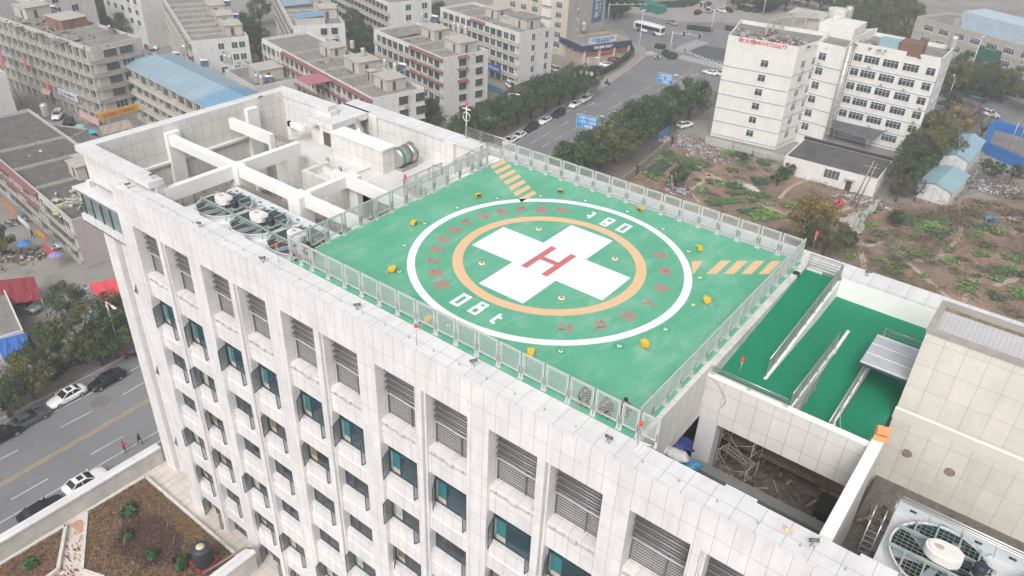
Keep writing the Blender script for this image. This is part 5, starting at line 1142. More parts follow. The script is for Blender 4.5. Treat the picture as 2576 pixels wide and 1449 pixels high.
s_ = 1 if go['_W'] > 0 else -1; Hh = go['_H']; m = MB(); m.box(22.5, 29.5, -.12*s_, -.02*s_, 4.2, 11.5); m.build('green_netting', M('green net', (.02,.11,.07), .8, .2, 1), go)
m = MB(); m.box(14, 62, .2*s_, 10*s_, Hh, Hh+4.5); m.build('blue_top', MT('pale blue panel wall', (.45,.55,.62), (.36,.46,.54), 1.2, .6, .02, .6, .04, .1), go)
m = MB(); m.box(12, 14.5, .2*s_, 3*s_, Hh, Hh+2); m.box(19.5,33,-3.5*s_,0,3.3,4.0); m.box(20,20.6,-3.3*s_,-2.8*s_,0,3.3); m.box(32,32.6,-3.3*s_,-2.8*s_,0,3.3); m.build('entrance_canopy', AW, go)
fw_ = 0
# ---- roof tanks and solar heaters, each at its place in the photo
for i, (u, v, z, s, lb) in enumerate(((887,124,-29.7,1.0,'steel tank on the flat stair roof, left one of the pair above the pink roof'), (914,143,-29.7,1.0,'steel tank on the flat stair roof, right one of the pair above the pink roof'), (969,172,-30.2,1.0,'left steel tank beside the solar heater on the nearest end roof'), (994,182,-30.2,1.0,'right steel tank beside the solar heater on the nearest end roof'), (1142,79,-28.9,1.1,'left steel tank of three on the stair house with a door'), (1154,84,-28.9,1.1,'middle steel tank of three on the stair house with a door'), (1171,89,-28.9,1.1,'right steel tank of three on the stair house with a door'), (1062,55,-28.7,1.1,'steel tank beside the blue solar collector on the farther stair house'),
    (648,212,-37.4,1.2,'front left tank of four in a cluster by the tower corner'), (660,216,-37.4,1.2,'front right tank of four in a cluster by the tower corner'), (654,196,-37.4,1.2,'back left tank of four in a cluster by the tower corner'), (664,202,-37.4,1.2,'back right tank of four in a cluster by the tower corner'), (468,142,-36,1.4,'white round tank at the end of the blue hipped roof'), (570,160,-34,1.1,'left tank of a pair on the white stair house'), (580,163,-34,1.1,'right tank of a pair on the white stair house'), (119,296,-40.2,1.5,'white tank beside the tilted solar collector on the low dark roof'), (1468,80,-38.5,1.4,'steel tank on the corner restaurant roof behind the sign'))):
    water_tank(lb, G(u, v, z), s)
for u, v, z, rz, lb in ((132,30,-30,.6,'solar heater high on the roof at the top left corner'), (284,82,-27.9,2.6,'white solar heater at the far corner of the cluttered roof'), (443,148,-36,.7,'solar heater with red end behind the blue hipped roof'), (516,167,-36,.9,'solar heater on the flat roof beside the white stair house'), (572,15,-31,.8,'twin panel solar heater on the long stepped roof'), (594,50,-31,1.0,'slender solar heater at the right end of the stepped roof'), (842,26,-30.5,1.0,'solar heater at the corner of the blue patched roofs'), (678,208,-37.4,.9,'solar heater next to the cluster of four tanks'), (1010,178,-30.2,.2,'solar heater beside two tanks on the nearest end roof'), (1092,55,-28.7,.3,'blue solar collector on the farther stair house'), (90,308,-40.2,1.2,'tilted solar collector on the low dark roof at left')):
    solar(lb, G(u, v, z), rz)
# ---- shop signs and awnings of the market street
def sign(lb, A, B, z0, z1, mat, body=None, tmat=None, th=.15, tsize=.8):
    a, b = G(*A, z0), G(*B, z0); d = b-a; L = d.length; rz = math.atan2(d.y,d.x); t_ = thing('shop_sign', lb, 'sign', (a.x,a.y,z0), rz); MB().box(0, L, 0, th, 0, z1-z0).build('board', mat, t_)
    if body: text('sign_letters', body, tmat, tsize, (L/2, -.03, (z1-z0)/2), (R(90),0,0), t_, .01, .01, wfit=L*.8)
    return t_
YS = M('yellow sign', (.62,.36,.05), .6, .1); RS = M('red sign', (.50,.06,.06), .6, .1); GS = M('green sign', (.03,.30,.13), .6); BLS = M('blue sign', (.03,.10,.36), .6); WS2 = M('white sign', (.6,.6,.6), .6); OS = M('orange sign', (.55,.16,.04), .6); PS = M('faded pink sign', (.45,.14,.14), .7, .15)
sign('yellow shop fascia on the corner of the market street block', (250,305), (350,278), -41.6, -39.9, YS, '生活超市 便民商店', RS, .3)
sign('long red shop fascia with gold characters down the market street', (60,188), (130,228), -41.4, -39.6, RS, '福兴酒楼大排档', YS, .3)
sign('white and blue shop fascia further along the market street', (148,236), (196,258), -41.4, -39.8, WS2, '五金建材', BLS, .3)
sign('tall faded red vertical sign on the market street block', (5,170), (14,172), -38, -32, PS)
sign('second faded red vertical sign beside the balconies', (66,182), (72,184), -38, -34, PS)
sign('red vertical signboard on the white end wall at the left edge', (33,225), (54,268), -42.5, -41.3, PS, '批发零售', TXW, .2)
sign('green shop sign with white letters at the left edge', (5,322), (53,311), -43.8, -42.2, GS, '红红旺', TXW, .2)
sign('blue shop sign with white letters under the white block by the fence', (1222,172), (1258,186), -42.0, -40.2, BLS, '小吃总店', TXW, .3)
sign('yellow board on the edge of the low dark roof', (110,345), (150,337), -41.4, -40.8, YS)
sign('orange shop sign under the balconies at the far left', (8,512), (42,548), -42.6, -41.6, OS); sign('white shop sign under the balconies at the far left', (47,555), (74,578), -42.6, -41.6, WS2)
sign('red shop sign with yellow letters above the scooters', (92,588), (118,608), -42.8, -41.7, OS, '电脑', YS); sign('lower red shop sign above the parked scooters', (112,628), (138,650), -43.4, -42.2, RS)
def awning(lb, P4, z0, z1, mat, cat='awning', name='awning'):
    a, b, c, d = (G(*q, z) for q, z in zip(P4, (z0, z0, z1, z1))); t_ = thing(name, lb, cat, a); m = MB(); q = [x-a for x in (a,b,c,d)]; n = 8; vs = []
    for i in range(n+1):
        t = i/n; top = q[3].lerp(q[2], t); bot = q[0].lerp(q[1], t); sag = .12*math.sin(i*2.3); vs += [bot+Vector((0,0,sag)), bot.lerp(top,.5)+Vector((0,0,.15-sag)), top]
    m.add(vs+[v-Vector((0,0,.06)) for v in vs], [(i*3+j, (i+1)*3+j, (i+1)*3+j+1, i*3+j+1) for i in range(n) for j in range(2)]+[((n+1)*3+i*3+j+1, (n+1)*3+(i+1)*3+j+1, (n+1)*3+(i+1)*3+j, (n+1)*3+i*3+j) for i in range(n) for j in range(2)]); m.build('sheet', mat, t_)
    m = MB()
    for p_ in q: m.tube([(p_.x,p_.y,ZG-a.z),(p_.x,p_.y,p_.z)], .05, 6)
    m.build('pole', GREYM, t_); return t_
awning('bright red tarpaulin roof between the pinkish wall and the facade', ((268,782),(345,775),(330,690),(222,715)), -42.0, -40.3, M('bright red tarp', (.62,.06,.08), .6, .1, 1))
awning('dark red tarpaulin roof over a parked car at the left edge', ((10,768),(104,752),(84,695),(-10,706)), -42.3, -41.0, M('dark red tarp', (.22,.02,.03), .6, .15, 1))
awning('bright blue ribbed sheet roof at the left edge', ((8,905),(80,872),(62,838),(-10,855)), -42.4, -41.8, MT('ribbed blue sheet', (.04,.16,.50), (.02,.09,.35), .25, 20, .05, .5, .05))
awning('small blue sheet roof under the red tarpaulin', ((232,800),(300,778),(290,762),(225,782)), -42.3, -42.0, BLUEN)
awning('pale sheet awning over the corner market stall', ((258,340),(335,322),(322,300),(250,318)), -42.6, -41.6, M('dusty awning', (.34,.27,.23), .8, .2, 2))
awning('pink sheet awning along the market street front', ((200,292),(250,318),(247,300),(200,276)), -42.4, -41.6, M('pink awning', (.42,.26,.24), .8, .2, 2))
awning('beige parasol sheet beside the first shops', ((102,235),(125,240),(128,228),(107,220)), -42.2, -41.8, M('beige awning', (.50,.40,.27), .8, .1, 2))
bl = building('low_house', 'white walled low house with long windows cut by the left edge below the tarpaulin', 'building', (58,830), (15,735), (-20,860), -41.5, wall=CW, sides={'E': dict(kind='plain', step=4, w=3, h=1.4, nf=1, cap=4)}, L=14, Wd=12, parapet=.3)

clutter('scrap timber and pots on the dark roofs left of the tower', G(120,400,-37.3), 8, 3.5, -37.2, 160, 41, RB, .7)
clutter('white plastic sheets and boards at the end of the pinkish walled block', G(190,505,-36.8), 1.6, 2.2, -36.7, 60, 42, [RB[0], RB[2], M('pale yellow sheet', (.5,.45,.2), .7)], .9)
clutter('junk and plants along the long cluttered terrace roof', G(110,75,-28), 9, 2.5, -28.1, 260, 43, RB+[M('potted plant green', (.05,.10,.03), .8)], .6)
for i_, (bb_, n_) in enumerate(((b3,60),(b4,50),(b5,50),(b6,50),(b7,70))):
    M_ = bb_.matrix_basis; c_ = M_ @ Vector((bb_['_L']*.4, bb_['_W']*.5, 0)); clutter('small junk on the roof of the %s apartment block' % ('nearest','second','third','blue patched','stepped')[i_], c_, 9, 2.2, ZG+bb_['_H']-bb_['_P']+.08, n_, 50+i_, RB, .45)
# ================================================================ ground, streets, garden
def gmat(name, cols, sc, rough=.9, bump=.3, sp=(.35,.65), sc2=None, col2=None):
    m, t, b = nt(name); tc = t.nodes.new('ShaderNodeTexCoord').outputs['Object']
    c = ramp(t, noise(t, tc, sc, 9, .68), [(sp[0], cols[0]), ((sp[0]+sp[1])/2, cols[1]), (sp[1], cols[2])])
    if col2: c = mix(t, c, col2, ramp(t, noise(t, tc, sc2, 6, .75), [(.52, (0,0,0)), (.66, (.8,.8,.8))]))
    t.links.new(c, b.inputs['Base Color']); b.inputs['Roughness'].default_value = rough
    bp = t.nodes.new('ShaderNodeBump'); bp.inputs['Strength'].default_value = bump; bp.inputs['Distance'].default_value = .15; t.links.new(noise(t, tc, sc*14, 4), bp.inputs['Height']); t.links.new(bp.outputs[0], b.inputs['Normal']); return m
GROUND = gmat('dusty concrete ground', [(.20,.185,.17), (.25,.235,.215), (.29,.275,.25)], .05, col2=(.15,.135,.12), sc2=.12)
ASPH = gmat('worn asphalt', [(.155,.155,.16), (.18,.18,.185), (.205,.203,.205)], .06, .85, .1, col2=(.115,.113,.115), sc2=.045)
ASPHD = gmat('fresh dark asphalt', [(.075,.075,.078), (.085,.085,.088), (.095,.095,.097)], .2, .8, .1)
WALK = MT('brown pavement slabs', (.20,.165,.15), (.13,.10,.09), .5, .5, .02, .9, .12, .35)
WALKL = MT('pale plaza paving', (.33,.30,.28), (.24,.22,.20), 1.0, 1.0, .02, .85, .06, .25)
KERB = M('kerb stone', (.36,.34,.32), .8, .1, 1); LINEW = M('worn white line', (.50,.50,.49), .7, .25, 1.5); LINEY = M('worn yellow line', (.42,.31,.14), .7, .2, 1.5)
def struct(o, kind='structure'): o['kind'] = kind; return o
m = MB(); m.poly([(-900,-400,ZG-.08),(500,-400,ZG-.08),(500,1100,ZG-.08),(-900,1100,ZG-.08)]); struct(m.build('ground', GROUND))
def sheet(name, pts, z, mat):
    m = MB(); m.poly([(p[0],p[1],z) for p in pts]); o = m.build(name, mat); return struct(o)
WK = [(-71,-80),(-70.8,0),(-76.5,60),(-82.8,107),(-84.5,125),(-85.8,140),(-87.5,150),(-91,158),(-96,170),(-99.5,178)]
EK = [(-52.4,-80),(-52.6,0),(-57,50),(-60.8,100),(-62.3,140),(-63.5,170),(-62,184)]
sheet('main_street', [*EK, (-66,192),(-84,192),(-88,186), *[(-94,187),(-99.5,178)], *reversed(WK[:-1])], ZG+.02, ASPH)
sheet('cross_street', [(-62,184),(-40,188),(-5,186),(120,172),(120,226),(-5,238),(-45,240),(-75,252),(-110,258),(-200,300),(-200,262),(-118,213),(-103,198),(-99.5,178),(-94,187),(-88,186),(-84,192),(-66,192)], ZG+.02, ASPH)
sheet('dark_patch', [G(*q) for q in ((1728,130),(1763,112),(1790,118),(1835,124),(1829,154),(1775,147))], ZG+.024, ASPHD)
sheet('plaza', [G(*q) for q in ((1508,20),(1620,38),(1700,54),(1850,58),(1960,50),(2120,12),(2120,-50),(1500,-50))], ZG+.03, WALKL)
sheet('car_park', [G(*q) for q in ((1385,195),(1498,205),(1580,165),(1592,130),(1560,105),(1470,165))], ZG+.03, WALKL)
def strip(name, a, b, h, mat):
    """pavement between two edge lines, raised to kerb height h"""
    m = MB()
    for i in range(len(a)-1):
        q = [a[i], a[i+1], b[i+1], b[i]]; A_ = sum(q[k][0]*q[(k+1)%4][1]-q[(k+1)%4][0]*q[k][1] for k in range(4))
        if A_ < 0: q = q[::-1]
        m.prism(q, ZG, ZG+h)
    return struct(m.build(name, mat))
strip('west_pavement', WK[:8], [(x-7.5, y) for x, y in WK[:8]], .14, WALK)
strip('east_pavement', EK[:4], [(x+(6.5 if y < 60 else 11.2), y) for x, y in EK[:4]], .14, WALK); strip('east_pavement', EK[3:6], [(-49.6,100),(-55,134),(-57,170)], .14, WALK)
strip('forecourt', [G(*q) for q in ((1504,232),(1590,172),(1628,140),(1622,120),(1580,105))], [G(*q) for q in ((1500,205),(1560,176),(1596,142),(1592,122),(1560,103))], .14, WALKL)
m = MB()
for pl in (WK, EK):
    for p, q in zip(pl, pl[1:]): m.bar((*p, ZG+.08), (*q, ZG+.08), .3, .2)
struct(m.build('kerb', KERB))
def line(name, pts, w, mat, dash=None, z=ZG+.028, off=0):
    m = MB(); s = 0
    for p, q in zip(pts, pts[1:]):
        p, q = Vector((p[0]+off,p[1],z)), Vector((q[0]+off,q[1],z)); L = (q-p).length; d = (q-p)/L; n = Vector((-d.y,d.x,0))*w/2; x = 0
        if not dash: m.poly([p-n, q-n, q+n, p+n][::1]); continue
        while x < L:
            a, b = p+d*x, p+d*min(L, x+dash[0]); m.poly([a-n,b-n,b+n,a+n]); x += sum(dash)
    return struct(m.build(name, mat))
YL = [(-59.8,-80),(-59.9,-17),(-60.6,2),(-65,55),(-69.6,110),(-71,132),(-72.5,156),(-74.7,184)]
line('yellow_line', YL, .16, LINEY, off=-.2); line('yellow_line', YL, .16, LINEY, off=.2)
line('lane_line', [(-63.8,-80),(-64,0),(-69,60),(-73.2,110),(-75,140),(-76.5,165)], .16, LINEW, (4,5)); line('lane_line', [(-71.5,60),(-76.5,110),(-78.8,136),(-80.3,152)], .16, LINEW, (4,5))
line('lane_line', [(-56.6,-80),(-56.9,2),(-61,50),(-66,110),(-68.2,140),(-70,170)], .16, LINEW, (4,5)); line('edge_line', [(-67.0,-80),(-67.4,0),(-73.4,60),(-79.2,107),(-81.6,128),(-84.2,146)], .16, LINEW); line('edge_line', [(-54.3,-80),(-54.5,0),(-59,50),(-62.6,110)], .15, LINEW)
def zebra(a, b, n, L, w=.5):
    a, b = G(*a), G(*b); d = (b-a).normalized(); nn = Vector((-d.y,d.x,0)); m = MB()
    for k in range(n): c = a.lerp(b, (k+.5)/n); c.z = ZG+.03; m.poly([c-d*w/2-nn*L/2, c+d*w/2-nn*L/2, c+d*w/2+nn*L/2, c-d*w/2+nn*L/2])
    return struct(m.build('crosswalk', LINEW))
zebra((1704,130),(1768,104), 14, 5); zebra((1708,142),(1828,172), 16, 4.5); zebra((1612,136),(1648,133), 7, 4)
m = MB()
for (u, v, rz, turn) in ((1583,287,1.50,1),(1540,282,1.5,0),(1750,188,1.5,1),(1488,262,1.5,0),(1700,232,1.5,0)):
    c = G(u, v, ZG+.03); mt = Matrix.Translation(c) @ Matrix.Rotation(rz+.08, 4, 'Z')
    q = [(-2.4,-.12,0),(.6,-.12,0),(.6,-.5,0),(2.0,0,0),(.6,.5,0),(.6,.12,0),(-2.4,.12,0)]; m.poly([mt @ Vector(p) for p in q])
    if turn: m.poly([mt @ Vector(p) for p in ((-1.2,.12,0),(-.9,.12,0),(-.4,.8,0),(.1,.8,0),(-.5,1.5,0),(-1.1,.8,0),(-.75,.8,0))])
struct(m.build('lane_arrow', LINEW))
m = MB(); c = G(252,1010,ZG+.03); m.lathe(c, [(1.15,0),(1.0,.012),(.95,.0),(.01,.004)], 24); tag(m.build('manhole_cover', M('rough concrete ring', (.16,.15,.145), .9, .2, 3)), 'large round manhole cover in the near street', 'manhole')
m = MB(); m.tube([(-69,-30,ZG+.03),(-66,-28,ZG+.03)], .01, 3)
# ---- garden soil
SOIL = gmat('garden soil', [(.15,.105,.075), (.24,.165,.12), (.33,.23,.17)], .09, .95, .6, col2=(.10,.10,.065), sc2=.16)
struct(sheet('garden_soil', [(-48,11.5),(140,11.5),(140,200),(60,185),(30,158),(5,140),(-3,129),(-26,129),(-38,134),(-54,134),(-49,94)], ZG+.03, SOIL))
PATH = gmat('trodden dirt path', [(.33,.25,.19), (.40,.31,.24), (.46,.37,.29)], .5, .95, .2)
def path(pts, w=.9):
    P_ = [G(*q, ZG+.045) for q in pts]; out = []
    for i in range(len(P_)-1):
        a, b, c, d = P_[max(i-1,0)], P_[i], P_[i+1], P_[min(i+2,len(P_)-1)]
        for k in range(6): t = k/6; out.append(.5*((2*b)+(-a+c)*t+(2*a-5*b+4*c-d)*t*t+(-a+3*b-3*c+d)*t**3))
    out.append(P_[-1]); m = MB(); L_, R_ = [], []
    for i, p in enumerate(out):
        d = (out[min(i+1,len(out)-1)]-out[max(i-1,0)]).normalized(); n = Vector((-d.y,d.x,0))*w*(.5+.12*math.sin(i*1.9)); L_.append(p+n); R_.append(p-n)
    n = len(out); m.add(L_+R_, [(n+i, n+i+1, i+1, i) for i in range(n-1)]); return struct(m.build('garden_path', PATH))
path([(1735,355),(1748,400),(1768,428),(1785,440),(1830,460),(1880,490),(1930,520),(2000,550),(2040,560)], 1.3)
path([(1785,440),(1745,472),(1690,490)], .8); path([(1832,380),(1870,405),(1905,400)], .8); path([(1730,475),(1760,510)], .7)
path([(2150,596),(2168,640),(2175,680)], 1.0); path([(2150,596),(2180,618),(2225,606)], .8); path([(2420,570),(2410,600),(2370,640),(2330,655),(2300,655)], .9); path([(2450,700),(2425,760),(2420,800)], .9); path([(2260,640),(2330,700),(2400,760)], .8); path([(2075,560),(2060,590),(2085,600)], 1); path([(2140,520),(2110,535)], .9); path([(2040,450),(1990,470),(1960,500)], .8); path([(1995,520),(2040,590),(2030,640)], 1.2); path([(2500,720),(2560,700)], 1)
VEG = [M('vegetable green', (.10,.20,.05), .7, .35, 3), M('vegetable bright', (.22,.36,.09), .7, .3, 3), M('vegetable dark', (.04,.11,.05), .7, .3, 3)]
DRY = [M('dry scrub', (.17,.125,.09), .9, .4, 2), M('dry scrub dark', (.10,.075,.06), .9, .4, 2), M('dry grass', (.20,.16,.09), .9, .3, 2), M('scrub green', (.055,.075,.03), .9, .3, 2)]
def crop(lb, pts, mats, dens=9, s=.34, rows=True, seed=1, name='vegetable_patch', h=.25):
    rnd = random.Random(seed); q = [G(*p, ZG) for p in pts]; a, b, c, d = q; m = MB(); L_, W_ = (b-a).length, (d-a).length; nr = max(2, int(W_/.65)); n = int(L_*W_*dens)
    for k in range(n):
        u = rnd.random(); v = (rnd.randrange(nr)+.5+rnd.gauss(0,.16))/nr if rows else rnd.random(); p = a.lerp(b,u).lerp(d.lerp(c,u), v); ph = rnd.uniform(0,6.28); sz = s*rnd.uniform(.6,1.3)
        for j in range(3):
            an = ph+j*2.1; e = Vector((math.cos(an),math.sin(an),.55))*sz; f = Vector((-math.sin(an),math.cos(an),0))*sz*.45; o = p+Vector((0,0,.03+rnd.random()*h)); m.poly([o, o+e*.6-f, o+e, o+e*.6+f], rnd.randrange(len(mats)))
    return tag(m.build(name, mats), lb, 'vegetables', kind='stuff')
V0, V1, V2 = [VEG[0]], [VEG[1],VEG[0]], [VEG[2]]
for i, (pts, mm, w) in enumerate(((((1610,412),(1660,392),(1668,400),(1616,421)),V1,'light leaf rows by the garden wall'), (((1628,425),(1665,402),(1690,420),(1655,445)),V2,'dark leaf bed near the garden wall'), (((1622,433),(1660,452),(1654,460),(1617,440)),V1,'bright strip on red soil'), (((1668,455),(1690,440),(1705,452),(1680,468)),V0,'small bed below the dead tree'), (((1800,392),(1825,376),(1853,384),(1825,402)),V1,'bright green square near the picket fence'), (((1835,385),(1860,378),(1880,392),(1852,398)),V2,'dark bed beside the bright square'), (((1850,405),(1880,396),(1892,406),(1860,418)),V0,'small bed at the fork of the path'), (((1905,412),(1935,398),(1948,404),(1920,420)),V0,'long bed towards the low house'), (((1760,470),(1785,475),(1775,495),(1752,482)),V1,'bright bed at the path junction'), (((1795,462),(1820,458),(1828,468),(1800,474)),V1,'yellow green bed on the dirt path'), (((1780,498),(1850,500),(1880,512),(1800,518)),V0,'wide curved bed above the far fence'), (((1858,462),(1888,466),(1880,480),(1852,474)),V1,'bright little bed beside the polytunnel'), (((1885,445),(1930,450),(1938,468),(1895,462)),V2,'dark bed above the polytunnel'), (((1905,480),(1940,492),(1930,505),(1895,490)),V0,'narrow bed below the polytunnel'), (((1870,535),(1935,528),(1990,548),(1900,562)),V1,'long bright bed behind the far fence'), (((1850,530),(1915,522),(1925,530),(1860,540)),V2,'dark strip above the long bright bed'), (((1960,520),(2020,508),(2050,515),(1990,530)),V1,'bright row left of the yellow tree'), (((2000,500),(2060,495),(2075,505),(2010,510)),V0,'row below the low house wall'),
    (((2290,562),(2320,575),(2385,595),(2360,608)),V2,'dark bed in the right garden'), (((2300,556),(2350,562),(2380,580),(2330,575)),V1,'light bed in the right garden'), (((2325,545),(2375,552),(2395,570),(2345,562)),V0,'upper bed in the right garden'), (((2365,587),(2395,580),(2392,592),(2360,600)),V2,'small dark bed by the path'), (((2225,612),(2255,618),(2275,635),(2235,628)),V1,'bright bed by the bean poles'), (((2285,628),(2330,640),(2320,652),(2280,640)),V0,'thin bed below the bean poles'), (((2430,588),(2458,582),(2465,598),(2432,602)),V0,'round bed beside the path bend'), (((2375,630),(2405,622),(2395,640),(2372,640)),V0,'small bed in the middle right'), (((2410,700),(2465,715),(2455,730),(2405,712)),V0,'long bed near the right coping'), (((2410,718),(2455,732),(2450,742),(2405,730)),V0,'second long bed near the right coping'), (((2485,690),(2530,700),(2520,715),(2480,702)),V1,'bright bed at the right edge'), (((2520,640),(2576,652),(2570,668),(2518,652)),V0,'bed with vines at the right edge'), (((2540,722),(2590,732),(2585,752),(2540,740)),V1,'bright bed in the right corner'), (((2490,735),(2530,750),(2525,770),(2485,752)),V2,'dark bed in the right corner'), (((2150,575),(2180,560),(2188,570),(2155,588)),V0,'small bed under the torn sheets'), (((2180,535),(2200,528),(2208,538),(2185,545)),V0,'tiny bed beside the dirt mound'), (((2445,515),(2475,520),(2468,532),(2440,525)),V1,'yellow green patch by the rubbish'), (((2545,680),(2590,690),(2590,705),(2545,695)),V2,'dark vine bed at the far right'))):
    crop('vegetable patch: '+w, pts, mm, seed=i+1)
BARE = gmat('bare tilled soil', [(.20,.12,.085), (.26,.165,.12), (.31,.20,.15)], .6, .95, .8)
for i, pts in enumerate((((1612,440),(1640,430),(1690,470),(1650,478)),((1810,430),(1838,410),(1855,445),(1830,460)),((1775,480),(1830,470),(1850,495),(1790,500)),((1895,505),(1950,500),(1990,530),(1940,525)),((1630,400),(1665,372),(1675,380),(1640,408)),((2240,660),(2300,670),(2290,700),(2230,680)),((2460,575),(2540,590),(2530,605),(2450,592)),((2420,610),(2460,640),(2440,700),(2405,680)),((2135,560),(2170,575),(2160,590),(2130,578)),((1990,535),(2035,545),(2030,580),(2000,570)),((2470,640),(2520,650),(2500,690),(2455,680)),((1850,480),(1900,490),(1880,500),(1840,490)))):
    m = MB(); q = [G(*p, ZG+.04) for p in pts]; n = 16; c = sum(q, Vector())/4; out = []
    for k in range(4):
        for j in range(4): p = q[k].lerp(q[(k+1)%4], j/4); out.append(c+(p-c)*(1+.08*math.sin(k*3+j*2+i)))
    m.poly(out); struct(m.build('tilled_soil', BARE))
def scrub(lb, poly, n, mats, seed, s=.35, name='dry_scrub', hh=.7):
    rnd = random.Random(seed); q = [G(*p, ZG) for p in poly]; xs_ = [p.x for p in q]; ys_ = [p.y for p in q]; m = MB(); c = 0; tries = 0
    cl = [(rnd.uniform(min(xs_),max(xs_)), rnd.uniform(min(ys_),max(ys_)), rnd.uniform(.5,2.2)) for k in range(max(6, n//90))]
    def ins(x, y):
        r = False; j = len(q)-1
        for i in range(len(q)):
            if (q[i].y > y) != (q[j].y > y) and x < (q[j].x-q[i].x)*(y-q[i].y)/(q[j].y-q[i].y)+q[i].x: r = not r
            j = i
        return r
    while c < n and tries < n*8:
        tries += 1; k = cl[rnd.randrange(len(cl))]; x, y = rnd.gauss(k[0],k[2]), rnd.gauss(k[1],k[2]*.7)
        if not ins(x, y): continue
        a = rnd.uniform(0,6.28); z = ZG+rnd.random()**2*hh*k[2]; e = Vector((math.cos(a),math.sin(a),rnd.uniform(-.3,.9)))*s*rnd.uniform(.5,1.4); f = Vector((-math.sin(a),math.cos(a),rnd.uniform(-.3,.3)))*s*.35; o = Vector((x,y,z+.05)); m.poly([o-e*.5, o-f, o+e*.5, o+f], (int(k[2]*7)+rnd.randrange(2)) % len(mats)); c += 1
    return tag(m.build(name, mats), lb, 'scrub', kind='stuff')
scrub('dry brown scrub spread over the right garden beyond the ramps', [(2110,600),(2576,470),(2800,700),(2800,820),(2400,790),(2120,690)], 17000, DRY, 3, .3)
scrub('dry scrub and weeds between the far fence and the low house', [(1560,470),(1740,345),(1960,400),(2230,500),(2200,640),(2050,650),(1800,560)], 9000, [DRY[3],DRY[0],DRY[2],VEG[2]], 4, .3)
scrub('low weeds around the blue roofed sheds and the courtyard', [(2240,440),(2576,430),(2700,560),(2230,560)], 9000, DRY, 5)
for lb, u, v, rx, ry, n, s_, hh in (('heap of white and pink rubble bags at the top of the garden path',1725,360,5.0,3.2,520,.55,.6), ('strip of rubble along the dirt path',1775,395,4.5,3,300,.4,.5), ('rubbish heap beside the black hoarding',1665,352,3,2,160,.5,.5), ('rubbish heap at the corner of the low house',2155,505,4,2,260,.5,.5), ('large colourful rubbish tip at the right by the courtyard',2475,470,5,2.6,520,.6,.8), ('second rubbish tip at the far right',2560,480,5,2,300,.6,.8), ('scattered bags below the dead tree',1705,478,4,2,110,.4,.3), ('rubble spilled around the brown mound',2185,510,3.5,2,160,.5,.5), ('litter by the market stall corner',370,330,2.5,2,120,.5,1), ('rubbish pile between the trees and the red tarpaulin',235,745,3.2,2.5,260,.5,.6), ('boxes and sacks behind the big street tree',262,760,2.5,2,140,.7,.6), ('broken blocks by the boundary fence of the white block',1470,255,1.0,1.0,20,.3,.5),('rubble yard under the corner of the roof coping',1120,300,3,3,160,.5,.5)):
    c = G(u, v); o = clutter(lb, c, rx*.55, ry*.55, ZG+.05, n, int(u), [RB[0], M('rubbish pink', (.42,.20,.19), .8, .3), RB[1], RB[2], RB[0], M('rubbish blue', (.08,.16,.24), .7, .2)] , s_, 'rubbish', 'rubbish_heap')
TORN = M('torn pale sheet', (.40,.385,.35), .8, .2, 1.2, bump=.4)
def cloth(lb, pts, mat, h=.6, seed=1, name='ground_sheet', cat='sheet'):
    q = [G(*p, ZG+.1) for p in pts]; n = 8; rnd = random.Random(seed); vs = []
    for i in range(n+1):
        for j in range(n+1): u, v = i/n, j/n; p = q[0].lerp(q[1],u).lerp(q[3].lerp(q[2],u),v); vs.append(p+Vector((rnd.uniform(-.4,.4),rnd.uniform(-.3,.3),h*rnd.random())))
    m = MB(); m.add(vs, [(i*(n+1)+j,(i+1)*(n+1)+j,(i+1)*(n+1)+j+1,i*(n+1)+j+1) for i in range(n) for j in range(n)], 0, True); return tag(m.build(name, mat), lb, cat)
cloth('torn pale sheets draped beside the yellow tree', [(2105,555),(2160,535),(2215,505),(2150,590)][:4], TORN, .8, 1); cloth('grey corrugated sheet over the torn pale sheets', [(2125,562),(2145,552),(2160,572),(2142,584)], GREYM, .3, 2); cloth('pale sheet hanging lower beside the grey one', [(2150,555),(2175,540),(2170,592),(2145,588)], TORN, .6, 3)
cloth('white sheet lying on the right garden', [(2535,548),(2570,552),(2560,558),(2532,553)], RB[0], .5, 4); cloth('blue and pink sheet over a small heap in the right garden', [(2478,552),(2505,545),(2508,562),(2480,560)], M('blue tarp', (.10,.22,.36), .6), .9, 5); cloth('pale blue sheet below the dead tree', [(1700,475),(1725,480),(1722,492),(1700,486)], M('pale blue sheet', (.35,.45,.55), .6), .4, 6); cloth('red plastic sheet by the low house corner', [(2098,512),(2118,508),(2120,520),(2100,522)], M('pink red plastic', (.5,.08,.14), .6), .8, 7)
pt = thing('polytunnel', 'low pale polytunnel covered in plastic film in the garden', 'polytunnel', G(1880,475)); a, b = G(1870,468)-pt.location, G(1910,486)-pt.location; m = MB(); m.tube([a, a.lerp(b,.3), a.lerp(b,.6), b], [.7,.95,.9,.6], 12); m.build('film', M('dusty plastic film', (.45,.43,.40), .6, .2, 2), pt)
m = MB(); rnd = random.Random(9)
for k in range(9): c = G(2215+k*6, 628+k*3.4+rnd.uniform(-2,2)); m.tube([c, c+Vector((.9,.3,1.7))], .035, 5); m.tube([c+Vector((.8,0,0)), c+Vector((-.1,.3,1.7))], .035, 5)
m.tube([G(2215,628)+Vector((.4,.2,1.4)), G(2265,655)+Vector((.4,.2,1.4))], .04, 5); tag(m.build('bean_poles', M('grey bamboo', (.30,.26,.22), .8)), 'row of crossed bamboo bean poles in the right garden', 'bean poles')
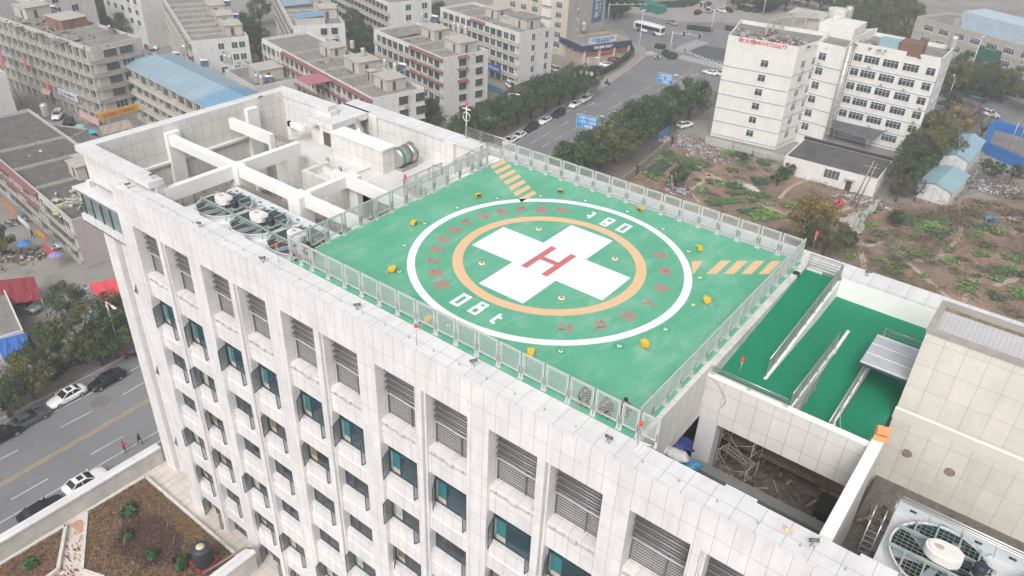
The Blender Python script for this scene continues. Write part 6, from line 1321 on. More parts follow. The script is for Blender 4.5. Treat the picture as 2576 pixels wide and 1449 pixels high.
# ---- walls, fences, hedges
BW = M('stained boundary wall', (.24,.21,.185), .9, .15, 1, stain=.4)
def wall(name, lb, pts, h, th, mat, cat='wall', step=0):
    P_ = [G(*q) for q in pts]; t_ = thing(name, lb, cat, P_[0]); m = MB(); m2 = MB()
    for a, b in zip(P_, P_[1:]):
        a, b = a-P_[0], b-P_[0]; m.bar(a+Vector((0,0,h/2)), b+Vector((0,0,h/2)), th, h)
        if step:
            n = int((b-a).length/step)
            for k in range(n+1): c = a.lerp(b, k/max(1,n)); m2.box(c.x-th, c.x+th, c.y-th, c.y+th, 0, h+.12)
    m.build('wall', mat, t_)
    if step: m2.build('pier', mat, t_)
    return t_
wall('garden_wall', 'grey brown wall between the east row of trees and the garden', [(1535,492),(1600,440),(1688,366),(1700,360)], 2.0, .25, BW, step=6)
wall('boundary_wall', 'brown wall with piers behind the west row of trees', [(1132,340),(1200,300),(1288,235),(1395,200),(1440,172)], 2.1, .22, M('brown boarded wall', (.20,.16,.14), .9, .2, 1, stain=.4), step=3)
wall('blue_hoarding', 'blue sheet hoarding at the head of the garden', [(1648,360),(1685,336)], 2.2, .1, M('hoarding blue', (.08,.22,.38), .6, .1, 1), 'hoarding')
wall('blue_fence', 'low blue fence with grey bars in front of the white block end', [(1218,222),(1275,243)], 1.6, .1, M('fence blue', (.09,.25,.38), .6, .1, 1), 'fence')
pf = thing('picket_fence', 'pale metal picket fence between the garden and the office block', 'fence', G(1773,362)); m = MB(); a, b = Vector((0,0,0)), G(1975,412)-pf.location; n = 110
for k in range(n+1):
    if k in (38,39,40,66,67): continue
    c = a.lerp(b, k/n); m.box(c.x-.06, c.x+.06, c.y-.03, c.y+.03, 0, 1.9)
for z in (.4,1.5): m.bar(a+Vector((0,0,z)), b+Vector((0,0,z)), .05, .08)
m.build('picket', M('pale picket', (.50,.49,.47), .7, .15, 1), pf)
HED = [M('hedge leaf', (.025,.045,.022), .8, .3, 2), M('hedge purple', (.05,.03,.045), .8, .3, 2), M('hedge light', (.05,.085,.03), .8, .3, 2)]
def hedge(lb, pts, w, h, seed, dens=55, base=0.0, name='hedge', mats=None):
    P_ = [G(*q) for q in pts]; t_ = thing(name, lb, 'hedge', P_[0]); rnd = random.Random(seed); m = MB(); core = MB(); mats = mats or HED
    for a, b in zip(P_, P_[1:]):
        a, b = a-P_[0], b-P_[0]; L = (b-a).length; core.bar(a+Vector((0,0,base+h*.42)), b+Vector((0,0,base+h*.42)), w*.75, h*.8)
        for k in range(int(L*w*dens)):
            c = a.lerp(b, rnd.random()); d = (b-a).normalized(); nn = Vector((-d.y,d.x,0)); an = rnd.uniform(0,math.pi); p = c+nn*math.cos(an)*w/2*rnd.uniform(.85,1.1)+Vector((0,0,base+h*.3+h*.7*math.sin(an)*rnd.uniform(.85,1.12))); e = Vector((rnd.uniform(-1,1),rnd.uniform(-1,1),rnd.uniform(-.3,1))).normalized()*.2; f = e.cross(Vector((rnd.uniform(-1,1),rnd.uniform(-1,1),1))).normalized()*.13; m.poly([p-e,p-f,p+e,p+f], rnd.randrange(len(mats)))
    m.build('foliage', mats, t_); core.build('inner_branches', mats[0], t_)
    if base: mm = MB(); [mm.bar(a-P_[0]+Vector((0,0,base/2)), b-P_[0]+Vector((0,0,base/2)), w*1.1, base) for a, b in zip(P_, P_[1:])]; mm.build('planter_wall', M('tan stone planter', (.30,.26,.22), .8, .1, 1), t_)
    return t_
hedge('long curved hedge on a low stone wall round the restaurant car park', [(1507,198),(1545,178),(1575,155),(1588,138),(1582,122),(1560,112),(1545,108)], 1.6, 1.5, 1, base=.8)
hedge('small triangular hedge island by the traffic light mast', [(1670,136),(1690,150),(1696,142),(1672,133)], 2.2, 1.0, 2)
hedge('round bushes on the island left of the traffic light mast', [(1648,120),(1672,124)], 2.2, 1.4, 3)
hedge('long hedge island at the far side of the junction', [(1728,72),(1760,76),(1790,80)], 3.0, 1.3, 4); hedge('hedge island beside the roof corner of the office block', [(1825,74),(1850,78),(1865,72)], 3.2, 1.3, 5)
hedge('large planted bed at the top of the photo beyond the green cabins', [(1560,10),(1640,16),(1720,14),(1750,0)], 7, 1.6, 6, 18); hedge('dark planted island among the plaza cars at the top right', [(1865,22),(1890,30),(1930,24),(1960,8)], 5, 1.4, 7, 20)
hedge('dense hedge along the left pavement under the trees', [(120,960),(160,925),(215,905)], 2.0, 1.6, 8); hedge('hedge behind the blue sheet roof at the left edge', [(10,905),(60,878),(85,870)], 1.8, 1.5, 9)

rnd = random.Random(61); kk = 0
for (u0, u1, v0, v1, n) in ((1640,1960,385,520,26), (2200,2560,545,760,40), (2060,2240,600,660,4)):
    for j in range(n):
        u, v = rnd.uniform(u0,u1), rnd.uniform(v0,v1); w_, h_ = rnd.uniform(14,34), rnd.uniform(6,13); kk += 1
        crop('extra vegetable rows between the larger beds, patch %d' % kk, [(u-w_,v-h_*.4-w_*.2),(u+w_*.5,v-h_+w_*.15),(u+w_,v+h_*.3+w_*.2),(u-w_*.5,v+h_-w_*.1)], [V0,V1,V2,[DRY[3],VEG[0]]][rnd.randrange(4)], dens=6, seed=100+kk)

sheet('walkway', [G(*q) for q in ((2378,516),(2392,520),(2470,428),(2456,424))], ZG+.1, WALKL)
# ================================================================ trees
BARK = M('tree bark', (.09,.07,.055), .95, .3, 4)
def leafset(nm, a, b, c): return [M(nm+' dark', a, .75, .3, 1.2), M(nm+' mid', b, .75, .3, 1.2), M(nm+' light', c, .75, .3, 1.2)]
LG = leafset('evergreen leaf', (.020,.044,.016), (.038,.074,.024), (.070,.118,.034)); LO = leafset('olive leaf', (.04,.05,.018), (.08,.09,.026), (.125,.13,.038)); LY = leafset('autumn leaf', (.10,.085,.025), (.20,.145,.035), (.32,.22,.05)); LB = leafset('bare twig', (.07,.05,.04), (.10,.07,.055), (.13,.10,.07))
def tree_mesh(seed, mats, n=4200, bare=0, trunk=.35):
    """unit tree: height 1, crown radius about .42; leaves gathered in clumps on a branch frame"""
    rnd = random.Random(seed); cr = MB(); tr = MB(); clumps = []
    tr.tube([(0,0,0),(.01,.0,.15),(.0,.01,trunk)], [.035,.026,.022], 8)
    for k in range(9):
        a = k*2.4+rnd.uniform(-.4,.4); r = rnd.uniform(.16,.34); z = rnd.uniform(trunk+.12,.86); e = Vector((r*math.cos(a), r*math.sin(a), z)); tr.tube([(0,0,trunk*rnd.uniform(.75,1)), e*.5+Vector((0,0,trunk*.45)), e], [.018,.012,.004], 6)
        if bare:
            for j in range(5): tr.tube([e*rnd.uniform(.6,1), e+Vector((rnd.uniform(-.14,.14),rnd.uniform(-.14,.14),rnd.uniform(.0,.16)))], [.005,.0015], 4)
    for k in range(34):
        a = rnd.uniform(0,6.283); t = rnd.uniform(-.55,1.0); rad = .36*math.sqrt(max(.04,1-t*t*.85))*rnd.uniform(.55,1.08); clumps.append((Vector((rad*math.cos(a), rad*math.sin(a), trunk+.30+t*.30)), rnd.uniform(.07,.135), rnd.randrange(3)))
    for k in range(n):
        c, r, mi = clumps[rnd.randrange(len(clumps))]; d = Vector((rnd.gauss(0,1),rnd.gauss(0,1),rnd.gauss(0,.8))).normalized(); p = c+d*r*rnd.uniform(.6,1.08); s = rnd.uniform(.010,.022)
        e = d.cross(Vector((rnd.uniform(-1,1),rnd.uniform(-1,1),rnd.uniform(-1,1)))).normalized()*s; f = (d.cross(e).normalized()*.6+d*rnd.uniform(-.2,.5))*s; q = mi if rnd.random() < .7 else rnd.randrange(3); cr.poly([p-e, p-f, p+e, p+f], q)
    return cr, tr
TP = {}
def tree(lb, u, v, h, kind='g', var=0, r=1.0, grp=None, z=None, name='tree', xy=None):
    key = (kind, var)
    if key not in TP:
        mats = {'g': LG, 'o': LO, 'y': LY, 'b': LB}[kind]; cr, tr = tree_mesh(10+var*7+ord(kind[0]), mats, 900 if kind == 'b' else 5200, kind == 'b', .2 if kind != 'b' else .3)
        t_ = thing(name, lb, 'tree', (0,0,0), 0, grp); cr.build('crown', mats, t_); tr.build('trunk', BARK, t_); TP[key] = t_; o = t_
    else: o = dup(TP[key], lb, group=grp)
    c = Vector((*xy, 0)) if xy else G(u, v, ZG+h*.55); o.location = (c.x, c.y, ZG); o.rotation_euler.z = (u*7+v) % 6.28; o.scale = (h*r, h*r, h); return o
g = 'street trees on the west pavement'
for i, (u, v, h) in enumerate(((1165,322,9),(1203,305,10),(1240,288,10),(1272,272,10),(1305,258,10),(1338,240,10.5),(1375,222,10.5),(1412,212,10),(1448,203,10),(1476,192,9))):
    tree('dark evergreen street tree beside the parked cars, number %d from the roof corner' % (i+1), u, v, h, 'g', i % 3, 1.12, g)
g = 'street trees on the east pavement'
for i, (u, v, h) in enumerate(((1440,398,10.5),(1478,378,11),(1515,360,11),(1552,340,11.5),(1590,315,12),(1618,292,12),(1655,275,11),(1692,255,11),(1742,236,12))):
    tree('evergreen tree in the row between the street and the garden, number %d from the fence' % (i+1), u, v, h, 'g' if i not in (2,3) else 'o', (i+1) % 3, 1.12, g)
g = 'street trees on the near left pavement'
for i, (u, v, h, k) in enumerate(((85,955,9,'o'),(120,880,8.5,'g'),(215,845,11.5,'o'),(300,850,9.5,'g'),(20,1000,9,'g'),(180,760,7,'g'),(305,790,8,'g'),(8,610,7,'o'),(265,880,8,'g'))):
    tree('leafy %s tree at the left side of the facade, number %d from the bottom' % ({'o':'olive','g':'dark green'}[k], i+1), u, v, h*.9, k, i % 3, .98, g).location.x -= 2.4
g = 'trees between the blocks at the top left'
for i, (u, v, h) in enumerate(((250,18,11),(275,35,10),(300,62,10),(235,8,10),(395,14,9),(620,55,9),(640,85,10),(650,115,9),(680,130,8),(650,20,10),(880,50,11),(900,85,11),(920,110,10),(1105,28,9),(1110,52,9),(870,20,9),(1075,275,8),(1085,295,7))):
    tree('dark tree standing between the apartment blocks, number %d from the left' % (i+1), u, v, h, 'g', i % 3, 1.05, g)
g = 'trees around the office block and the garden'
for i, (u, v, h, k, w) in enumerate(((2050,540,10,'y','yellowing tree in the garden left of the torn sheets'),(2085,585,8.5,'o','olive tree just beyond the far right corner of the fence'),(2030,600,5,'o','small olive tree behind the helipad corner'),(2035,515,5,'y','small orange yellow tree above the yellowing tree'),(2355,320,12,'o','bushy tree at the right foot of the office block'),(2405,300,10,'y','yellow green tree beyond the office block corner'),(2300,395,10,'g','dark tree between the low house and the sheds'),(2335,370,11,'o','olive tree behind the low house'),(2275,432,9,'g','dark tree at the back corner of the low house'),(2265,470,6,'b','bare bushy tree beside the low house'),(2375,360,10,'o','round tree touching the farther shed'),(2310,475,5,'b','bare twiggy tree by the nearer shed'),(2440,285,8,'b','bare orange twigged tree by the right street'),(2480,310,8,'b','second bare tree by the right street'),(2260,545,4,'g','dark shrub like tree in the right garden'),(2480,410,3.6,'g','small round tree left in the courtyard row of three'),(2512,422,4.2,'g','small round tree in the middle of the courtyard row'),(2552,428,4.2,'g','small round tree at the right of the courtyard row'),(1705,440,5,'g','leaning dark tree in the first garden beds'),(1960,440,4.5,'g','dark bush beside the low house wall'),(1985,425,4,'g','dark bush at the left end of the low house'),(1870,392,2.5,'g','small net covered bush by the picket fence'),(2140,600,3.5,'g','low dark tree right of the olive tree'),(2390,250,7,'g','dark tree behind the office block at its right'),(1655,330,3,'g','small palm like bush by the hoarding'))):
    tree(w, u, v, h, k, i % 2, 1.1, g)
g = 'park trees beyond the cross street'
k_ = 0; rnd = random.Random(77)
for (u0, u1, v0, v1, n, kk) in ((2110,2300,-10,45,26,'gob'),(2395,2580,150,215,20,'gob'),(1980,2110,-30,0,9,'g'),(1510,1570,-10,18,6,'g'),(1840,1960,-20,5,8,'g'),(2140,2310,50,90,10,'go'),(2560,2640,190,240,4,'go')):
    for j in range(n):
        k_ += 1; u, v = rnd.uniform(u0,u1), rnd.uniform(v0,v1); tree('tree in the park belt at the upper right, number %d' % k_, u, v, rnd.uniform(7,11), rnd.choice(kk), rnd.randrange(2), 1.15, g)
m = MB(); c = G(1693,480); m.tube([c, c+Vector((-.4,0,1.2)), c+Vector((-.9,.2,3.2))], [.35,.28,.18], 8); m.tube([c+Vector((-.7,0,2)), c+Vector((-2.5,-1,2.2))], [.12,.03], 6); tag(m.build('dead_trunk', M('dead wood', (.30,.24,.20), .9, .2, 3)), 'leaning dead tree trunk among the first garden beds', 'tree trunk')
# ================================================================ vehicles
CGL = MG('car glass', (.012,.014,.016), .06); TYRE = M('tyre rubber', (.02,.02,.02), .8); RIM = M('wheel rim', (.42,.42,.43), .35, .05, 3, .6); HL = MG('headlight glass', (.45,.46,.47), .1); TL = M('tail light', (.35,.02,.02), .3); CHR = M('black trim', (.03,.03,.03), .4)
def paint(n, c): return M('car paint '+n, c, .22, .03, .6, 0 if n == 'white' else .3)
PT = {'white': paint('white', (.76,.76,.75)), 'black': paint('black', (.012,.013,.016)), 'grey': paint('grey', (.10,.11,.125)), 'silver': paint('silver', (.38,.39,.40)), 'dark blue': paint('dark blue', (.015,.025,.06)), 'dark red': paint('dark red', (.14,.015,.03)), 'beige': paint('beige', (.36,.32,.26)), 'pale blue': paint('pale blue', (.20,.40,.55)), 'cyan': paint('cyan', (.10,.45,.45)), 'red': paint('red', (.45,.04,.04)), 'dark green': paint('dark green', (.015,.04,.035))}
CP_ = {}
def car(lb, col, typ, u=0, v=0, rz=0, grp=None, z=ZG+.03, cat='car'):
    key = (col, typ)
    if key in CP_:
        o = dup(CP_[key], lb, group=grp); c = G(u, v, z+.6); o.location = (c.x,c.y,z); o.rotation_euler.z = rz; return o
    t_ = thing('parked_car' if cat == 'car' else cat, lb, cat, (0,0,0), 0, grp); L, hw = (4.7,.9) if typ == 'sedan' else (4.6,.93); rf = {'sedan':1.45,'suv':1.70,'van':1.95}[typ]
    st_ = {'sedan': [(-2.35,.72,.42,.80),(-2.25,.84,.28,.98),(-1.8,.9,.22,1.02),(-.6,.9,.2,.95),(.9,.9,.2,.93),(1.7,.88,.22,.84),(2.2,.78,.28,.70),(2.35,.62,.38,.58)], 'suv': [(-2.3,.78,.45,.95),(-2.2,.88,.3,1.1),(-1.2,.93,.25,1.08),(.9,.93,.25,1.03),(1.8,.9,.27,.98),(2.2,.82,.3,.86),(2.32,.68,.4,.7)], 'van': [(-2.3,.85,.4,1.0),(-2.2,.9,.3,1.1),(0,.93,.25,1.08),(1.6,.93,.25,1.05),(2.2,.88,.3,.95),(2.32,.7,.4,.8)]}[typ]
    m = MB(); vs = []
    for x, w, zl, zb in st_:
        zm = zl+(zb-zl)*.55; vs += [(x,-w*.9,zl),(x,-w,zl+.12),(x,-w,zm),(x,-w*.90,zb),(x,-w*.45,zb+.04),(x,w*.45,zb+.04),(x,w*.90,zb),(x,w,zm),(x,w,zl+.12),(x,w*.9,zl)]
    n = len(st_); fs = [(i*10+j, i*10+(j+1)%10, (i+1)*10+(j+1)%10, (i+1)*10+j) for i in range(n-1) for j in range(10)]
    fs = [tuple(reversed(f)) for f in fs]; m.add(vs, fs, 0, True); m.add(vs[:10], [tuple(range(10))], 0); m.add(vs[-10:], [tuple(reversed(range(10)))], 0); body = m.build('body', PT[col], t_)
    gb = {'sedan': (-1.95,-1.15,.05,1.0), 'suv': (-2.22,-1.95,.1,1.05), 'van': (-2.25,-2.1,1.0,1.85)}[typ]; zb = .96 if typ == 'sedan' else 1.06; a = .80; b = .64
    gv = [(gb[0],-a,zb-.05),(gb[3],-a,zb-.09),(gb[3],a,zb-.09),(gb[0],a,zb-.05),(gb[1],-b,rf-.04),(gb[2],-b,rf-.04),(gb[2],b,rf-.04),(gb[1],b,rf-.04)]
    m = MB(); m.add(gv, BOXF); m.build('windows', CGL, t_)
    m = MB(); m.add([(gb[1]-.06,-b-.02,rf-.06),(gb[2]+.06,-b-.02,rf-.06),(gb[2]+.06,b+.02,rf-.06),(gb[1]-.06,b+.02,rf-.06),(gb[1]+.05,-b+.12,rf),(gb[2]-.1,-b+.12,rf),(gb[2]-.1,b-.12,rf),(gb[1]+.05,b-.12,rf)], BOXF)
    for s in (-1, 1):
        for i, j in ((0,4),(1,5)): p, q = Vector(gv[i]), Vector(gv[j]); p.y = s*a; q.y = s*b; m.bar(p, q+Vector((0,s*.02,0)), .07, .09)
        xm = (gb[1]+gb[2])/2; m.bar((xm,s*(a+.005),zb-.05),(xm,s*(b+.01),rf-.05), .07, .05)
    m.build('roof', PT[col], t_)
    if typ != 'van' and col == 'white': m = MB(); m.box(-.75,-.15,-.38,.38,rf,rf+.012); m.build('sunroof', CGL, t_)
    w0_ = None
    for x in (-1.42, 1.42):
        for s in (-1, 1):
            if w0_ is None: m = MB(); m.tube([(0,-.1,0),(0,.1,0)], .33, 18); w0_ = m.build('wheel', TYRE, t_); m = MB(); m.tube([(0,-.108,0),(0,.108,0)], .21, 12); m.build('rim', RIM, w0_); w_ = w0_
            else: w_ = dup(w0_, parent=t_)
            w_.location = (x, s*(hw-.07), .33)
    for s in (-1, 1):
        m = MB(); m.box(2.12,2.26,s*.5,s*.72,.55,.68); m.build('headlight', HL, t_); m = MB(); m.box(-2.33,-2.2,s*.5,s*.78,.72,.86); m.build('tail_light', TL, t_)
        m = MB(); m.box(gb[3]-.28,gb[3]-.12,s*(a+.1),s*(a+.28),zb-.02,zb+.12); m.build('mirror', PT[col], t_)
    m = MB(); m.box(2.28,2.34,-.4,.4,.36,.52); m.box(-2.36,-2.3,-.3,.3,.5,.62); m.build('grille', CHR, t_)
    CP_[key] = t_; c = G(u, v, z+.6); t_.location = (c.x,c.y,z); t_.rotation_euler.z = rz; return t_
UP = R(95)
gw = 'cars parked along the west kerb of the main street'
for u, v, c, ty, w in ((1283,353,'white','sedan','white sedan half hidden by the fence at the near end of the parked row'),(1305,341,'white','sedan','white sedan in front of the dark green off-roader in the parked row'),(1337,321,'dark green','suv','dark green off-road car in the parked row'),(1370,303,'white','sedan','white sedan between the dark green and the dark blue cars'),(1405,286,'dark blue','suv','dark blue car in the parked row by the trees'),(1447,262,'white','sedan','white sedan just beyond the gap in the parked row'),(1472,249,'white','suv','last white car of the parked row, nearest the junction')):
    car(w, c, ty, u, v, UP+math.pi, gw)
gn = 'cars on the near left street'
for u, v, c, ty, rz, w in ((74,1052,'grey','sedan',R(92),'grey sedan parked at the lower left kerb'),(168,996,'white','sedan',R(-88),'white sedan parked between the grey and black cars at left'),(268,955,'black','sedan',R(-86),'black sedan with silver trim parked beside the facade'),(1,1095,'black','suv',R(92),'dark car cut by the left edge'),(215,1210,'white','sedan',R(90),'white sedan behind the terrace parapet'),(105,1282,'black','sedan',R(90),'dark sedan behind the lower end of the parapet')):
    car(w, c, ty, u, v, rz, gn)
for u, v, c, ty, rz, w in ((1549,151,'dark red','sedan',.3,'dark red car in the restaurant car park'),(1528,163,'white','sedan',.3,'white car between the red and black cars by the restaurant'),(1508,177,'black','suv',.35,'black car nearest the hedge end by the restaurant'),(1556,110,'dark blue','sedan',-.2,'dark car behind the hedge bend'),(1400,176,'white','suv',-.35,'white off-road car behind the boundary wall'),(1286,216,'white','suv',-.5,'white car in front of the blue shop sign'),
    (1691,57,'beige','sedan',-.3,'beige sedan behind the bus'),(1756,31,'black','suv',UP,'black car alone on the plaza'),(1785,27,'silver','van',UP,'silver van on the plaza'),(1816,26,'white','sedan',-.6,'white car beside the black one on the plaza'),(1833,25,'black','sedan',-.6,'black car right of the white one on the plaza'),(1782,9,'dark blue','sedan',UP,'dark car at the top of the plaza'),(1762,3,'silver','sedan',-.3,'silver car at the top edge of the plaza'),
    (1786,182,'white','sedan',-.1+math.pi,'white car waiting near the crossing'),(1813,185,'white','suv',math.pi-.1,'white car half behind the office block'),(1724,314,'white','suv',R(75),'white car parked alone beside the office block'),(1667,308,'grey','sedan',UP,'grey car parked behind the east trees'),
    (2387,240,'grey','suv',-.15,'grey car on the street at the right'),(2461,244,'cyan','sedan',math.pi-.1,'cyan taxi on the street at the right'),(2491,287,'white','suv',-.3,'white car behind the bare trees at the right'),(2047,27,'pale blue','sedan',.8,'pale blue taxi on the far street'),(2022,31,'white','sedan',-.1,'white car next to the pale blue taxi'),
    (380,44,'white','sedan',-.2,'white car at the far end of the block car park'),(396,62,'silver','sedan',-.1,'silver car in the block car park'),(422,61,'white','suv',.5,'white car by the block wall'),(406,87,'silver','suv',1.4,'silver car parked nose out'),(431,86,'white','suv',1.4,'white car parked beside the silver one'),(381,110,'dark green','sedan',-.4,'dark car behind the red one by the white block'),(374,119,'red','sedan',-.3,'red car between the parked cars by the white block'),(386,117,'white','sedan',-.4,'white car beside the red one'),(385,132,'silver','suv',-.2,'silver car nearest the white block corner'),(369,18,'silver','sedan',1.5,'silver car under the tree at the top left'),
    (145,290,'white','suv',-.7,'white car in the market street'),(172,311,'black','suv',-.7,'black car behind the white one in the market street'),(66,770,'silver','suv',.3,'silver car under the dark red tarpaulin'),(640,42,'white','sedan',1.4,'white car between blocks at the top')):
    car(w, c, ty, u, v, rz, 'cars around the blocks')
# bus
bs = thing('city_bus', 'white and green city bus crossing the junction', 'bus', (0,0,0)); c = G(1633,72,ZG+1.5); bs.location = (c.x,c.y,ZG+.03); p1, p2 = G(1597,66,ZG+1.5), G(1668,84,ZG+1.5); bs.rotation_euler.z = math.atan2((p2-p1).y,(p2-p1).x)
m = MB(); m.box(-5.6,5.6,-1.25,1.25,.45,3.0); m.box(-5.4,5.4,-1.15,1.15,3.0,3.12); m.box(-3,1.5,-.9,.9,3.12,3.4); m.box(2.2,4,-.8,.8,3.12,3.35); m.build('body', PT['white'], bs)
m = MB(); m.box(-5.0,5.2,-1.27,-1.25,1.35,2.6); m.box(-5.0,5.2,1.25,1.27,1.35,2.6); m.box(5.6,5.63,-1.1,1.1,1.2,2.7); m.box(-5.63,-5.6,-1,1,1.6,2.5); m.build('windows', CGL, bs)
m = MB(); m.box(-5.62,-4.2,-1.275,-1.25,.5,1.33); m.box(-5.62,-4.2,1.25,1.275,.5,1.33); m.build('green_panel', M('bus green', (.22,.48,.12), .4), bs)
m = MB(); m.box(-4.1,-2.6,-1.275,-1.25,.5,1.3); m.build('red_panel', M('bus red', (.45,.05,.08), .4), bs); m = MB(); m.box(.2,3,-1.275,-1.25,.55,1.3); m.build('advert_panel', M('bus advert', (.10,.12,.35), .4, .6, 6), bs)
for x in (-3.4,3.2):
    for s in (-1,1): m = MB(); m.tube([(x,s*1.28,.5),(x,s*1.0,.5)], .5, 16); m.build('wheel', TYRE, bs)
# ================================================================ street furniture
LW_ = M('lamp post white', (.60,.60,.59), .5, .05, 1)
LP = None
def lamp(lb, u, v, rz, h=9.0, top=True):
    global LP
    if LP is None:
        LP = thing('street_lamp', lb, 'street lamp', (0,0,0), 0, 'white street lamps'); m = MB(); m.tube([(0,0,0),(0,0,4.5),(0,0,8.6)], [.12,.09,.06], 10); m.tube([(0,0,7.4),(-.55,0,7.9),(-.5,0,8.4),(0,0,8.7),(2.0,0,9.0)], .05, 8); m.build('pole', LW_, LP)
        m = MB(); m.add([(1.9,-.14,8.92),(3.0,-.2,9.02),(3.0,.2,9.02),(1.9,.14,8.92),(1.95,-.08,9.1),(2.8,-.1,9.14),(2.8,.1,9.14),(1.95,.08,9.1)], BOXF); m.build('lamp_head', M('lamp head', (.70,.70,.68), .4), LP); o = LP
    else: o = dup(LP, lb)
    c = G(u, v, ZG+9) if top else G(u, v); o.location = (c.x,c.y,ZG); o.rotation_euler.z = rz; return o
lamp('white street lamp above the west trees beside the parked cars', 1281,232, .05); lamp('white street lamp among the east trees near the blue road sign', 1540,300, math.pi); lamp('white street lamp behind the farther blue lane sign', 1723,194, math.pi); lamp('white street lamp in front of the corner restaurant', 1481,141, .1); lamp('white street lamp beside the facade above the near street tree', 265,754, -.1); lamp('white street lamp at the right corner of the office block', 2403,196, math.pi*.6)
def mast(lb, u, v, h, heads=3):
    t_ = thing('floodlight_mast', lb, 'light mast', G(u,v)); m = MB(); m.tube([(0,0,0),(0,0,h)], [.16,.07], 10); m.build('pole', LW_, t_); m = MB()
    for k in range(heads): a = k*2.1; m.add([(.2*math.cos(a)-.3,.6*math.sin(a)-.3,h-.1),(.2*math.cos(a)+.5,.6*math.sin(a)-.3,h+.1),(.2*math.cos(a)+.5,.6*math.sin(a)+.3,h+.1),(.2*math.cos(a)-.3,.6*math.sin(a)+.3,h-.1),(.2*math.cos(a)-.3,.6*math.sin(a)-.3,h+.2),(.2*math.cos(a)+.5,.6*math.sin(a)-.3,h+.4),(.2*math.cos(a)+.5,.6*math.sin(a)+.3,h+.4),(.2*math.cos(a)-.3,.6*math.sin(a)+.3,h+.2)], BOXF)
    m.build('floodlight_head', LW_, t_); return t_
mast('tall white floodlight mast between the bus and the hedge', 1604,146, 14); mast('tall white mast on the plaza behind the traffic signals', 1815,58, 15); mast('tall white pole in the trees right of the office block', 2423,226, 15, 1)
BLU = M('road sign blue', (.02,.25,.55), .45, .03)
def gantry(lb, u, v, top, arm, signs, name='sign_gantry', cat='road sign'):
    f = G(u, v); t_ = thing(name, lb, cat, f); e = Vector(arm); m = MB(); m.tube([(0,0,0),(0,0,top)], [.17,.12], 10); m.tube([(0,0,top-.5), Vector((0,0,top-.3))+e*.5, Vector((0,0,top-.2))+e], [.11,.08,.06], 8); m.build('mast', GREYM if name == 'sign_gantry' else LW_, t_)
    for kind, t, sz in signs:
        c = Vector((0,0,top-.25))+e*t; ang = math.atan2(e.y, e.x)
        if kind == 'board':
            mt = Matrix.Translation(c) @ Matrix.Rotation(ang+math.pi, 4, 'Z'); m = MB(mt); w_, h_ = sz; m.box(-w_/2,w_/2,-.1,-.04,-h_/2,h_/2,1); m.box(-w_/2+.08,w_/2-.08,-.12,-.1,-h_/2+.08,h_/2-.08,0); bo = m.build('sign_board', [BLU, LW_], t_)
            yield_ = (mt, w_, h_)
            lines = ('大道中 体育路','人民路 ↑ 县政府','← 解放路') if w_ > 4 else ('←↑↑→','公交')
            for i, l in enumerate(lines): o = text('sign_letters', l, TXW, .75, (0,0,0), (0,0,0), t_, .005, .01, wfit=w_*.8 if i < 2 else w_*.5); o.matrix_local = mt @ Matrix.Translation((0,-.125,h_*.28-i*h_*.3)) @ Matrix.Rotation(R(90),4,'X')
        elif kind == 'disc': m = MB(Matrix.Translation(c)); m.tube([(0,-.06,0),(0,.0,0)], sz, 20); m.build('round_sign', M('sign back', (.45,.44,.42), .6), t_)
        elif kind == 'signal': m = MB(Matrix.Translation(c)); m.box(-.25,.25,-.2,.2,-.7,.7); m.build('signal_head', BLKM, t_); m = MB(Matrix.Translation(c)); m.box(-.36,.36,.2,.24,-.82,.82); m.build('back_plate', LW_, t_)
        elif kind == 'cam': m = MB(Matrix.Translation(c)); m.box(-.15,.15,-.35,.3,.1,.35); m.build('camera', LW_, t_)
    return t_
gantry('blue direction sign board with white characters over the near lanes', 1510,388, 7, (-4.6,-.8,0), [('board',.8,(5.2,3.0))]); gantry('blue lane arrow sign half hidden by an east tree', 1705,270, 7, (-5.2,-.6,0), [('board',.85,(4.2,2.6))])
gantry('mast with three round sign backs by the west trees', 1441,252, 8, (4.8,1.0,0), [('disc',.3,.55),('disc',.62,.55),('disc',.92,.55)])
gantry('white traffic light mast on the triangular island', 1684,140, 7.5, (8.5,1.6,0), [('signal',.42,0),('signal',.98,0),('cam',.6,0)], 'traffic_light', 'traffic light'); gantry('white traffic light mast on the far hedge island', 1788,82, 8, (-6.5,3.0,0), [('signal',.7,0),('signal',.99,0)], 'traffic_light', 'traffic light')
gantry('long white camera gantry reaching over the lanes beside the office block', 1808,238, 8, (-13,5,0), [('cam',t,0) for t in (.1,.2,.3,.4,.5,.6,.7,.8,.9,.97)], 'camera_gantry', 'gantry'); gantry('white camera gantry behind the corner restaurant', 1528,60, 7, (10,9,0), [('cam',t,0) for t in (.2,.4,.6,.8,.95)], 'camera_gantry', 'gantry'); gantry('white camera gantry at the top edge over the far street', 1918,40, 8, (16,-2,0), [('cam',t,0) for t in (.3,.5,.7,.9)], 'camera_gantry', 'gantry')
cb = thing('green_cabins', 'first group of dark green utility cabins at the far roadside', 'cabin', G(1640,30)); CG = M('utility green', (.02,.17,.12), .5, .1, 1); m = MB()
cb_list = ((1625,28,'tall'),(1640,22,'long'),(1655,26,'wide'),(1642,30,'small'))
bpy.data.objects.remove(cb)
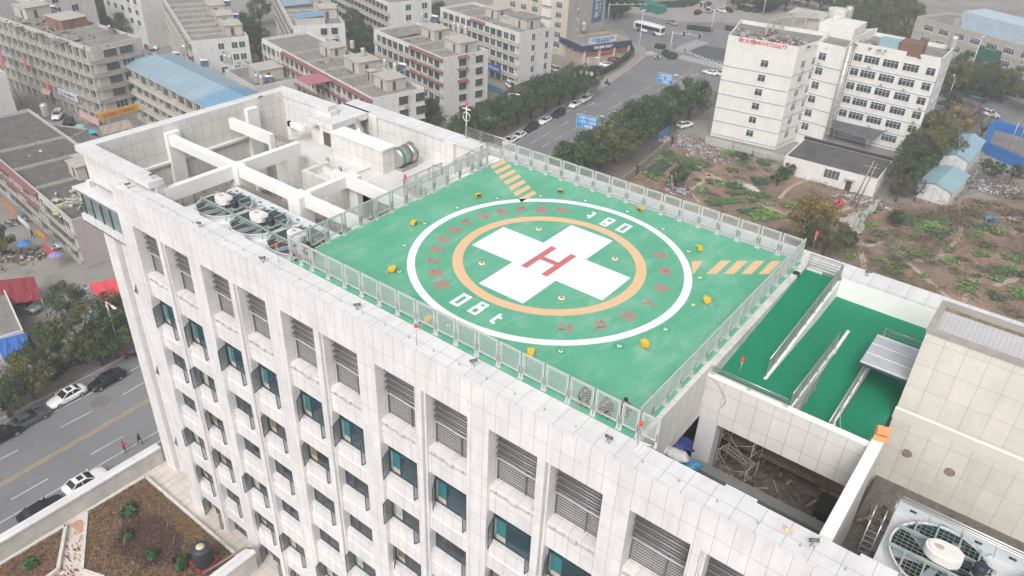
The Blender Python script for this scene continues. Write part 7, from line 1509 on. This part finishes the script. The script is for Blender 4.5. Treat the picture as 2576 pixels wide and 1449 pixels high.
for i, (u, v, w) in enumerate(cb_list):
    t_ = thing('utility_cabin', '%s dark green utility cabin at the far roadside beyond the bus' % w, 'cabin', G(u, v), -.35, 'green utility cabins'); m = MB(); s = (2.2+i*.7, 2.4, 2.2+.4*(i % 2)); m.box(-s[0],s[0],-s[1]/2,s[1]/2,0,s[2]); m.box(-s[0]-.1,s[0]+.1,-s[1]/2-.1,s[1]/2+.1,s[2],s[2]+.15); m.build('housing', CG, t_); m = MB(); m.box(-.5,.5,-s[1]/2-.03,-s[1]/2,.1,s[2]-.2); m.build('door', M('utility door', (.03,.22,.16), .5), t_)
up_ = thing('utility_pole', 'leaning pair of wooden utility poles at the corner of the low house', 'utility pole', G(2140,520)); m = MB(); m.tube([(0,0,0),(1.5,1,10)], [.18,.12], 8); m.tube([(.9,.3,0),(2.1,1.2,9.5)], [.16,.11], 8); m.build('pole', M('grey wood', (.28,.25,.22), .8), up_); m = MB(); m.bar((-.2,.4,6.8),(2.9,.9,6.8), .12); m.bar((0,.6,8.8),(2.8,1,8.8), .1); [m.tube([(x,.6,6.8),(x,.6,7.1)], .06, 6) for x in (0,.5,2.2,2.7)]; m.build('cross_arm', GREYM, up_)
for i, (u, v) in enumerate(((2527,398),(2545,402))):
    t_ = thing('flag_pole', 'slender flag pole in the courtyard, the %s one' % ('left' if i == 0 else 'right'), 'flag pole', G(u,v)); m = MB(); m.tube([(0,0,0),(0,0,9)], .06, 6); m.build('pole', STEEL, t_)
    if i: m = MB(); m.add([(0,0,7.5),(.25,.1,6.2),(.3,.1,6.3),(.05,0,8.3)], [(0,1,2,3)]); m.build('flag', M('red flag', (.6,.03,.03), .7), t_)
mc = thing('beacon_mast', 'white siren mast with red lamp and a ring on the far coping by the stair', 'mast', (-15.6,11.0,0)); m = MB(); m.tube([(0,0,0),(0,0,2.6)], .05, 8); m.tube([(-.4,0,2.3),(.4,0,2.3)], .06, 6); m.tube([(.35*math.cos(k*.52),0,1.7+.35*math.sin(k*.52)) for k in range(13)], .035, 6); m.build('mast', LW_, mc); m = MB(); m.lathe((0,0,2.6), [(.12,0),(.12,.15),(.01,.25)], 12); m.build('lamp', LRED, mc)
BAS = M('basketball hoop cloth', (.30,.12,.1), .8)
# umbrellas and stalls of the market street
UMB = None
for i, (u, v, c) in enumerate(((200,318,'pale blue'),(232,331,'turquoise'),(38,460,'blue'),(60,612,'blue'),(140,640,'purple'))):
    t_ = thing('parasol', '%s market parasol, %s' % (c, ('beside the first market stall','at the corner stall below the yellow fascia','at the far left shop fronts','over a cart by the left wall','over goods near the pinkish end wall')[i]), 'parasol', G(u,v,ZG+2.2)); t_.location.z = ZG; mt_ = M('parasol '+c, {'pale blue':(.25,.45,.5),'turquoise':(.05,.45,.5),'blue':(.04,.18,.45),'purple':(.25,.2,.42)}[c], .7); m = MB(); m.lathe((0,0,2.2), [(1.2,0),(.6,.32),(.02,.5)], 8, 0, False); m.build('canopy', mt_, t_); m = MB(); m.tube([(0,0,0),(0,0,2.6)], .03, 6); m.build('pole', STEEL, t_)
rnd = random.Random(5); STC = [M('stall red', (.25,.06,.06), .7), M('stall blue', (.06,.10,.18), .7), M('stall dark', (.05,.05,.055), .7), RB[0], RB[1], M('stall yellow', (.32,.25,.12), .7)]
for lb, u, v, rx, ry, n in (('market goods spread in front of the yellow fascia',290,322,3.5,1,110),('goods and scooters under the left balconies',110,640,1.2,3.5,110),('goods along the far left shop fronts',40,560,1.2,4,80),('crates and goods along the red fascia',110,235,4,.8,70),('stalls and carts at the left wall',35,650,1.5,2.2,60)):
    clutter(lb, G(u,v), rx*.6, ry*.6, ZG+.1, n, int(u+v), STC, .6, 'market goods', 'market_goods')
for i, (u, v, rz, c) in enumerate(((150,625,.5,'white'),(262,905,1.4,'black'),(330,900,1.2,'dark red'),(22,640,.8,'dark blue'),(238,342,.3,'black'),(1527,213,.1,'black'))):
    t_ = thing('scooter', '%s scooter %s' % (c, ('by the red shop sign','under the lamp behind the black sedan','at the kerb beside the facade','at the left wall of the market street','beside the turquoise parasol','ridden near the forecourt corner')[i]), 'scooter', G(u,v), rz, 'scooters'); m = MB()
    m.box(-.5,.35,-.14,.14,.35,.7); m.bar((.35,0,.4),(.6,0,1.05), .12); m.bar((.58,-.3,1.05),(.58,.3,1.05), .05); m.box(-.7,-.2,-.17,.17,.7,.82); m.build('body', PT[c], t_); m = MB(); m.tube([(-.55,-.06,.27),(-.55,.06,.27)], .27, 12); m.tube([(.68,-.06,.27),(.68,.06,.27)], .27, 12); m.build('wheel', TYRE, t_)
# ================================================================ people
SKIN = M('skin', (.50,.30,.22), .6, .05, 3); HAIR = M('black hair', (.015,.013,.012), .6)
def person(lb, loc, rz, pose, top, legs, hair=HAIR, hood=False, s=1.0):
    """one continuous skinned body; clothes are zones of its surface, hair a child"""
    J = {'stand': dict(p=(0,0,.92), c=(0,0,1.28), n=(.0,0,1.48), h=(.02,0,1.62), lk=(.04,.11,.5), la=(-.02,.12,.08), rk=(.08,-.11,.5), ra=(.04,-.12,.08), lt=(.16,.12,.03), rt=(.2,-.12,.03), ls=(0,.2,1.4), le=(.02,.26,1.12), lw=(.1,.24,.88), rs=(0,-.2,1.4), re=(-.02,-.26,1.12), rw=(.06,-.25,.86)),
         'walk': dict(p=(0,0,.9), c=(.04,0,1.26), n=(.06,0,1.46), h=(.09,0,1.6), lk=(.2,.1,.5), la=(.28,.1,.1), rk=(-.02,-.1,.48), ra=(-.32,-.1,.16), lt=(.44,.1,.05), rt=(-.2,-.1,.05), ls=(.04,.19,1.38), le=(-.1,.24,1.12), lw=(-.02,.22,.9), rs=(.04,-.19,1.38), re=(.14,-.24,1.12), rw=(.32,-.2,.98)),
         'crouch': dict(p=(0,0,.34), c=(.16,0,.66), n=(.26,0,.86), h=(.34,0,.98), lk=(.42,.16,.5), la=(.12,.14,.1), rk=(.42,-.16,.5), ra=(.12,-.14,.1), lt=(.34,.15,.03), rt=(.34,-.15,.03), ls=(.2,.19,.78), le=(.4,.24,.58), lw=(.56,.12,.48), rs=(.2,-.19,.78), re=(.4,-.24,.58), rw=(.56,-.1,.48)),
         'ride': dict(p=(0,0,.85), c=(.06,0,1.2), n=(.1,0,1.4), h=(.14,0,1.54), lk=(.38,.14,.72), la=(.34,.14,.3), rk=(.38,-.14,.72), ra=(.34,-.14,.3), lt=(.5,.14,.26), rt=(.5,-.14,.26), ls=(.06,.19,1.32), le=(.3,.26,1.14), lw=(.52,.24,1.08), rs=(.06,-.19,1.32), re=(.3,-.26,1.14), rw=(.52,-.24,1.08))}[pose]
    t_ = thing('person', lb, 'person', loc, rz); vs, es, rd, idx = [], [], [], {}
    def V(k, p, r): idx[k] = len(vs); vs.append(p); rd.append(r)
    V('p', J['p'], .15); V('c', J['c'], .165); V('n', J['n'], .06); V('h', J['h'], .085); hd = Vector(J['h']); V('ht', tuple(hd+Vector((.01,0,.09))), .075); V('no', tuple(hd+Vector((.095,0,.0))), .018)
    for q in 'lr':
        sy_ = 1 if q == 'l' else -1; V(q+'hip', tuple(Vector(J['p'])+Vector((.01,sy_*.1,-.05))), .1); V(q+'k', J[q+'k'], .062); V(q+'a', J[q+'a'], .045); V(q+'t', J[q+'t'], .04); V(q+'s', J[q+'s'], .068); V(q+'e', J[q+'e'], .045); V(q+'w', J[q+'w'], .03)
        d = (Vector(J[q+'w'])-Vector(J[q+'e'])).normalized(); w = Vector(J[q+'w']); V(q+'m', tuple(w+d*.07), .032)
        for f in range(4): V(q+'f%d' % f, tuple(w+d*(.14+.012*(1.5-abs(f-1.5)))+Vector((0,(f-1.5)*.019,-.01*f))), .009); es.append((q+'m', q+'f%d' % f))
        V(q+'th', tuple(w+d*.08+Vector((.035,-sy_*.03,.0))), .010); es += [(q+'m',q+'th'),('p',q+'hip'),(q+'hip',q+'k'),(q+'k',q+'a'),(q+'a',q+'t'),('c',q+'s'),(q+'s',q+'e'),(q+'e',q+'w'),(q+'w',q+'m')]
    es += [('p','c'),('c','n'),('n','h'),('h','ht'),('h','no')]
    me = bpy.data.meshes.new('b'); me.from_pydata(vs, [(idx[a], idx[b]) for a, b in es], []); ob_ = bpy.data.objects.new('b', me); COL.objects.link(ob_)
    sk = ob_.modifiers.new('s', 'SKIN'); lay = me.skin_vertices[0].data
    for i, r in enumerate(rd): lay[i].radius = (r, r)
    lay[0].use_root = True; sb = ob_.modifiers.new('u', 'SUBSURF'); sb.levels = 1; sb.render_levels = 1; bpy.context.view_layer.update()
    m2 = bpy.data.meshes.new_from_object(ob_.evaluated_get(bpy.context.evaluated_depsgraph_get())); m2.name = 'body'; bpy.data.objects.remove(ob_)
    m2.materials.clear(); [m2.materials.append(x) for x in (SKIN, top, legs, BLKM)]; lk = [Vector(J[a+b]) for a in 'lr' for b in 'w']
    hz = J['n'][2]; pz = J['p'][2]
    for f in m2.polygons:
        c = f.center; f.use_smooth = True
        def near(k): return (c-Vector(vs[idx[k]])).length
        if near('h') < .13 or near('ht') < .12: mi = 0
        elif min(near(q+'m') for q in 'lr') < .085 or min(near(q+'f1') for q in 'lr') < .08: mi = 0
        elif min(near(q+'t') for q in 'lr') < .12 or min(near(q+'a') for q in 'lr') < .07: mi = 3
        elif min(near(q+'k') for q in 'lr')+.0 < .25 and near('c') > .3 or c.z < pz-.02: mi = 2
        else: mi = 1
        if mi == 2 and min(near(q+'e') for q in 'lr') < .14: mi = 1
        f.material_index = mi
    b_ = bpy.data.objects.new('body', m2); COL.objects.link(b_); b_.parent = t_; b_.scale = (s,)*3
    hm = MB(); rnd = random.Random(3); cc = hd+Vector((-.012,0,.05)); hm.lathe(cc, [(.098,-.03),(.104,.02),(.09,.07),(.05,.105),(.001,.115)], 14); hm.lathe(cc+Vector((-.03,0,-.03)), [(.085,-.06),(.09,.0),(.08,.03)], 12); o = hm.build('hair', hair, t_); o.scale = (s,)*3
    if hood: hm = MB(); hm.lathe(cc+Vector((-.05,0,-.06)), [(.15,-.10),(.145,.0),(.125,.1),(.08,.17),(.01,.2)], 14); o = hm.build('hood', top, t_); o.scale = (s,)*3
    return t_
BC = M('black clothing', (.012,.012,.014), .8, .3, 8); DT = M('dark trousers', (.03,.03,.04), .85, .2, 6); PKC = M('pink grey clothing', (.30,.20,.21), .8, .2, 6); WC_ = M('white shirt', (.6,.6,.58), .7); RC_ = M('red jacket', (.55,.04,.09), .6); BRN = M('brown clothing', (.10,.07,.06), .8)
person('crouching man in a black hooded coat at the left corner of the helipad', (-10.15,-8.55,0), R(-75), 'crouch', BC, DT, hood=False, s=1.1)
person('person in brown and pink clothes squatting behind the leftmost fence panel', (-10.7,-9.1,0), R(-60), 'crouch', PKC, BRN, s=1.0)
person('person in black squatting behind the fence near the front corner, leftmost of three', (8.35,-8.95,0), R(-80), 'crouch', BC, DT, s=1.05)
person('person in black squatting by the fence near the front corner, middle of three', (9.55,-8.95,0), R(-100), 'crouch', BC, DT, s=1.05)
person('person in grey squatting by the fence near the front corner, rightmost of three', (10.2,-8.4,0), R(-120), 'crouch', M('grey check clothing', (.12,.10,.12), .8, .5, 20), DT, s=.9)
person('figure in black standing in the doorway below the roof beams', (-22.9,.4,-6.4), 0, 'stand', BC, BC)
for i, (u, v, tp, lg, w) in enumerate(((1647,152,WC_,DT,'pedestrian in a white top at the corner island, leftmost of three'),(1653,152,BC,DT,'pedestrian in black at the corner island, middle of three'),(1659,152,WC_,BRN,'pedestrian in a pale top at the corner island, rightmost of three'),(1697,127,BC,DT,'pedestrian in dark clothes waiting at the zebra crossing'),(1723,135,DT,DT,'cyclist in dark clothes beside the fresh asphalt'),(316,1137,RC_,DT,'person in a red jacket beside the terrace wall'),(353,1118,BC,BC,'person in black near the corner of the facade'),(60,297,RC_,DT,'person in red by the white end wall'),(1527,213,BC,DT,'scooter rider in dark clothes near the forecourt'),(85,600,DT,DT,'person in dark blue in the market street'),(322,335,RC_,DT,'person in red at the corner stall'))):
    c = G(u, v); person(w, (c.x,c.y,ZG+.03), i*1.1, 'walk' if i not in (4,8) else 'ride', tp, lg)
m = MB(); m.lathe((10.05,-9.05,0), [(.01,0),(.3,0),(.3,.5),(.01,.5)], 14); 
wc = thing('wire_coil', 'coils of dark hose lying behind the left mesh fence by the stair', 'hose coil', (-12.0,5.6,-1.45)); m = MB()
for k in range(8): m.tube([(.45*math.cos(j*.6)+k*.06, .3*math.sin(j*.6)+k*.05, .04*k+.03*math.sin(j)) for j in range(11)], .03, 5)
m.build('coil', M('dark hose', (.07,.07,.065), .7), wc)
# ================================================================ light and air
W = bpy.data.worlds.new('World'); S.world = W; W.use_nodes = True; t = W.node_tree
sky = t.nodes.new('ShaderNodeTexSky'); sky.sky_type = 'NISHITA'; sky.sun_disc = False
SE, SA = R(46), R(158)     # elevation, compass rotation
sky.sun_elevation = SE; sky.sun_rotation = SA; sky.air_density = 1.2; sky.dust_density = 6; sky.ozone_density = 1.0
hs = t.nodes.new('ShaderNodeHueSaturation'); hs.inputs['Saturation'].default_value = .22
bg = t.nodes['Background']; bg.inputs['Strength'].default_value = .15
t.links.new(sky.outputs[0], hs.inputs['Color']); t.links.new(hs.outputs[0], bg.inputs[0])
sl = bpy.data.lights.new('sun', 'SUN'); sl.energy = 1.25; sl.angle = R(30); sl.color = (1, .975, .965)
so = bpy.data.objects.new('sun', sl); COL.objects.link(so)
dv = Vector((math.sin(SA)*math.cos(SE), math.cos(SA)*math.cos(SE), math.sin(SE)))
so.rotation_euler = dv.to_track_quat('Z', 'Y').to_euler()
HAZE = True
if HAZE:
    m = bpy.data.materials.new('haze air'); m.use_nodes = True; t = m.node_tree; t.nodes.remove(t.nodes['Principled BSDF'])
    pv = t.nodes.new('ShaderNodeVolumePrincipled'); pv.inputs['Density'].default_value = .0008; pv.inputs['Color'].default_value = (.90,.94,1,1); pv.inputs['Anisotropy'].default_value = .3
    t.links.new(pv.outputs[0], t.nodes['Material Output'].inputs['Volume'])
    tag(MB().box(-950, 550, -450, 1150, -46.5, 26).build('haze', m), None, None, None, 'stuff')
S.render.engine = 'CYCLES'; S.cycles.volume_step_rate = 10; S.cycles.max_bounces = 6; S.cycles.volume_bounces = 1
S.cycles.use_denoising = True
S.view_settings.view_transform = 'Standard'; S.view_settings.look = 'None'; S.view_settings.gamma = 1; S.view_settings.exposure = .15
S.render.resolution_x = 1024; S.render.resolution_y = 576
